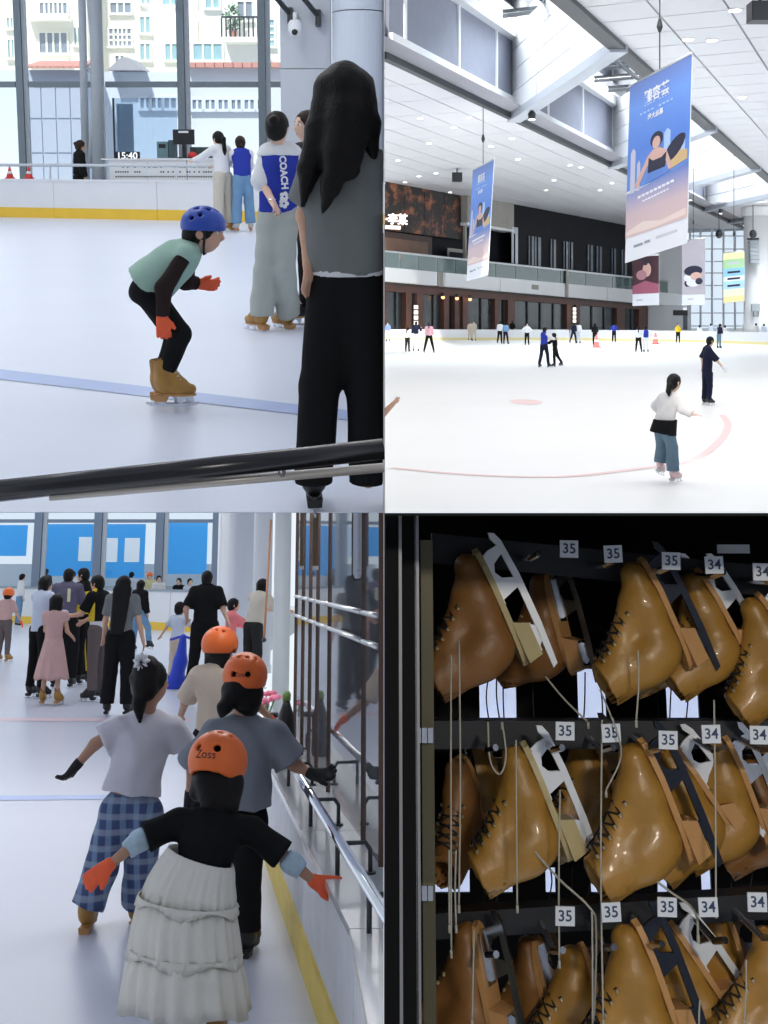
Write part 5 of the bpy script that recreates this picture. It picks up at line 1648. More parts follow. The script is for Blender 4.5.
# posts at the left with thin pale edges
pr_box('post', (384, 514), (398, 1100), 1.95, .03, RK)
pr_box('post_edge', (400, 514), (401.6, 1100), 1.96, .01, mat('pale_edge', (.42, .42, .44), .4, metal=.5))
pr_box('post', (403, 514), (416, 1100), 2.05, .02, RK)
pr_box('post_edge', (417.4, 514), (418.6, 1100), 2.05, .01, MATS['pale_edge'])
pr_box('post', (424, 540), (432.5, 1100), 2.12, .03, OLIVE)
for py in (735, 893):
    for k in range(3):
        pr_box('clamp', (416 + k * 6, py - 7), (421 + k * 6, py + 8), 2.1, .05, STEEL)
rails = {1: ((432, 548), (858, 590), 30), 2: ((432, 735), (858, 735), 28), 3: ((432, 927), (858, 901), 26)}
for k, (p0, p1, th) in rails.items():
    q = [ra_(p0[0], p0[1] + th / 2, D), ra_(p1[0], p1[1] + th / 2, D), ra_(p1[0], p1[1] - th / 2, D), ra_(p0[0], p0[1] - th / 2, D)]
    f4 = [(v.x, 0, v.z) for v in q]; b4 = [(v.x, .05, v.z) for v in q]
    MB().hexa([f4[0], f4[1], b4[1], b4[0], f4[3], f4[2], b4[2], b4[3]]).build('rail', RKM, sh)
    # pegs
    for px in ((480, 541, 588, 632, 690, 735) if k != 1 else (520, 590, 640, 690, 740)):
        py = p0[1] + (p1[1] - p0[1]) * (px - p0[0]) / (p1[0] - p0[0])
        c = ra_(px, py + 2, D)
        MB().tube([(c.x, .01, c.z), (c.x, -.16, c.z), (c.x + .012, -.185, c.z + .008)], .006, 7).build('peg', STEEL, sh)
# shoe shelf behind the rails
for py in (660, 850):
    a_ = ra_(440, py, 2.6)
    MB().box((.06, .2, a_.z - .01), (XR, .40, a_.z)).build('shelf', RK, sh)

# fill lamp added behind the viewer to light the rack
rl_ = fill_lamp(LO, (.75, -.6, 2.5), .3, .2, 8, (1, .93, .80), 'small unseen fill lamp added before the skate rack', rx=66)
for _c in rl_.children:
    if _c.type == 'LIGHT': _c.data.spread = R_(75)
# number tags
for row, lst in {1: [(569, 549, '35'), (613, 554, '35'), (671, 561, '35'), (714, 565, '34'), (762, 572, '34')], 2: [(565, 731, '35'), (611, 733, '35'), (668, 740, '35'), (711, 734, '34'), (759, 735, '34')], 3: [(565, 916, '35'), (611, 912, '35'), (667, 907, '35'), (708, 907, '34'), (757, 902, '34')]}.items():
    for i, (px, py, tx) in enumerate(lst):
        c = ra_(px, py, 2.09)
        lab = 'white paper tag reading %s, %s from the left on the %s rail' % (tx, ('first', 'second', 'third', 'fourth', 'fifth')[i], ('top', 'middle', 'bottom')[row - 1])
        t_ = empty('size_tag', LM @ T(c.x, c.y, c.z, ry=(1.5, -2, 2, -1, 1)[i]), lab, 'tag', 'size tags on the skate rack')
        MB().box((-.0155, -.002, -.0145), (.0155, .002, .0145)).build('card', TAGM, t_)
        lettering(tx, .0235, TAGT, t_, T(0, -.0026, 0, rx=90), extrude=.0002, bold=.0003)
sg2 = empty('light_strip', LM @ Matrix.Translation(ra_(733, 549, D - .01)), 'small pale plate at the top right of the rack', 'plate')
MB().box((-.030, -.004, -.008), (.030, .004, .008)).build('plate', TAGM, sg2)
MB().box((-.034, .0, -.011), (.034, .007, .011)).build('frame', RK, sg2)

# the skates, each hung toe up by its blade
def hang(px, py, Y, ang, yaw, sc, boot, label, tone=SOLE, mirror=False, lace=None, bl=None):
    """px, py: where the middle of the sole shows"""
    t = R_(ang)
    Rm = Matrix(((0, -math.sin(t), -math.cos(t)), (-1, 0, 0), (0, math.cos(t), -math.sin(t)))).to_4x4()
    S = Matrix.Diagonal((.95 * sc, .90 * sc, .80 * sc, 1))
    A = Matrix.Rotation(R_(yaw), 4, 'Z') @ Rm @ S
    off = A @ Vector((0, .06, -.085))
    c = ra_(px, py, Y)
    root = empty('figure_skate', LM @ Matrix.Translation(c - off) @ Matrix.Identity(4), label, 'skate', 'rental figure skates on the rack')
    b = link('boot', SK_HI['boot'], boot, root, A)
    link('sole', SK_HI['sole'], tone, root, A)
    link('blade', SK_HI['blade'], bl or (BLADE_LIT if 'bright blade' in label else STEEL), root, A)
    tag(link('laces', SK_HI['lace'], lace or MATS['dark_lace'], root, A), kind='stuff')
    tag(link('eyelets', SK_HI['ey'], BRASS, root, A), kind='stuff')
    return root
mat('dark_lace', (.02, .018, .018), .8)
BLADE_LIT = mat('lit_blade', (.80, .82, .86), .38, metal=.25)  # steel toned lighter so front blades look lit
mat('blade_dark', (.03, .035, .05), .3, metal=.6)
PALES = mat('pale_sole', (.50, .40, .20), .5, noise=.2, nscale=25)
hang(499, 606, 2.24, 24, 6, 1.06, TAN_SHADE, 'shade-darkened brown skate with a bright blade at the left of the top rail', PALES)
hang(560, 622, 2.42, 14, -30, .95, TAN_SHADE, 'shade-darkened brown skate showing its orange heel, second place on the top rail')
hang(664, 612, 2.20, 24, 8, 1.0, TAN, 'golden tan skate under the middle tags of the top rail', bl=MATS['blade_dark'])
hang(690, 618, 2.36, 22, -14, .98, TAN, 'tan skate tucked behind the golden one on the top rail')
hang(722, 616, 2.26, 28, 4, .92, TAN, 'tan skate with a slanting blade under the first 34 tag of the top rail', bl=BLADE_LIT)
hang(785, 640, 2.24, 30, 0, .92, TAN, 'tan skate cut by the right edge of the top rail')
hang(468, 800, 2.40, 22, 62, .90, TAN_SHADE, 'skate behind the olive post on the middle rail')
hang(492, 780, 2.52, 20, 30, .88, TAN, 'tan skate with a thin blade edge at the left of the middle rail')
hang(545, 800, 2.20, 22, 6, 1.0, TAN, 'tan skate with a bright blade left of centre on the middle rail', PALES)
hang(606, 778, 2.46, 22, 10, .98, TAN, 'tan skate half hidden between the two large ones on the middle rail')
hang(664, 800, 2.18, 22, 10, 1.05, TAN, 'large golden skate under the middle tags of the middle rail', bl=MATS['blade_dark'])
hang(703, 790, 2.28, 34, 2, .95, TAN, 'tan skate with a long slanting bright blade on the middle rail')
hang(745, 790, 2.30, 20, 4, .95, TAN, 'tan skate near the right end of the middle rail')
hang(778, 800, 2.42, 24, -10, .92, TAN_SHADE, 'shade-darkened brown skate at the right edge of the middle rail')
hang(488, 985, 2.26, 12, -28, .98, TAN_SHADE, 'shade-darkened brown skate with an orange sole at the left of the bottom rail')
hang(548, 992, 2.40, 14, -35, .92, TAN_SHADE, 'shade-darkened skate with its sole turned to the front on the bottom rail')
hang(590, 1000, 2.36, 10, 20, .95, TAN, 'tan skate low down left of centre on the bottom rail')
hang(657, 985, 2.18, 20, 10, 1.05, TAN, 'large golden skate under the middle tags of the bottom rail', bl=MATS['blade_dark'])
hang(703, 972, 2.28, 34, 2, .95, TAN, 'tan skate with a long slanting bright blade on the bottom rail')
hang(738, 968, 2.34, 12, 8, .95, TAN, 'tan skate upright beside the last 34 tag of the bottom rail')
hang(788, 985, 2.24, 10, 6, .95, TAN, 'tan skate cut by the right edge of the bottom rail')

# hanging laces
CORDP = mat('pale_cord', (.46, .43, .36), .8, noise=.2, nscale=60)
CORDD = mat('dark_cord', (.03, .028, .03), .8)
rg = random.Random(11)
def cord(pts, Y, m, label, r=.0016, group='loose laces on the skate rack'):
    P3 = [ra_(px, py, Y + dy) for px, py, dy in pts]
    o = empty('hanging_lace', LM @ Matrix.Translation(P3[0]), label, 'lace', group)
    # smooth it
    Q = []
    for i in range(len(P3) - 1):
        p0 = P3[max(i - 1, 0)]; p1 = P3[i]; p2 = P3[i + 1]; p3 = P3[min(i + 2, len(P3) - 1)]
        for k in range(5):
            t = k / 5
            Q.append(.5 * ((2 * p1) + (p2 - p0) * t + (2 * p0 - 5 * p1 + 4 * p2 - p3) * t * t + (3 * p1 - p0 - 3 * p2 + p3) * t ** 3))
    Q.append(P3[-1])
    MB().tube([q - P3[0] for q in Q], r, 5).build('cord', m, o, None, True)
    MB().tube([P3[-1] - P3[0], P3[-1] - P3[0] + Vector((0, 0, -.012))], r * 1.5, 5).build('tip', m, o, None, True)
vis = 'thin loose lace hanging straight down between the skates'
VL = ['long pale lace hanging at the far left down to the bottom rail', 'long pale lace just right of the leftmost one', 'short pale lace end by the olive post, left of two', 'short pale lace end by the olive post, right of two', 'pale lace hanging over the left tan boot of the middle rail', 'pale lace hanging past the first 35 tag of the bottom rail', 'longest pale lace, running down beside the second 35 tags', 'short pale lace under the golden boot of the top rail', 'pale lace hanging past the first 34 tag of the middle rail', 'pale lace below the bottom rail beside its second 35 tag', 'pale lace hanging over the leftmost boot of the bottom rail', 'short pale lace over the rightmost boot of the bottom rail', 'tiny pale lace end under the slanting blade of the bottom rail']
for li_, (px, y0, y1, m) in enumerate(((451, 655, 950, CORDP), (459, 640, 905, CORDP), (449, 850, 925, CORDP), (456, 850, 925, CORDP), (516, 740, 905, CORDP), (560, 790, 960, CORDP), (602, 720, 1020, CORDP), (638, 650, 720, CORDP), (714, 700, 910, CORDP), (592, 912, 1024, CORDP), (474, 930, 1020, CORDP), (746, 960, 1020, CORDP), (700, 1000, 1024, CORDP))):
    cord([(px, y0, 0), (px + rg.uniform(-1.5, 1.5), (y0 + y1) / 2, 0), (px + rg.uniform(-2, 2), y1, 0)], 2.10, m, VL[li_])
for px, y0, y1 in ((490, 668, 725), (497, 668, 725), (503, 668, 728), (533, 672, 730), (585, 672, 730), (598, 672, 728), (655, 672, 728), (672, 668, 728), (690, 668, 724), (700, 672, 728), (752, 680, 728), (760, 682, 728), (487, 855, 915), (496, 850, 905), (548, 858, 905), (575, 850, 912), (588, 850, 905), (625, 855, 900), (648, 860, 905), (660, 860, 905), (735, 850, 900), (750, 850, 898), (488, 1000, 1024), (660, 985, 1024)):
    cord([(px, y0, 0), (px + rg.uniform(-4, 4), (y0 + y1) / 2, 0), (px + rg.uniform(-5, 5), y1, 0)], 2.55, CORDD, 'dark thin lace dangling before the pale gaps of the rack')
cord([(535, 852, 0), (560, 880, 0), (590, 908, -.02), (596, 930, -.02), (594, 1024, 0)], 2.15, CORDP, 'pale lace looping from the middle boots down across the bottom rail', .002)
cord([(640, 868, 0), (668, 890, 0), (694, 910, -.02), (698, 935, -.02)], 2.15, CORDP, 'pale lace crossing above the bottom 35 tags at the right', .002)
cord([(545, 676, 0), (565, 700, 0), (588, 722, 0)], 2.3, CORDP, 'pale lace slanting down to the middle rail', .0018)
cord([(600, 690, 0), (618, 735, -.05), (620, 760, 0), (606, 790, 0)], 2.12, CORDP, 'pale lace looped over the middle rail peg', .0016)
cord([(488, 722, 0), (490, 760, 0), (500, 774, 0), (506, 755, 0), (502, 722, 0)], 2.13, CORDP, 'pale lace forming a small loop under the middle rail', .0016)

# =================================================================== PLACE 4 (upper right): the whole rink hall
RM = UR.M
HC = 13.5                                   # ceiling height above the viewer
ZC = UR.H + HC
ICE3 = ice_mat('ice_warm_white', (.90, .89, .87), .35, .4)
CEIL = mat('ceiling_tile', (.74, .74, .78), .6, noise=.02, nscale=.5)
CEILJ = mat('ceiling_joint', (.32, .32, .36), .8)
GPAN = mat('grey_louvre', (.22, .235, .30), .6, noise=.10, nscale=1.5)
DKED = mat('dark_edge', (.06, .065, .075), .5)
BRN = mat('red_brown_wood', (.11, .038, .022), .5, noise=.35, nscale=.5)
BRN2 = mat('dark_brown_wood', (.045, .02, .014), .5, noise=.3, nscale=.5)
DGL = mat('dark_shop_glass', (.035, .045, .05), .15, noise=.7, nscale=.35)
BLKF = mat('black_facade', (.007, .008, .011), .6, noise=.3, nscale=.3, spec=.15)
CONC = mat('pale_concrete', (.36, .34, .31), .8, noise=.15, nscale=.6)
BALG = glass('balcony_glass', (.72, .86, .86), .10, .12, (.6, .78, .76))
REDL = mat('red_ice_line', (.86, .62, .60), .4, noise=.1, nscale=2)
WARM = emis('warm_spot', (1.0, .42, .2), 3.0)
DLITE = emis('downlight_white', (1.0, .97, .9), 6.0)
SIGNW = emis('sign_white', (1, .95, .88), 2.2)

# --- ice
n_ = UR.floor(384, 511.6)
fl3 = MB()
p3 = [(.004, n_.y), (9, n_.y), (75, 190), (46, 196), (.004, 118)]
k = len(p3)
fl3.v += [(x, y, -.004 if y < 50 else -.1) for x, y in p3] + [(x, y, 0) for x, y in p3]
fl3.f.append(tuple(reversed(range(k)))); fl3.f.append(tuple(range(k, 2 * k)))
for i in range(k):
    j = (i + 1) % k
    fl3.f.append((i, j, k + j, k + i))
fl3 = fl3.build('floor', ICE3, None, RM)
tag(fl3, 'wide white ice sheet of the rink hall', kind='structure')
def fstripe(pts, w, m):
    q = [UR.floor(*p) for p in pts]
    mb = MB()
    for i in range(len(q) - 1):
        d = (q[i + 1] - q[i]).normalized(); s_ = Vector((-d.y, d.x, 0)) * w / 2
        mb.quad(*[(v.x, v.y, .006) for v in (q[i] - s_, q[i + 1] - s_, q[i + 1] + s_, q[i] + s_)])
    mb.build('ice_line', m, fl3)
def arc(pts, n=8):
    out = []
    for i in range(len(pts) - 1):
        p0 = pts[max(i - 1, 0)]; p1 = pts[i]; p2 = pts[i + 1]; p3_ = pts[min(i + 2, len(pts) - 1)]
        for k_ in range(n):
            t = k_ / n
            out.append(tuple(.5 * (2 * b + (c - a) * t + (2 * a - 5 * b + 4 * c - d) * t * t + (3 * b - a - 3 * c + d) * t ** 3) for a, b, c, d in zip(p0, p1, p2, p3_)))
    return out + [pts[-1]]
fstripe(arc([(392, 468), (470, 475), (560, 477), (638, 469), (690, 461), (718, 443), (728, 426), (722, 415)]), .15, REDL)
sp_ = UR.floor(526, 402)
el = MB(); el.poly([(sp_.x + .42 * math.cos(t), sp_.y + .9 * math.sin(t), .006) for t in [i * math.pi / 12 for i in range(24)]]); el.build('face_off_spot', REDL, fl3)

# --- boards across the far side
bl_ = [UR.floor(*p) for p in ((384.6, 339.8), (570, 340.3), (700, 342.5), (768, 345), (800, 346.5))]
bo3 = empty('rink_boards', RM @ Matrix.Translation(bl_[0]), 'far white rink boards with a yellow base running across the hall', 'rink boards')
for i in range(4):
    a_, b_ = bl_[i], bl_[i + 1]
    n3 = max(1, int((b_ - a_).length / 9))
    for j in range(n3):
        p = a_ + (b_ - a_) * ((j + .004) / n3) - bl_[0]; q = a_ + (b_ - a_) * ((j + .996) / n3) - bl_[0]
        def seg(z0, z1, o0, o1):
            return [(p.x, p.y + o0, z0), (q.x, q.y + o0, z0), (q.x, q.y + o1, z0), (p.x, p.y + o1, z0), (p.x, p.y + o0, z1), (q.x, q.y + o0, z1), (q.x, q.y + o1, z1), (p.x, p.y + o1, z1)]
        MB().hexa(seg(.22, .95, 0, .15)).build('panel', WHITE, bo3)
        MB().hexa(seg(0, .22, -.05, .15)).build('kick_strip', mat('pale_yellow_kick', (.84, .74, .36), .5), bo3)
bkf = MB().poly([(.004, 116, -.02), (75, 90, -.02), (95, 210, -.02), (.004, 210, -.02)]).build('floor_walkway', mat('hall_walkway', (.5, .48, .46), .5), None, RM); bkf['kind'] = 'structure'

# --- the long shop building on the left
WN = Vector((1, -.6, 0)).normalized()
Y0 = 115.0
def wq(px, py, off=0.0):
    dx, dz = (px - PX) / FPX, -(py - PY) / FPX
    t = (off + Y0 * WN.y) / (dx * WN.x + WN.y)
    return Vector((max(dx * t, .004), t, UR.H + dz * t))
def row(name, px):
    r0, r1 = {'band_b': (281, 304), 'band_t': (267, 291), 'fas_b': (291, 310), 'shop_b': (332, 334), 'rail': (251, 279), 'top': (174, 226), 'up_b': (268, 292)}[name]
    return r0 + (r1 - r0) * (px - 384) / 264.0
def wslab(parent, name, px0, px1, ra, rb, off, th, m):
    """panel on the shop front between two columns; ra/rb: row line names or numbers"""
    g = lambda r, px: row(r, px) if isinstance(r, str) else (r(px) if callable(r) else r)
    q = [wq(px0, g(rb, px0), off), wq(px1, g(rb, px1), off), wq(px1, g(ra, px1), off), wq(px0, g(ra, px0), off)]
    o_ = parent.matrix_basis.inverted() @ RM
    q = [o_ @ v for v in q]
    n = WN * th
    f4 = q; b4 = [v - n for v in q]
    return MB().hexa([f4[0], f4[1], b4[1], b4[0], f4[3], f4[2], b4[2], b4[3]]).build(name, m, parent)
def between(a, b, t): return lambda px: row(a, px) + (row(b, px) - row(a, px)) * t
org = RM @ Matrix.Translation(wq(384, 338))
wl_ = MB()
for (a0, a1, r0_, r1_) in ((384.6, 650, 'top', 'shop_b'),):
    pass
bw = empty('wall_left', org, 'long shop building wall behind the rink', None, None, 'structure')
wslab(bw, 'wall_core', 384.6, 650, 'top', 'shop_b', -3.4, .3, BLKF)
# ground floor shop front
gf = empty('shop_facade', org, 'red brown wooden shop front with dark glass on the ground floor', 'facade')
wslab(gf, 'fascia', 384.6, 647, 'band_b', 'fas_b', 0, .5, BRN)
wslab(gf, 'cornice', 384.6, 647, between('band_b', 'fas_b', .05), between('band_b', 'fas_b', .35), .12, .12, BRN2)
posts = [(384.6, 387), (406, 412), (417, 424), (444, 449), (455, 459), (463, 468), (495, 500), (508, 515), (567, 573), (576, 580), (617, 625), (639, 647)]
for a_, b_ in posts:
    wslab(gf, 'pilaster', a_, b_, 'fas_b', 'shop_b', -.05, .5, BRN)
for i in range(len(posts) - 1):
    a_, b_ = posts[i][1], posts[i + 1][0]
    if b_ - a_ < 5:
        wslab(gf, 'wood_panel', a_, b_, 'fas_b', 'shop_b', -.3, .2, BRN2); continue
    wd = BRN2 if (a_, b_) in ((412, 417),) else None
    wslab(gf, 'window', a_, b_, 'fas_b', 'shop_b', -.5, .1, DGL if not wd else wd)
    nm_ = max(1, int((b_ - a_) / 14))
    for j in range(nm_):
        x = a_ + (b_ - a_) * (j + 1) / (nm_ + 1)
        wslab(gf, 'mullion', x - .5, x + .5, 'fas_b', 'shop_b', -.35, .12, DARKM)
for px in (443, 457, 470):
    c = wq(px, row('fas_b', px) + 2.5, .25)
    lp_ = empty('wall_spotlight', RM @ Matrix.Translation(c), {443: 'left warm spotlight under the shop fascia', 457: 'middle warm spotlight under the shop fascia', 470: 'right warm spotlight under the shop fascia'}[px], 'lamp')
    MB().lathe([(.16, .1), (.22, .5)], 10).build('housing', DARKM, lp_)
    MB().ball((0, 0, .05), .2, 8, 6).build('bulb', WARM, lp_, None, True)
for px, lab in ((416, 'vertical pale lettering sign on the shop pilaster at the left'), (574.5, 'vertical pale lettering sign on the shop pilaster at the right')):
    for_ = wq(px, 315, .3)
    vs_ = empty('vertical_sign', RM @ Matrix.Translation(for_), lab, 'sign')
    MB().box((-.30, 0, -1.1), (.30, .1, 1.1)).build('board', BRN2, vs_)
    for i in range(4):
        MB().box((-.2, -.05, .60 - i * .52), (.2, -.005, .96 - i * .52)).build('glowing_character', SIGNW, vs_)
# balcony: white band, glass balustrade, handrail
bc = empty('balcony', org, 'long white balcony band with a teal glass balustrade', 'balcony')
for a_, b_ in ((384.6, 437), (437.6, 445), (445.6, 500), (500.6, 565), (565.6, 607), (607.6, 690)):
    wslab(bc, 'band', a_, b_, 'band_t', 'band_b', .9 if a_ != 437.6 else .6, 3.4, WHITEP if a_ != 437.6 else CONC)
for a_, b_ in ((384.6, 400), (400.6, 418), (418.6, 437), (437.6, 455), (455.6, 475), (475.6, 495), (495.6, 515), (515.6, 537), (537.6, 560), (560.6, 585), (585.6, 612), (612.6, 640), (640.6, 668), (668.6, 690)):
    wslab(bc, 'glass_panel', a_, b_, 'rail', 'band_t', .8, .03, BALG)
wslab(bc, 'handrail', 384.6, 690, between('rail', 'band_t', -.06), between('rail', 'band_t', .06), .85, .12, SILVER)
wslab(bc, 'service_hatch', 532, 538.5, between('band_t', 'band_b', .3), between('band_t', 'band_b', .65), .95, .05, CONC)
wslab(bc, 'drain_pipe', 566.5, 568.5, 'rail', 'band_b', 1.05, .12, CONC)
# upper shop with orange wall art
us = empty('restaurant_facade', org, 'dark restaurant front with orange wall art on the upper floor', 'facade')
ART = bpy.data.materials.new('orange_wall_art'); MATS['orange_wall_art'] = ART
ART.use_nodes = True
N_ = ART.node_tree.nodes; L2 = ART.node_tree.links; b_ = N_['Principled BSDF']
tc = N_.new('ShaderNodeTexCoord'); mp = N_.new('ShaderNodeMapping'); mp.inputs['Scale'].default_value = (.35, .35, .55); L2.new(tc.outputs['Object'], mp.inputs[0])
nz = N_.new('ShaderNodeTexNoise'); nz.inputs['Scale'].default_value = 1.1; nz.inputs['Detail'].default_value = 8; nz.inputs['Roughness'].default_value = .75; L2.new(mp.outputs[0], nz.inputs[0])
cr = N_.new('ShaderNodeValToRGB'); cr.color_ramp.elements[0].position = .50; cr.color_ramp.elements[0].color = (.012, .008, .008, 1); cr.color_ramp.elements[1].position = .72; cr.color_ramp.elements[1].color = (.62, .20, .07, 1)
L2.new(nz.outputs['Fac'], cr.inputs[0]); L2.new(cr.outputs[0], b_.inputs['Base Color'])
for a_, b_ in ((384.6, 404), (404.4, 424), (424.4, 444), (444.4, 465)):
    wslab(us, 'art_panel', a_, b_, 'top', between('top', 'rail', .72), -2.6, .2, ART)
wslab(us, 'shop_wall', 384.6, 432, between('top', 'rail', .74), 'band_t', -2.7, .2, BRN2)
wslab(us, 'service_window', 386, 428, between('top', 'rail', .82), between('rail', 'band_t', .6), -2.5, .1, mat('warm_interior', (.16, .08, .05), .5, noise=.5, nscale=.6))
wslab(us, 'door_frame', 448, 464, between('top', 'rail', .86), 'band_t', -2.5, .1, CONC)
wslab(us, 'door', 450, 463, between('top', 'rail', .91), 'band_t', -2.3, .05, BLKF)
wslab(us, 'corner_post', 465.3, 466.8, 'top', 'band_t', -2.2, .3, CONC)
c = wq(392, 221.5, -1.8)
s1 = empty('shop_sign', RM @ Matrix.Translation(c), 'white glowing shop sign with a light bar on the restaurant front', 'sign')
lettering('·李某', 1.15, SIGNW, s1, T(.45, 0, .15, rz=31, rx=90), extrude=.05, bold=.03)
MB().box((-.75, -.1, -.75), (.95, .1, -.42), Matrix.Rotation(R_(31), 4, 'Z')).build('light_bar', SIGNW, s1)
# concrete box and black facade
cb_ = empty('concrete_box', org, 'pale concrete wall block between the two upper facades', 'wall block')
wslab(cb_, 'block', 467.5, 514, lambda px: row('top', px) + 1.5, between('top', 'rail', .46), -1.8, 1.2, CONC)
wslab(cb_, 'ledge', 467.5, 514, between('top', 'rail', .46), between('top', 'rail', .50), -1.7, 1.3, WHITEP)
bf = empty('black_facade', org, 'black upper facade with tall narrow windows', 'facade')
wslab(bf, 'wall', 514, 648, 'top', 'band_t', -1.9, .3, BLKF)
for i, (a_, b_, m_) in enumerate(((512, 518, 'p'), (529, 534, 'd'), (535, 541, 'd'), (551, 556, 'd'), (564, 568, 'd'), (569, 573, 'd'), (588, 593, 'd'), (597, 602, 'd'), (612, 616, 'd'), (622, 627, 'd'))):
    w_ = wslab(bf, 'window', a_, b_, between('top', 'rail', .42 if m_ == 'p' else .52), between('rail', 'band_t', -.1), -1.75, .1, mat('grey_blue_pane', (.16, .19, .23), .2, noise=.5, nscale=.5) if m_ == 'd' else mat('pale_pane', (.55, .6, .62), .3, noise=.3, nscale=.6))
    wslab(bf, 'glazing_bar', (a_ + b_) / 2 - .3, (a_ + b_) / 2 + .3, between('top', 'rail', .52), between('rail', 'band_t', -.1), -1.65, .1, BLKF)
# people on the balcony
for px, rw, tm, lab in ((397, 262, C_PINK, 'person in a pink top at the balcony restaurant'), (401, 262.5, cloth('rust', (.5, .2, .15)), 'person in a rust top beside the pink one on the balcony'), (405, 263, C_WHITE, 'person in white at the balcony restaurant'), (424, 266, C_WHITE, 'waiter in white and black on the balcony')):
    p = wq(px, row('band_t', px), -.6)
    person(UR, p, lab, h=1.68, yaw=150 + px % 60, res=.045, tops=[dict(m=tm, sleeve=1.7, loose=.03)], bottom=dict(m=C_BLACK), hair=dict(style='short'), feet='shoe', shoe=BOOTK, skin=SKINP, face=False)
p = wq(433, row('band_t', 433), .3)
gp = empty('green_banner', RM @ Matrix.Translation(p), 'green cloth hung behind the balcony glass', 'banner')
MB().box((-.4, -.02, .1), (.5, .02, 1.3), Matrix.Rotation(R_(30), 4, 'Z')).build('cloth', mat('green_cloth', (.06, .28, .10), .8), gp)
MB().tube([(-.4, -.2, 1.32), (.45, .3, 1.32)], .03, 6).build('rod', SILVER, gp)

# --- ceiling: two tiled fields with a skylight slot between them
du = Vector((.45, 1, 0)).normalized()         # along the slot
dv = Vector((du.y, -du.x, 0))                 # to the right, across the slot
E1 = Vector((.0, 61.6, ZC)); E2 = Vector((14.6, 66.0, ZC))
def inside(p, poly):
    s_ = 0
    for i in range(len(poly)):
        a, b = poly[i], poly[(i + 1) % len(poly)]
        c = (b[0] - a[0]) * (p[1] - a[1]) - (b[1] - a[1]) * (p[0] - a[0])
        if s_ == 0: s_ = 1 if c > 0 else -1
        elif c * s_ < 0: return False
    return True
def clip_poly(P, n, c):
    out = []
    for i in range(len(P)):
        a, b = P[i], P[(i + 1) % len(P)]
        da, db = a[0] * n[0] + a[1] * n[1] - c, b[0] * n[0] + b[1] * n[1] - c
        if da <= 0: out.append(a)
        if (da < 0) != (db < 0) and abs(da - db) > 1e-9:
            t = da / (da - db); out.append((a[0] + (b[0] - a[0]) * t, a[1] + (b[1] - a[1]) * t))
    return out
def tile_field(parent, org_, u0, u1, v0, v1, su, sv, clips_, gap=.10, th=.12):
    cnt = 0
    for i in range(int((u1 - u0) / su)):
        for j in range(int((v1 - v0) / sv)):
            a, b = u0 + i * su + gap / 2, u0 + (i + 1) * su - gap / 2
            c, d = v0 + j * sv + gap / 2, v0 + (j + 1) * sv - gap / 2
            Q = [(org_.x + du.x * s_ + dv.x * t_, org_.y + du.y * s_ + dv.y * t_) for s_, t_ in ((a, c), (b, c), (b, d), (a, d))]
            for n, cc in clips_:
                Q = clip_poly(Q, n, cc)
                if len(Q) < 3: break
            if len(Q) < 3: continue
            k = len(Q); mb = MB()
            mb.v += [(x, y, -th) for x, y in Q] + [(x, y, 0) for x, y in Q]
            mb.f.append(tuple(range(k))); mb.f.append(tuple(reversed(range(k, 2 * k))))
            for q in range(k):
                r_ = (q + 1) % k
                mb.f.append((q, k + q, k + r_, r_))
            recalc(mb.build('tile', CEIL, parent)); cnt += 1
    return cnt
cl3 = empty('ceiling', RM @ Matrix.Translation((0, 0, ZC)), 'white tiled hall ceiling beside the skylight slot', None, None, 'structure')
# left field: bounded by x > 0, the slot edge and the shop wall
wn2 = (-WN.x, -WN.y); wc = -(WN.x * 0 + WN.y * Y0) + 3.2
NL = tile_field(cl3, E1, -2, 150, -30, 0, 5.0, 2.5, [((-1, 0), -.006), (wn2, wc), ((0, 1), 186)])
bp3 = MB().poly([(.006, 58, .004), (60, 190, .004), (46, 200, .004), (.006, 122, .004)]).build('backing', CEILJ, cl3)
cl4 = empty('ceiling', RM @ Matrix.Translation((0, 0, ZC)), 'white tiled hall ceiling on the window side of the slot', None, None, 'structure')
NR = tile_field(cl4, E2, -30, 60, 0, 33, 3.0, 3.0, [((1, -.345), 2.0)])
v_ = lambda s_, t_: (E2.x + du.x * s_ + dv.x * t_, E2.y + du.y * s_ + dv.y * t_, .004)
MB().poly([v_(-45, 0), v_(62, 0), v_(62, 34), v_(-45, 34)]).build('backing', CEILJ, cl4)
MB().box((-16, -14, .02), (0, 1.0, .12)).build('near_sun_shade', CEIL, cl4)  # unseen slabs added overhead to keep sun patches off the ice
MB().box((.006, -14, .02), (62, 49, .12)).build('near_sun_shade', CEIL, cl4)
# far end of the hall ceiling
MB().box((40, 144, .02), (90, 192, .1)).build('far_field', CEIL, cl4)

# slot edges, upstand panels, cross beams
ed = empty('trim_1', RM @ Matrix.Translation((0, 0, ZC)), 'dark curved edges along the skylight slot', None, None, 'structure')
def along(o_, s0, s1, t0, t1, z0, z1):
    g = lambda s_, t_, z: (o_.x + du.x * s_ + dv.x * t_, o_.y + du.y * s_ + dv.y * t_, z)
    return [g(s0, t0, z0), g(s1, t0, z0), g(s1, t1, z0), g(s0, t1, z0), g(s0, t0, z1), g(s1, t0, z1), g(s1, t1, z1), g(s0, t1, z1)]
MB().hexa(along(E1, .02, 145, -.25, .15, -.35, .0)).build('edge', DKED, ed)
MB().hexa(along(E2, -45, 62, -.5, .3, -.35, .0)).build('edge', DKED, ed)
up = empty('wall_upstand', RM @ Matrix.Translation((0, 0, ZC)), 'tall grey and white upstand wall of the skylight slot', None, None, 'structure')
def s_of(px):
    """distance along the slot edge where it shows at column px"""
    dx = (px - PX) / FPX
    return ((dx * E1.y - E1.x) / (du.x - dx * du.y))
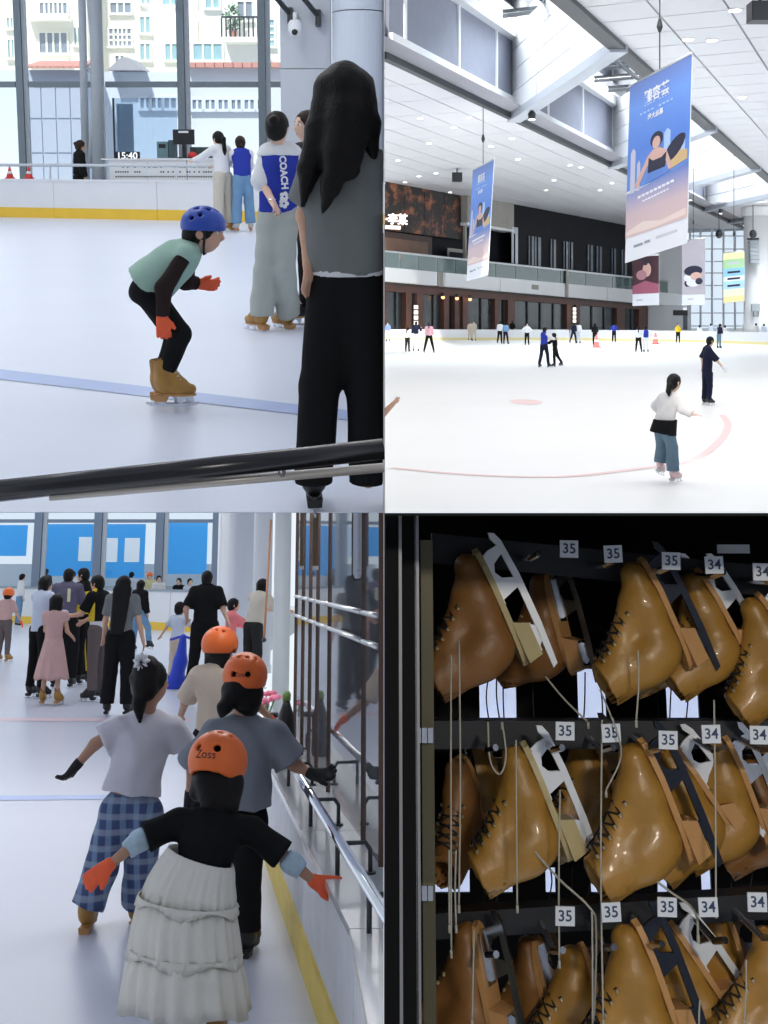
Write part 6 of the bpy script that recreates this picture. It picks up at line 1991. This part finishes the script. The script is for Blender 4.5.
marks = [384.7, 401, 493, 513]
for i, pxs in enumerate([(384.7, 401), (401, 455), (455, 493), (493, 513), (516, 545), (545, 580), (580, 610), (614, 640), (640, 666), (669, 690), (690, 703), (706, 722), (722, 735)]):
    s0, s1 = s_of(pxs[0]) + .12, s_of(pxs[1]) - .12
    MB().hexa(along(E1, s0, s1, .0, .2, 1.05, 4.8)).build('louvre_panel', GPAN, up)
    MB().hexa(along(E1, s0 - .1, s1 + .1, .16, .45, .02, 1.0)).build('fascia', WHITEP, up)
    MB().hexa(along(E1, s1 - .02, s1 + .26, .05, .3, 1.05, 4.8)).build('rib', WHITEP, up)
MB().hexa(along(E1, .1, 140, -.15, 0, 0, 4.8)).build('backing', CEILJ, up)
MB().hexa(along(E1, .1, 140, .0, .8, 4.8, 5.6)).build('head_beam', WHITEP, up)
BD = Vector((.13, -1, 0)).normalized()
labs = ('nearest', 'second', 'third', 'fourth', 'farthest')
for i, px in enumerate((514, 613, 668, 705, 730)):
    s0 = s_of(px)
    a_ = E1 + du * s0
    # run to the other slot edge
    num = (E2 - a_).x * du.y - (E2 - a_).y * du.x
    t = num / (BD.x * du.y - BD.y * du.x)
    b_ = a_ + BD * t
    w_ = Vector((-BD.y, BD.x, 0)) * .35
    be = empty('cross_beam', RM @ Matrix.Translation(a_), 'deep white cross beam of the skylight slot, %s to the viewer' % labs[i], 'beam', 'skylight cross beams')
    dd = b_ - a_
    for j, (z0, z1) in enumerate(((.0, 1.3), (1.36, 2.7), (2.76, 4.1), (4.16, 5.4))):
        for q in range(3):
            p0 = dd * (q / 3) + BD * .04; p1 = dd * ((q + 1) / 3) - BD * .04
            MB().hexa([p0 - w_ + Vector((0, 0, z0)), p1 - w_ + Vector((0, 0, z0)), p1 + w_ + Vector((0, 0, z0)), p0 + w_ + Vector((0, 0, z0)), p0 - w_ + Vector((0, 0, z1)), p1 - w_ + Vector((0, 0, z1)), p1 + w_ + Vector((0, 0, z1)), p0 + w_ + Vector((0, 0, z1))]).build('panel', WHITEP, be)
    MB().hexa([-w_ * 1.3 + Vector((0, 0, -.5)), dd - w_ * 1.3 + Vector((0, 0, -.5)), dd + w_ * 1.3 + Vector((0, 0, -.5)), w_ * 1.3 + Vector((0, 0, -.5)), -w_ * 1.3, dd - w_ * 1.3, dd + w_ * 1.3, w_ * 1.3]).build('bottom_flange', mat('beam_grey', (.5, .53, .6), .5), be)
    # floodlight under the beam
    fl4 = empty('floodlight', RM @ Matrix.Translation(a_ + dd * .22 + Vector((0, 0, -.5))), 'small dark floodlight under the %s cross beam' % labs[i], 'lamp', 'floodlights under the beams')
    MB().lathe([(.22, -.55), (.26, -.2), (.12, 0)], 10).build('housing', DARKM, fl4, None, True)
    MB().lathe([(.2, -.58), (.2, -.55)], 10).build('lens', DLITE, fl4)
# skylight glazing with added light panels above it
skl = empty('window_3', RM @ Matrix.Translation((0, 0, ZC + 5.7)), 'bright skylight glazing with dark bars over the slot', None, None, 'structure')
for i in range(12):
    MB().hexa(along(E1, -30 + i * 14 + .1, -30 + (i + 1) * 14 - .1, .8 if i > 1 else 8, 13.5, 0, .03)).build('pane', PANE, skl)
    for j in range(3):
        s_ = -30 + i * 14 + j * 4.7
        if s_ < -16: continue
        MB().hexa(along(E1, s_ - .09, s_ + .09, .8 if s_ > 1 else 8, 13.5, -.25, -.02)).build('glazing_bar', DKED, skl)
for t_ in (4.5, 9):
    MB().hexa(along(E1, -4 if t_ > 5 else 3, 135, t_ - .12, t_ + .12, -.5, -.26)).build('rafter', DKED, skl)
# round ceiling lights and cameras
dl = [(420, 118), (469, 117), (454, 127), (429, 143), (512, 138), (491, 146), (398, 160), (436, 173), (419, 176), (518, 159), (450, 192), (405, 182), (570, 165), (581, 167), (554, 180), (546, 190), (600, 190), (612, 183), (690, 178 + 22), (640, 205), (655, 200), (668, 208)]
dr = [(688, 39), (735, 10), (742, 97), (712, 100 - 60)]
for i, (px, py) in enumerate(dl + dr):
    dx = (px - PX) / FPX; t = (HC - .14) / ((PY - py) / FPX)
    p = Vector((dx * t, t, ZC - .14))
    o = empty('downlight', RM @ Matrix.Translation(p), 'small round white downlight set in the tiled hall ceiling', 'lamp', 'downlights in the hall ceiling')
    r_ = .20 if i < len(dl) else .26
    MB().lathe([(r_ * 1.25, -.03), (r_ * 1.25, .02)], 12).build('trim_ring', WHITEP, o)
    MB().lathe([(r_, -.05), (r_, -.03)], 12).build('lens', DLITE, o)
for i, (px, py, lab) in enumerate(((457, 177, 'black box speaker hanging under the left ceiling'), (760, 12, 'black box speaker at the top right of the ceiling'))):
    dx = (px - PX) / FPX; t = (HC - .9) / ((PY - py) / FPX)
    o = empty('ceiling_speaker', RM @ Matrix.Translation((dx * t, t, ZC - .12)), lab, 'speaker')
    MB().box((-.45, -.4, -1.2), (.45, .4, -.4)).build('cabinet', BLACKP, o)
    MB().box((-.4, -.42, -1.15), (.4, -.4, -.45)).build('grille', DARKM, o)
    MB().tube([(0, 0, -.4), (0, 0, 0)], .06, 6).build('hanger', DARKM, o)

# --- window wall, white wall and column at the far right
WY3 = 187.0
def r3(px, py, Y=WY3): return UR.atY(px, py, Y)
ww3 = empty('window_4', RM @ Matrix.Translation((0, WY3, 0)), 'bright gridded window wall at the far end of the hall', None, None, 'structure')
LG = mat('pale_blue_frame', (.64, .70, .78), .5)
for px in (690, 700.5, 712, 723.5, 735, 746):
    a_ = r3(px, 300)
    MB().box((a_.x - .11, -.2, 0), (a_.x + .11, .2, 16)).build('mullion', LG, ww3)
for py in (236, 249, 261.5, 273, 285.5, 299, 313, 326):
    z = r3(700, py).z; x0 = r3(690, py).x; x1 = r3(746, py).x
    MB().box((x0, -.1, z - .08), (x1, .1, z + .08)).build('transom', LG, ww3)
pxs = (690, 700.5, 712, 723.5, 735, 746)
for i in range(5):
    MB().box((r3(pxs[i], 300).x + .18, 0, 0), (r3(pxs[i + 1], 300).x - .18, .02, 16)).build('pane', PANE, ww3)
we = empty('wall_end', RM @ Matrix.Translation((0, WY3 - 1, 0)), 'white end wall with a tall doorway beside the window wall', None, None, 'structure')
xa = r3(648, 300, WY3 - 1).x; xb = r3(690, 300, WY3 - 1).x; xd0 = r3(683, 300, WY3 - 1).x; xd1 = r3(687.5, 300, WY3 - 1).x
zb_ = r3(650, 305, WY3 - 1).z
MB().box((xa, 0, 0), (xd0, .4, zb_)).build('panel', mat('cool_white', (.86, .89, .92), .5), we)
MB().box((xd1, 0, 0), (xb, .4, zb_)).build('panel', MATS['cool_white'], we)
MB().box((xd0, .1, 0), (xd1, .4, zb_ - .8)).build('door_leaf', MATS['grey_blue_pane'], we)
MB().box((r3(673, 309, WY3 - 1).x, -.1, zb_ - 1.6), (xd1, 0, zb_ - .8)).build('door_head', DARKM, we)
MB().box((xa, 1.5, zb_ + 1.8), (xb, 1.9, 16)).build('upper_panel', MATS['cool_white'], we)
co4 = empty('column', RM @ Matrix.Translation((r3(757, 300, 150).x, 150, 0)), 'huge white round column at the right of the window wall', 'column')
MB().lathe([(1.75, 0), (1.75, 1.0), (1.6, 1.1), (1.6, 15.8)], 24).build('shaft', WHITEP, co4, None, True)
MB().lathe([(1.9, 14.6), (1.9, 15.7)], 24).build('collar', WHITEP, co4)
ls_ = empty('line_speaker', RM @ Matrix.Translation(r3(754, 263, 147.95)), 'tall grey line speaker mounted on the white column', 'speaker')
for i in range(6):
    MB().box((-.55, -.4, i * .47), (.55, .4, i * .47 + .42), Matrix.Rotation(R_(4 - i * 1.5), 4, 'X')).build('module', mat('speaker_grey', (.38, .42, .46), .6), ls_)
MB().box((-.6, -.1, 2.9), (.6, .9, 3.1)).build('hanger', DARKM, ls_)
for i, (px, py, lab) in enumerate(((719, 234, 'dark round floodlight hanging before the window wall'), (753, 234, 'dark round floodlight above the line speaker'), (756, 308, 'pale box with cables low on the white column'))):
    p = r3(px, py, 147 if i < 2 else 147.95)
    o = empty('hall_floodlight' if i < 2 else 'junction_box', RM @ Matrix.Translation(p), lab, 'lamp' if i < 2 else 'box')
    if i < 2:
        MB().ball((0, 0, 0), (.45, .45, .55), 10, 8).build('housing', DARKM, o, None, True)
        MB().tube([(0, 0, .4), (0, 0, ZC - p.z)], .05, 6).build('rod', DARKM, o)
    else:
        MB().box((-.5, 0, -.4), (.5, .4, .5)).build('case', MATS['speaker_grey'], o)
        MB().tube([(-.3, .1, -.4), (-.3, .1, -1.0), (.3, .1, -1.0), (.3, .1, -.4)], .06, 6).build('cable', DARKM, o)

# --- hanging banners
def gradient_mat(name, stops):
    m = bpy.data.materials.new(name); MATS[name] = m; m.use_nodes = True
    N = m.node_tree.nodes; L = m.node_tree.links; b = N['Principled BSDF']; b.inputs['Roughness'].default_value = .55
    tc = N.new('ShaderNodeTexCoord'); s_ = N.new('ShaderNodeSeparateXYZ'); L.new(tc.outputs['UV'], s_.inputs[0])
    cr = N.new('ShaderNodeValToRGB')
    while len(cr.color_ramp.elements) < len(stops): cr.color_ramp.elements.new(.5)
    for e, (p, c) in zip(cr.color_ramp.elements, stops): e.position = p; e.color = tuple(c) + (1,)
    L.new(s_.outputs[1], cr.inputs[0]); L.new(cr.outputs[0], b.inputs['Base Color'])
    return m
BANB = gradient_mat('banner_blue_print', [(0, (.14, .28, .70)), (.35, (.10, .23, .68)), (.75, (.16, .32, .78)), (1.0, (.15, .22, .52))])
BANS = gradient_mat('banner_skin_print', [(0, (.70, .52, .50)), (.45, (.62, .48, .52)), (.8, (.30, .32, .55)), (1, (.09, .20, .55))])
PRW = mat('print_white', (.82, .84, .9), .6); PRP = mat('print_pale_blue', (.42, .58, .86), .6); PRK = mat('print_black', (.02, .022, .05), .6)
PRS = mat('print_skin', (.66, .42, .36), .6); PRG = mat('print_gold', (.62, .44, .22), .6); PRT = mat('print_stone', (.55, .55, .66), .6)
def banner(name, label, corners, hang_z, full=True, prints=None):
    """corners: TL, TR, BR, BL in room coordinates"""
    TL, TR, BR, BL = [Vector(c) for c in corners]
    root = empty(name, RM @ Matrix.Translation(BL), label, 'banner', 'hanging advertising banners')
    n = (TR - TL).cross(BL - TL).normalized()
    if n.y > 0: n = -n
    size = (TL - BL).length
    def P(u, v, o=0.0):
        return (BL + (BR - BL) * u) * (1 - v) + (TL + (TR - TL) * u) * v - BL + n * o
    def poly(pn, pts, m, o, th=.01):
        f = [P(u, v, o) for u, v in pts]; b = [P(u, v, o - th) for u, v in pts]
        mb = MB(); k = len(f); mb.v += [tuple(x) for x in f + b]
        mb.f.append(tuple(range(k))); mb.f.append(tuple(reversed(range(k, 2 * k))))
        for i in range(k):
            j = (i + 1) % k; mb.f.append((i, k + i, k + j, j))
        ob = mb.build(pn, m, root)
        uv = ob.data.uv_layers.new(name='UVMap')
        us = [p[0] for p in pts] * 2; vs_ = [p[1] for p in pts] * 2
        v0, v1 = min(vs_), max(vs_)
        for lp_ in ob.data.loops:
            uv.data[lp_.index].uv = (us[lp_.vertex_index], (vs_[lp_.vertex_index] - v0) / (v1 - v0 + 1e-9))
        return ob
    def txt(s_, u, v, sz, m, o=.035, bold=0.0):
        me = text_mesh(s_, sz, .002, bold=bold)
        ex = (BR - BL).normalized(); ey = (TL - BL).normalized()
        w = (BR - BL).length; h_ = (TL - BL).length
        for q in me.vertices:
            uu, vv = u + q.co.x / w, v + q.co.y / h_
            q.co = P(uu, vv, o + q.co.z)
        link('lettering', me, m, root)
    def oval(pn, u, v, ru, rv, m, o, n_=18, rot_=0):
        pts = []
        for i in range(n_):
            t = 2 * math.pi * i / n_
            a, b = ru * math.cos(t), rv * math.sin(t)
            pts.append((u + a * math.cos(rot_) - b * math.sin(rot_), v + a * math.sin(rot_) + b * math.cos(rot_)))
        return poly(pn, pts, m, o)
    if full:
        poly('cloth', [(0, 0), (1, 0), (1, 1), (0, 1)], PRW, 0, .04)
        poly('print', [(0, .40), (1, .40), (1, 1), (0, 1)], BANB, .012)
        poly('print', [(0, .135), (1, .135), (1, .43), (.55, .405), (.25, .39), (0, .385)], BANS, .018)
        w = size
        txt('臻容荟', .47, .88, .078 * w, PRW, bold=.012)
        txt('盛大启幕', .46, .765, .036 * w, PRW, bold=.006)
        for v, u0, u1, hh_ in ((.838, .27, .70, .008), (.80, .20, .76, .010)):
            for i in range(9):
                if i == 4: continue
                a = u0 + (u1 - u0) * i / 9
                poly('print_mark', [(a, v), (a + (u1 - u0) / 9 * .6, v), (a + (u1 - u0) / 9 * .6, v + hh_), (a, v + hh_)], PRP, .03)
        poly('swoosh', [(.02, .17), (.3, .20), (.6, .17), (.98, .19), (.98, .155), (.5, .145), (.02, .15)], mat('print_blush', (.80, .66, .62), .6), .022)
        # towers, woman, horn shapes of the print
        for u, v0, v1, ww_ in ((.1, .38, .63, .08), (.2, .38, .55, .05), (.66, .5, .66, .10), (.9, .45, .60, .08)):
            poly('tower', [(u - ww_ / 2, v0), (u + ww_ / 2, v0), (u + ww_ / 2, v1 - .02), (u, v1), (u - ww_ / 2, v1 - .02)], PRP if u > .3 else PRT, .024)
        poly('building', [(.62, .42), (.98, .45), (.98, .50), (.8, .52), (.62, .48)], PRG, .026)
        oval('dark_shape', .78, .535, .17, .05, PRK, .028, rot_=.25)
        poly('trousers', [(.28, .40), (.72, .42), (.66, .475), (.42, .475)], mat('print_denim', (.12, .24, .62), .6), .030)
        poly('arm', [(.13, .41), (.2, .40), (.40, .53), (.34, .545)], PRS, .031)
        poly('arm', [(.70, .43), (.76, .44), (.66, .54), (.60, .54)], PRS, .031)
        poly('shoulders', [(.34, .50), (.66, .50), (.64, .55), (.54, .575), (.44, .575), (.35, .55)], PRS, .031)
        poly('dress', [(.36, .455), (.64, .455), (.66, .535), (.58, .515), (.44, .515), (.37, .54)], PRK, .033)
        oval('hair', .49, .625, .10, .042, PRK, .032)
        oval('face', .49, .608, .065, .034, PRS, .034)
        for (u0, u1, v, hh_) in ((.2, .8, .345, .014), (.28, .72, .315, .009)):
            k_ = 9
            for i in range(k_):
                a = u0 + (u1 - u0) * i / k_
                poly('print_mark', [(a, v + .03 * (a - .5)), (a + (u1 - u0) / k_ * .75, v + .03 * (a - .5)), (a + (u1 - u0) / k_ * .75, v + hh_ + .03 * (a - .5)), (a, v + hh_ + .03 * (a - .5))], PRW, .03)
        for (u0, u1, v) in ((.15, .30, .075), (.33, .42, .078), (.52, .85, .083)):
            poly('print_mark', [(u0, v - .006), (u1, v - .006), (u1, v + .008), (u0, v + .008)], mat('print_grey', (.3, .32, .4), .6) if u0 < .5 else mat('print_pale_grey', (.62, .62, .66), .6), .014)
    else:
        poly('cloth', [(0, 0), (1, 0), (1, 1), (0, 1)], PRW, 0, .04)
        prints(poly, oval, txt, size)
    # top bar and wire
    mid = (P(0, 1) + P(1, 1)) / 2
    MB().tube([P(-.01, 1), P(1.01, 1)], .05, 8).build('top_bar', SILVER, root, None, True)
    if hang_z:
        MB().tube([mid, mid + Vector((0, 0, hang_z - (BL + mid).z))], .025, 6).build('wire', DARKM, root)
        MB().lathe([(.05, -.5), (.12, -.3), (.05, 0)], 8, (mid.x, mid.y)).build('swivel', DARKM, root, Matrix.Translation((0, 0, mid.z + 1.9)))
    return root
banner('hanging_banner', 'largest blue advertising banner with a woman in black, hanging at the right', [UR.atY(630, 86, 46), UR.atY(692, 53, 42.5), UR.atY(686.5, 243, 42.5), UR.atY(625, 263, 46)], ZC)
banner('hanging_banner', 'smaller blue advertising banner hanging before the concrete block', [UR.atY(473, 170, 78), UR.atY(494, 159, 73), UR.atY(487.5, 275, 73), UR.atY(466.5, 281, 78)], ZC)
def pr_a(poly, oval, txt, size):
    poly('print', [(.0, .24), (1, .24), (1, 1), (0, 1)], mat('print_plum', (.06, .02, .03), .6), .02)
    poly('print', [(.0, .24), (1, .24), (1, .42), (.5, .5), (0, .40)], mat('print_rose', (.36, .10, .16), .6), .03)
    oval('figure', .55, .72, .16, .14, PRS, .035); oval('figure', .35, .62, .2, .10, mat('print_mauve', (.45, .22, .26), .6), .04); oval('figure', .5, .88, .1, .07, PRK, .045)
    poly('print_mark', [(.15, .1), (.4, .1), (.4, .13), (.15, .13)], PRT, .02)
banner('hanging_banner', 'far plum coloured photo banner left of the window wall', [UR.atY(632.5, 257, 118), UR.atY(659, 255, 116), UR.atY(659, 305, 116), UR.atY(632.5, 306, 118)], ZC + 5.3, False, pr_a)
def pr_b(poly, oval, txt, size):
    poly('print', [(.0, .16), (1, .16), (1, 1), (0, 1)], mat('print_lilac_grey', (.50, .46, .52), .6), .02)
    for u, v, a, b, m in ((.5, .52, .4, .08, PRK), (.3, .42, .22, .06, PRW), (.62, .44, .24, .06, PRS), (.5, .34, .3, .06, PRW), (.75, .36, .16, .05, PRK), (.25, .33, .14, .05, PRK)):
        oval('figure', u, v, a, b, m, .03 + .004 * u)
    poly('print_mark', [(.25, .08), (.5, .08), (.5, .1), (.25, .1)], PRT, .02)
banner('hanging_banner', 'far grey photo banner in the middle before the window wall', [UR.atY(682, 241, 112), UR.atY(705, 238, 110), UR.atY(705, 305, 110), UR.atY(682, 305, 112)], ZC, False, pr_b)
def pr_c(poly, oval, txt, size):
    cs = [(.0, .12, (.85, .70, .35)), (.12, .27, (.80, .80, .62)), (.27, .42, (.42, .68, .88)), (.42, .52, (.82, .86, .9)), (.52, .68, (.30, .60, .88)), (.68, .86, (.42, .66, .36)), (.86, 1.0, (.84, .80, .45))]
    for i, (a, b, c) in enumerate(cs): poly('print', [(0, a), (1, a), (1, b), (0, b)], mat('print_row_%d' % i, c, .6), .02)
    for v in (.33, .47, .6, .78): poly('print_mark', [(.2, v - .02), (.8, v - .02), (.8, v + .02), (.2, v + .02)], PRK if v != .78 else PRT, .03)
banner('hanging_banner', 'far green, blue and yellow banner beside the white column', [UR.atY(723.5, 253, 108), UR.atY(744.5, 251, 106), UR.atY(744.5, 301, 106), UR.atY(723.5, 303, 108)], ZC + 5.3, False, pr_c)

# --- light panels added over the skylight to boost its daylight
for i in range(5):
    c = E1 + du * (12 + i * 26) + dv * 7.5
    fill_lamp(UR, (c.x, c.y, ZC + 6.6), 11, 20, 14000, (1, .985, .95), label='light panel added for daylight over the skylight glazing, %s to the viewer' % labs[i])

for i, (x, y, w_) in enumerate(((5, 20, 'left'), (16, 22, 'right'), (8, 38, 'farther left'), (22, 40, 'farther right'))):  # unseen fill added to brighten the near ice
    fill_lamp(UR, (x, y, ZC - .15), 9, 12, 1000, (1, .985, .96), label='large unseen fill lamp added above the near hall ice, %s of four' % w_)

# --- people of place 4
def rperson(px, rw, label, **kw):
    l_ = UR.floor(px, rw)
    kw.setdefault('skin', SKINP)
    return person(UR, l_, label, **kw)
C_NAVYK = cloth('navy_black', (.012, .015, .035))
C_DENIM2 = cloth('washed_denim', (.13, .20, .26), noise=.2)
C_OFFW = cloth('off_white_knit', (.70, .68, .68))
PINKB = mat('pale_pink_boot', (.74, .52, .54), .5)
lg4 = UR.floor(669, 483)
def q4(px, py, dy=0.0): return pj(UR, lg4, px, py, dy)
person(UR, lg4, 'girl in a white knit top and jeans skating with one arm out', h=1.47, yaw=48, res=.014, head_yaw=55, skin=SKINP,
       J=dict(pel=q4(664, 425), waist=q4(665, 417), chest=q4(668, 405), neck=q4(672, 394), head=q4(674, 382), shL=q4(663, 398, .06), shR=q4(678, 399, -.10), elR=q4(683, 409, -.15), wrR=q4(692.5, 414, -.2),
              elL=q4(656.5, 406, .2), wrL=q4(662, 414, .3), hipL=q4(661, 431, .06), hipR=q4(668, 431, -.06), knL=q4(662, 447, .15), knR=q4(672, 447, -.05), anL=q4(660, 463.5, .12), anR=q4(673, 472, -.05)),
       tops=[dict(m=C_OFFW, sleeve=1.95, loose=.03, hem=-.1, sr=.008), dict(m=C_BLACK, name='undershirt', sleeve=0, hem=1.1, loose=.036, rh=.15, flat=.85, clips=[((0, 0, 1), q4(664, 419.5)[2])])], bottom=dict(m=C_DENIM2, rk=.080, rh=.088, loose=.014, rise=.1, hem=.96),
       hair=dict(style='pony', pts=[q4(669.5, 386, -.1), q4(668.5, 391, -.12), q4(669, 396, -.12)]), shoe=PINKB, sole=BOOTW, curl=15, face=False, handdir=dict(R=(1, -.2, -.12)))
lm4 = UR.floor(707, 405.5)
def m4(px, py, dy=0.0): return pj(UR, lm4, px, py, dy)
person(UR, lm4, 'man in a black tee and navy trousers skating to the right', h=1.72, yaw=62, res=.018, head_yaw=70, skin=SKINP,
       J=dict(pel=m4(707, 371), waist=m4(707, 365), chest=m4(708, 356), neck=m4(709, 347.5), head=m4(710.3, 341), shL=m4(706, 349, .17), shR=m4(709, 350, -.17), elR=m4(717, 360.5, -.2), wrR=m4(723, 367.5, -.2),
              hipL=m4(706, 374, .08), hipR=m4(709, 374, -.08), knL=m4(705, 386, .1), knR=m4(710, 386, -.1), anL=m4(704, 399, .1), anR=m4(709, 399.5, -.1)),
       tops=[dict(m=C_NAVYK, sleeve=1.0, loose=.04, hem=.2)], bottom=dict(m=C_NAVYK, rk=.07, rh=.06), hair=dict(style='short'), shoe=BOOTK, sole=BOOTW, gloves=dict(R=C_WHITE), face=False)
far = [
    (388, 341.5, 1.6, 200, cloth('soft_blue', (.22, .32, .62)), C_BEIGE, 'skater in soft blue at the far left of the hall', 'short', {}),
    (407.5, 352, 1.45, 30, C_WHITE, C_CHAR, 'child in a white top left of the pink topped skater', 'pony', {}),
    (416, 351.5, 1.86, 10, C_NAVYK, C_PALEB, 'tall skater in a dark top and pale jeans in the left group', 'short', dict(armR=(30, 20, 90))),
    (429, 353, 1.80, 5, cloth('shell_pink', (.74, .40, .46)), C_BLACK, 'skater in a shell pink top with black legs apart', 'pony', dict(legL=(0, 13, 2), legR=(0, 13, 2))),
    (470, 340.5, 1.60, 170, C_CREAM2, C_CREAM2, 'person in beige standing at the far boards', 'short', {}),
    (474, 341, 1.70, 190, C_BEIGE, C_BEIGE, 'person in cream beside the beige one at the far boards', 'short', {}),
    (500, 344, 1.72, 20, C_WHITE, C_BLACK, 'skater in white with black trousers at the middle boards', 'short', dict(legL=(-12, 4, 8))),
    (505.5, 344.5, 1.65, 30, C_JEAN, C_NAVYK, 'skater in denim blue beside the white one', 'short', dict(legR=(16, 4, 10))),
    (512.5, 340, 1.70, 0, C_BLACK, C_BLACK, 'skater all in black at the middle boards', 'short', {}),
    (527, 345.5, 1.58, 185, C_WHITE, C_BLACK, 'skater with white top and black legs left of the hugging pair', 'short', dict(armL=(0, 40, 10), armR=(0, 40, 10))),
    (544, 367.5, 1.72, 50, C_BLUE, C_NAVYK, 'coach in a blue and white jacket leading a child', 'short', dict(armL=(50, 10, 30), armR=(50, 10, 30), legL=(-8, 3, 6), legR=(14, 3, 10))),
    (555, 367, 1.40, -60, C_BLACK, C_BLACK, 'child in black held by the blue jacketed coach', 'bob', dict(armL=(50, 10, 30), legR=(-14, 3, 20))),
    (573.5, 343.5, 1.62, 40, C_NAVYK, C_NAVYK, 'skater in navy striding before the right shop sign', 'short', dict(legL=(-20, 4, 10), legR=(18, 4, 14), lean=10)),
    (578.5, 343.5, 1.62, 30, C_WHITE, C_PALEB, 'skater in white beside the navy one', 'short', {}),
    (595, 345.5, 1.60, 10, C_BLACK, C_BLACK, 'skater in black beside the red cone', 'bob', {}),
    (614, 342.5, 1.55, 20, C_BLUE, C_BLACK, 'skater in a blue top right of the red cone', 'short', dict(armL=(0, 30, 0), armR=(0, 30, 0))),
    (638.5, 352.5, 1.50, 20, C_WHITE, C_BLACK, 'skater in a white top and black trousers under the large banner', 'pony', dict(legL=(0, 6, 0), legR=(0, 8, 0))),
    (646, 352.5, 1.52, 10, C_BLUE, C_WHITE, 'skater in a bright blue jacket and white trousers under the large banner', 'short', dict(armL=(0, 25, 20), armR=(0, 30, 30))),
    (678, 343.5, 1.52, 190, C_YEL, C_BLACK, 'rink guard in a yellow vest near the doorway', 'short', {}),
    (699.5, 341.5, 1.30, 10, C_WHITE, C_OFFW, 'child in white at the window boards', 'short', {}),
    (711, 341, 1.45, 0, C_PALEB, C_PALEB, 'skater in pale blue behind the man in black', 'short', {}),
    (719, 348.5, 1.62, 60, C_NAVYK, C_DENIM2, 'skater in a navy top with a raised arm beyond the man in black', 'short', dict(armL=(60, 40, 20), lean=8)),
    (725, 342, 1.30, 30, C_OFFW, C_CHAR, 'small child in off white right of the navy skater', 'short', {}),
    (756, 343.5, 1.55, 10, C_OFFW, C_PALEB, 'skater in off white before the white column', 'short', {}),
    (764, 343.5, 1.50, 10, C_PALEB, C_OFFW, 'skater in pale blue at the right edge of the hall', 'short', {}),
]
for px, rw, h_, yw, tm, bm_, lab, hst, kw in far:
    rs = .03 if rw > 350 else .042
    tp = [dict(m=tm, sleeve=1.5, loose=.03, hem=.1)]
    if 'blue and white jacket' in lab or 'bright blue jacket' in lab:
        tp = [dict(m=tm, sleeve=0, loose=.04, hem=.2, name='vest'), dict(m=C_WHITE, sleeve=1.8, loose=.032, hem=-.4, name='shirt')]
    rperson(px, rw, lab, h=h_, yaw=yw, res=rs, tops=tp, bottom=dict(m=bm_), hair=dict(style=hst), shoe=BOOTK, sole=BOOTK, face=False, fingers=False, **kw)
for px, rw, lab in ((596.5, 347.5, 'red training cone at the feet of the skater in black'), (655.5, 344, 'red training cone right of the blue jacketed skater')):
    p = UR.floor(px, rw)
    cn = empty('training_cone', RM @ Matrix.Translation(p), lab, 'cone', 'training cones on the ice')
    MB().box((-.3, -.3, 0), (.3, .3, .05)).build('base', REDP, cn)
    MB().lathe([(.24, .05), (.15, .4)], 12).build('lower', mat('coral_cone', (.85, .22, .2), .5), cn)
    MB().lathe([(.15, .4), (.12, .55)], 12).build('band', WHITE, cn)
    MB().lathe([(.12, .55), (.04, .9)], 12).build('tip', MATS['coral_cone'], cn)
# the reaching arm of a skater cut by the side wall
pa4 = UR.atY(384.8, 411, 15.5)
ar = empty('person', RM @ Matrix.Translation(pa4), 'bare reaching forearm of a skater at the left edge of the hall ice', 'person')
G = Field()
e_ = UR.atY(399, 398.5, 15.2) - pa4
p0 = V(-.12, .03, -.14); p1 = np.array(e_) * .62
G.cone(p0, p1, .055, .030, k=.02)
hand(G, p1, V(*e_), V(.5, -.4, .8), .95, 0, 12, True)
G.clip((1, 0, 0), 99); G.clip((-1, 0, 0), pa4.x - .006)
bm_ = link('body', G.mesh(.009, 'body'), SKIN, ar)
G = Field(); G.cone(p0, p0 + (p1 - p0) * .28, .066, .062, k=.02, capb=True); G.clip((-1, 0, 0), pa4.x - .006)
link('sleeve', G.mesh(.012, 'sleeve'), C_WHITE, ar)

# --- unseen wall added behind the viewer to hold back front light
rw_ = MB().box((-34, -9.4, -14), (44, -9.0, 24)).build('wall_light_block', mat('light_block_grey', (.34, .35, .38), .7, noise=.05, nscale=.4), None, W0.M); rw_['kind'] = 'structure'
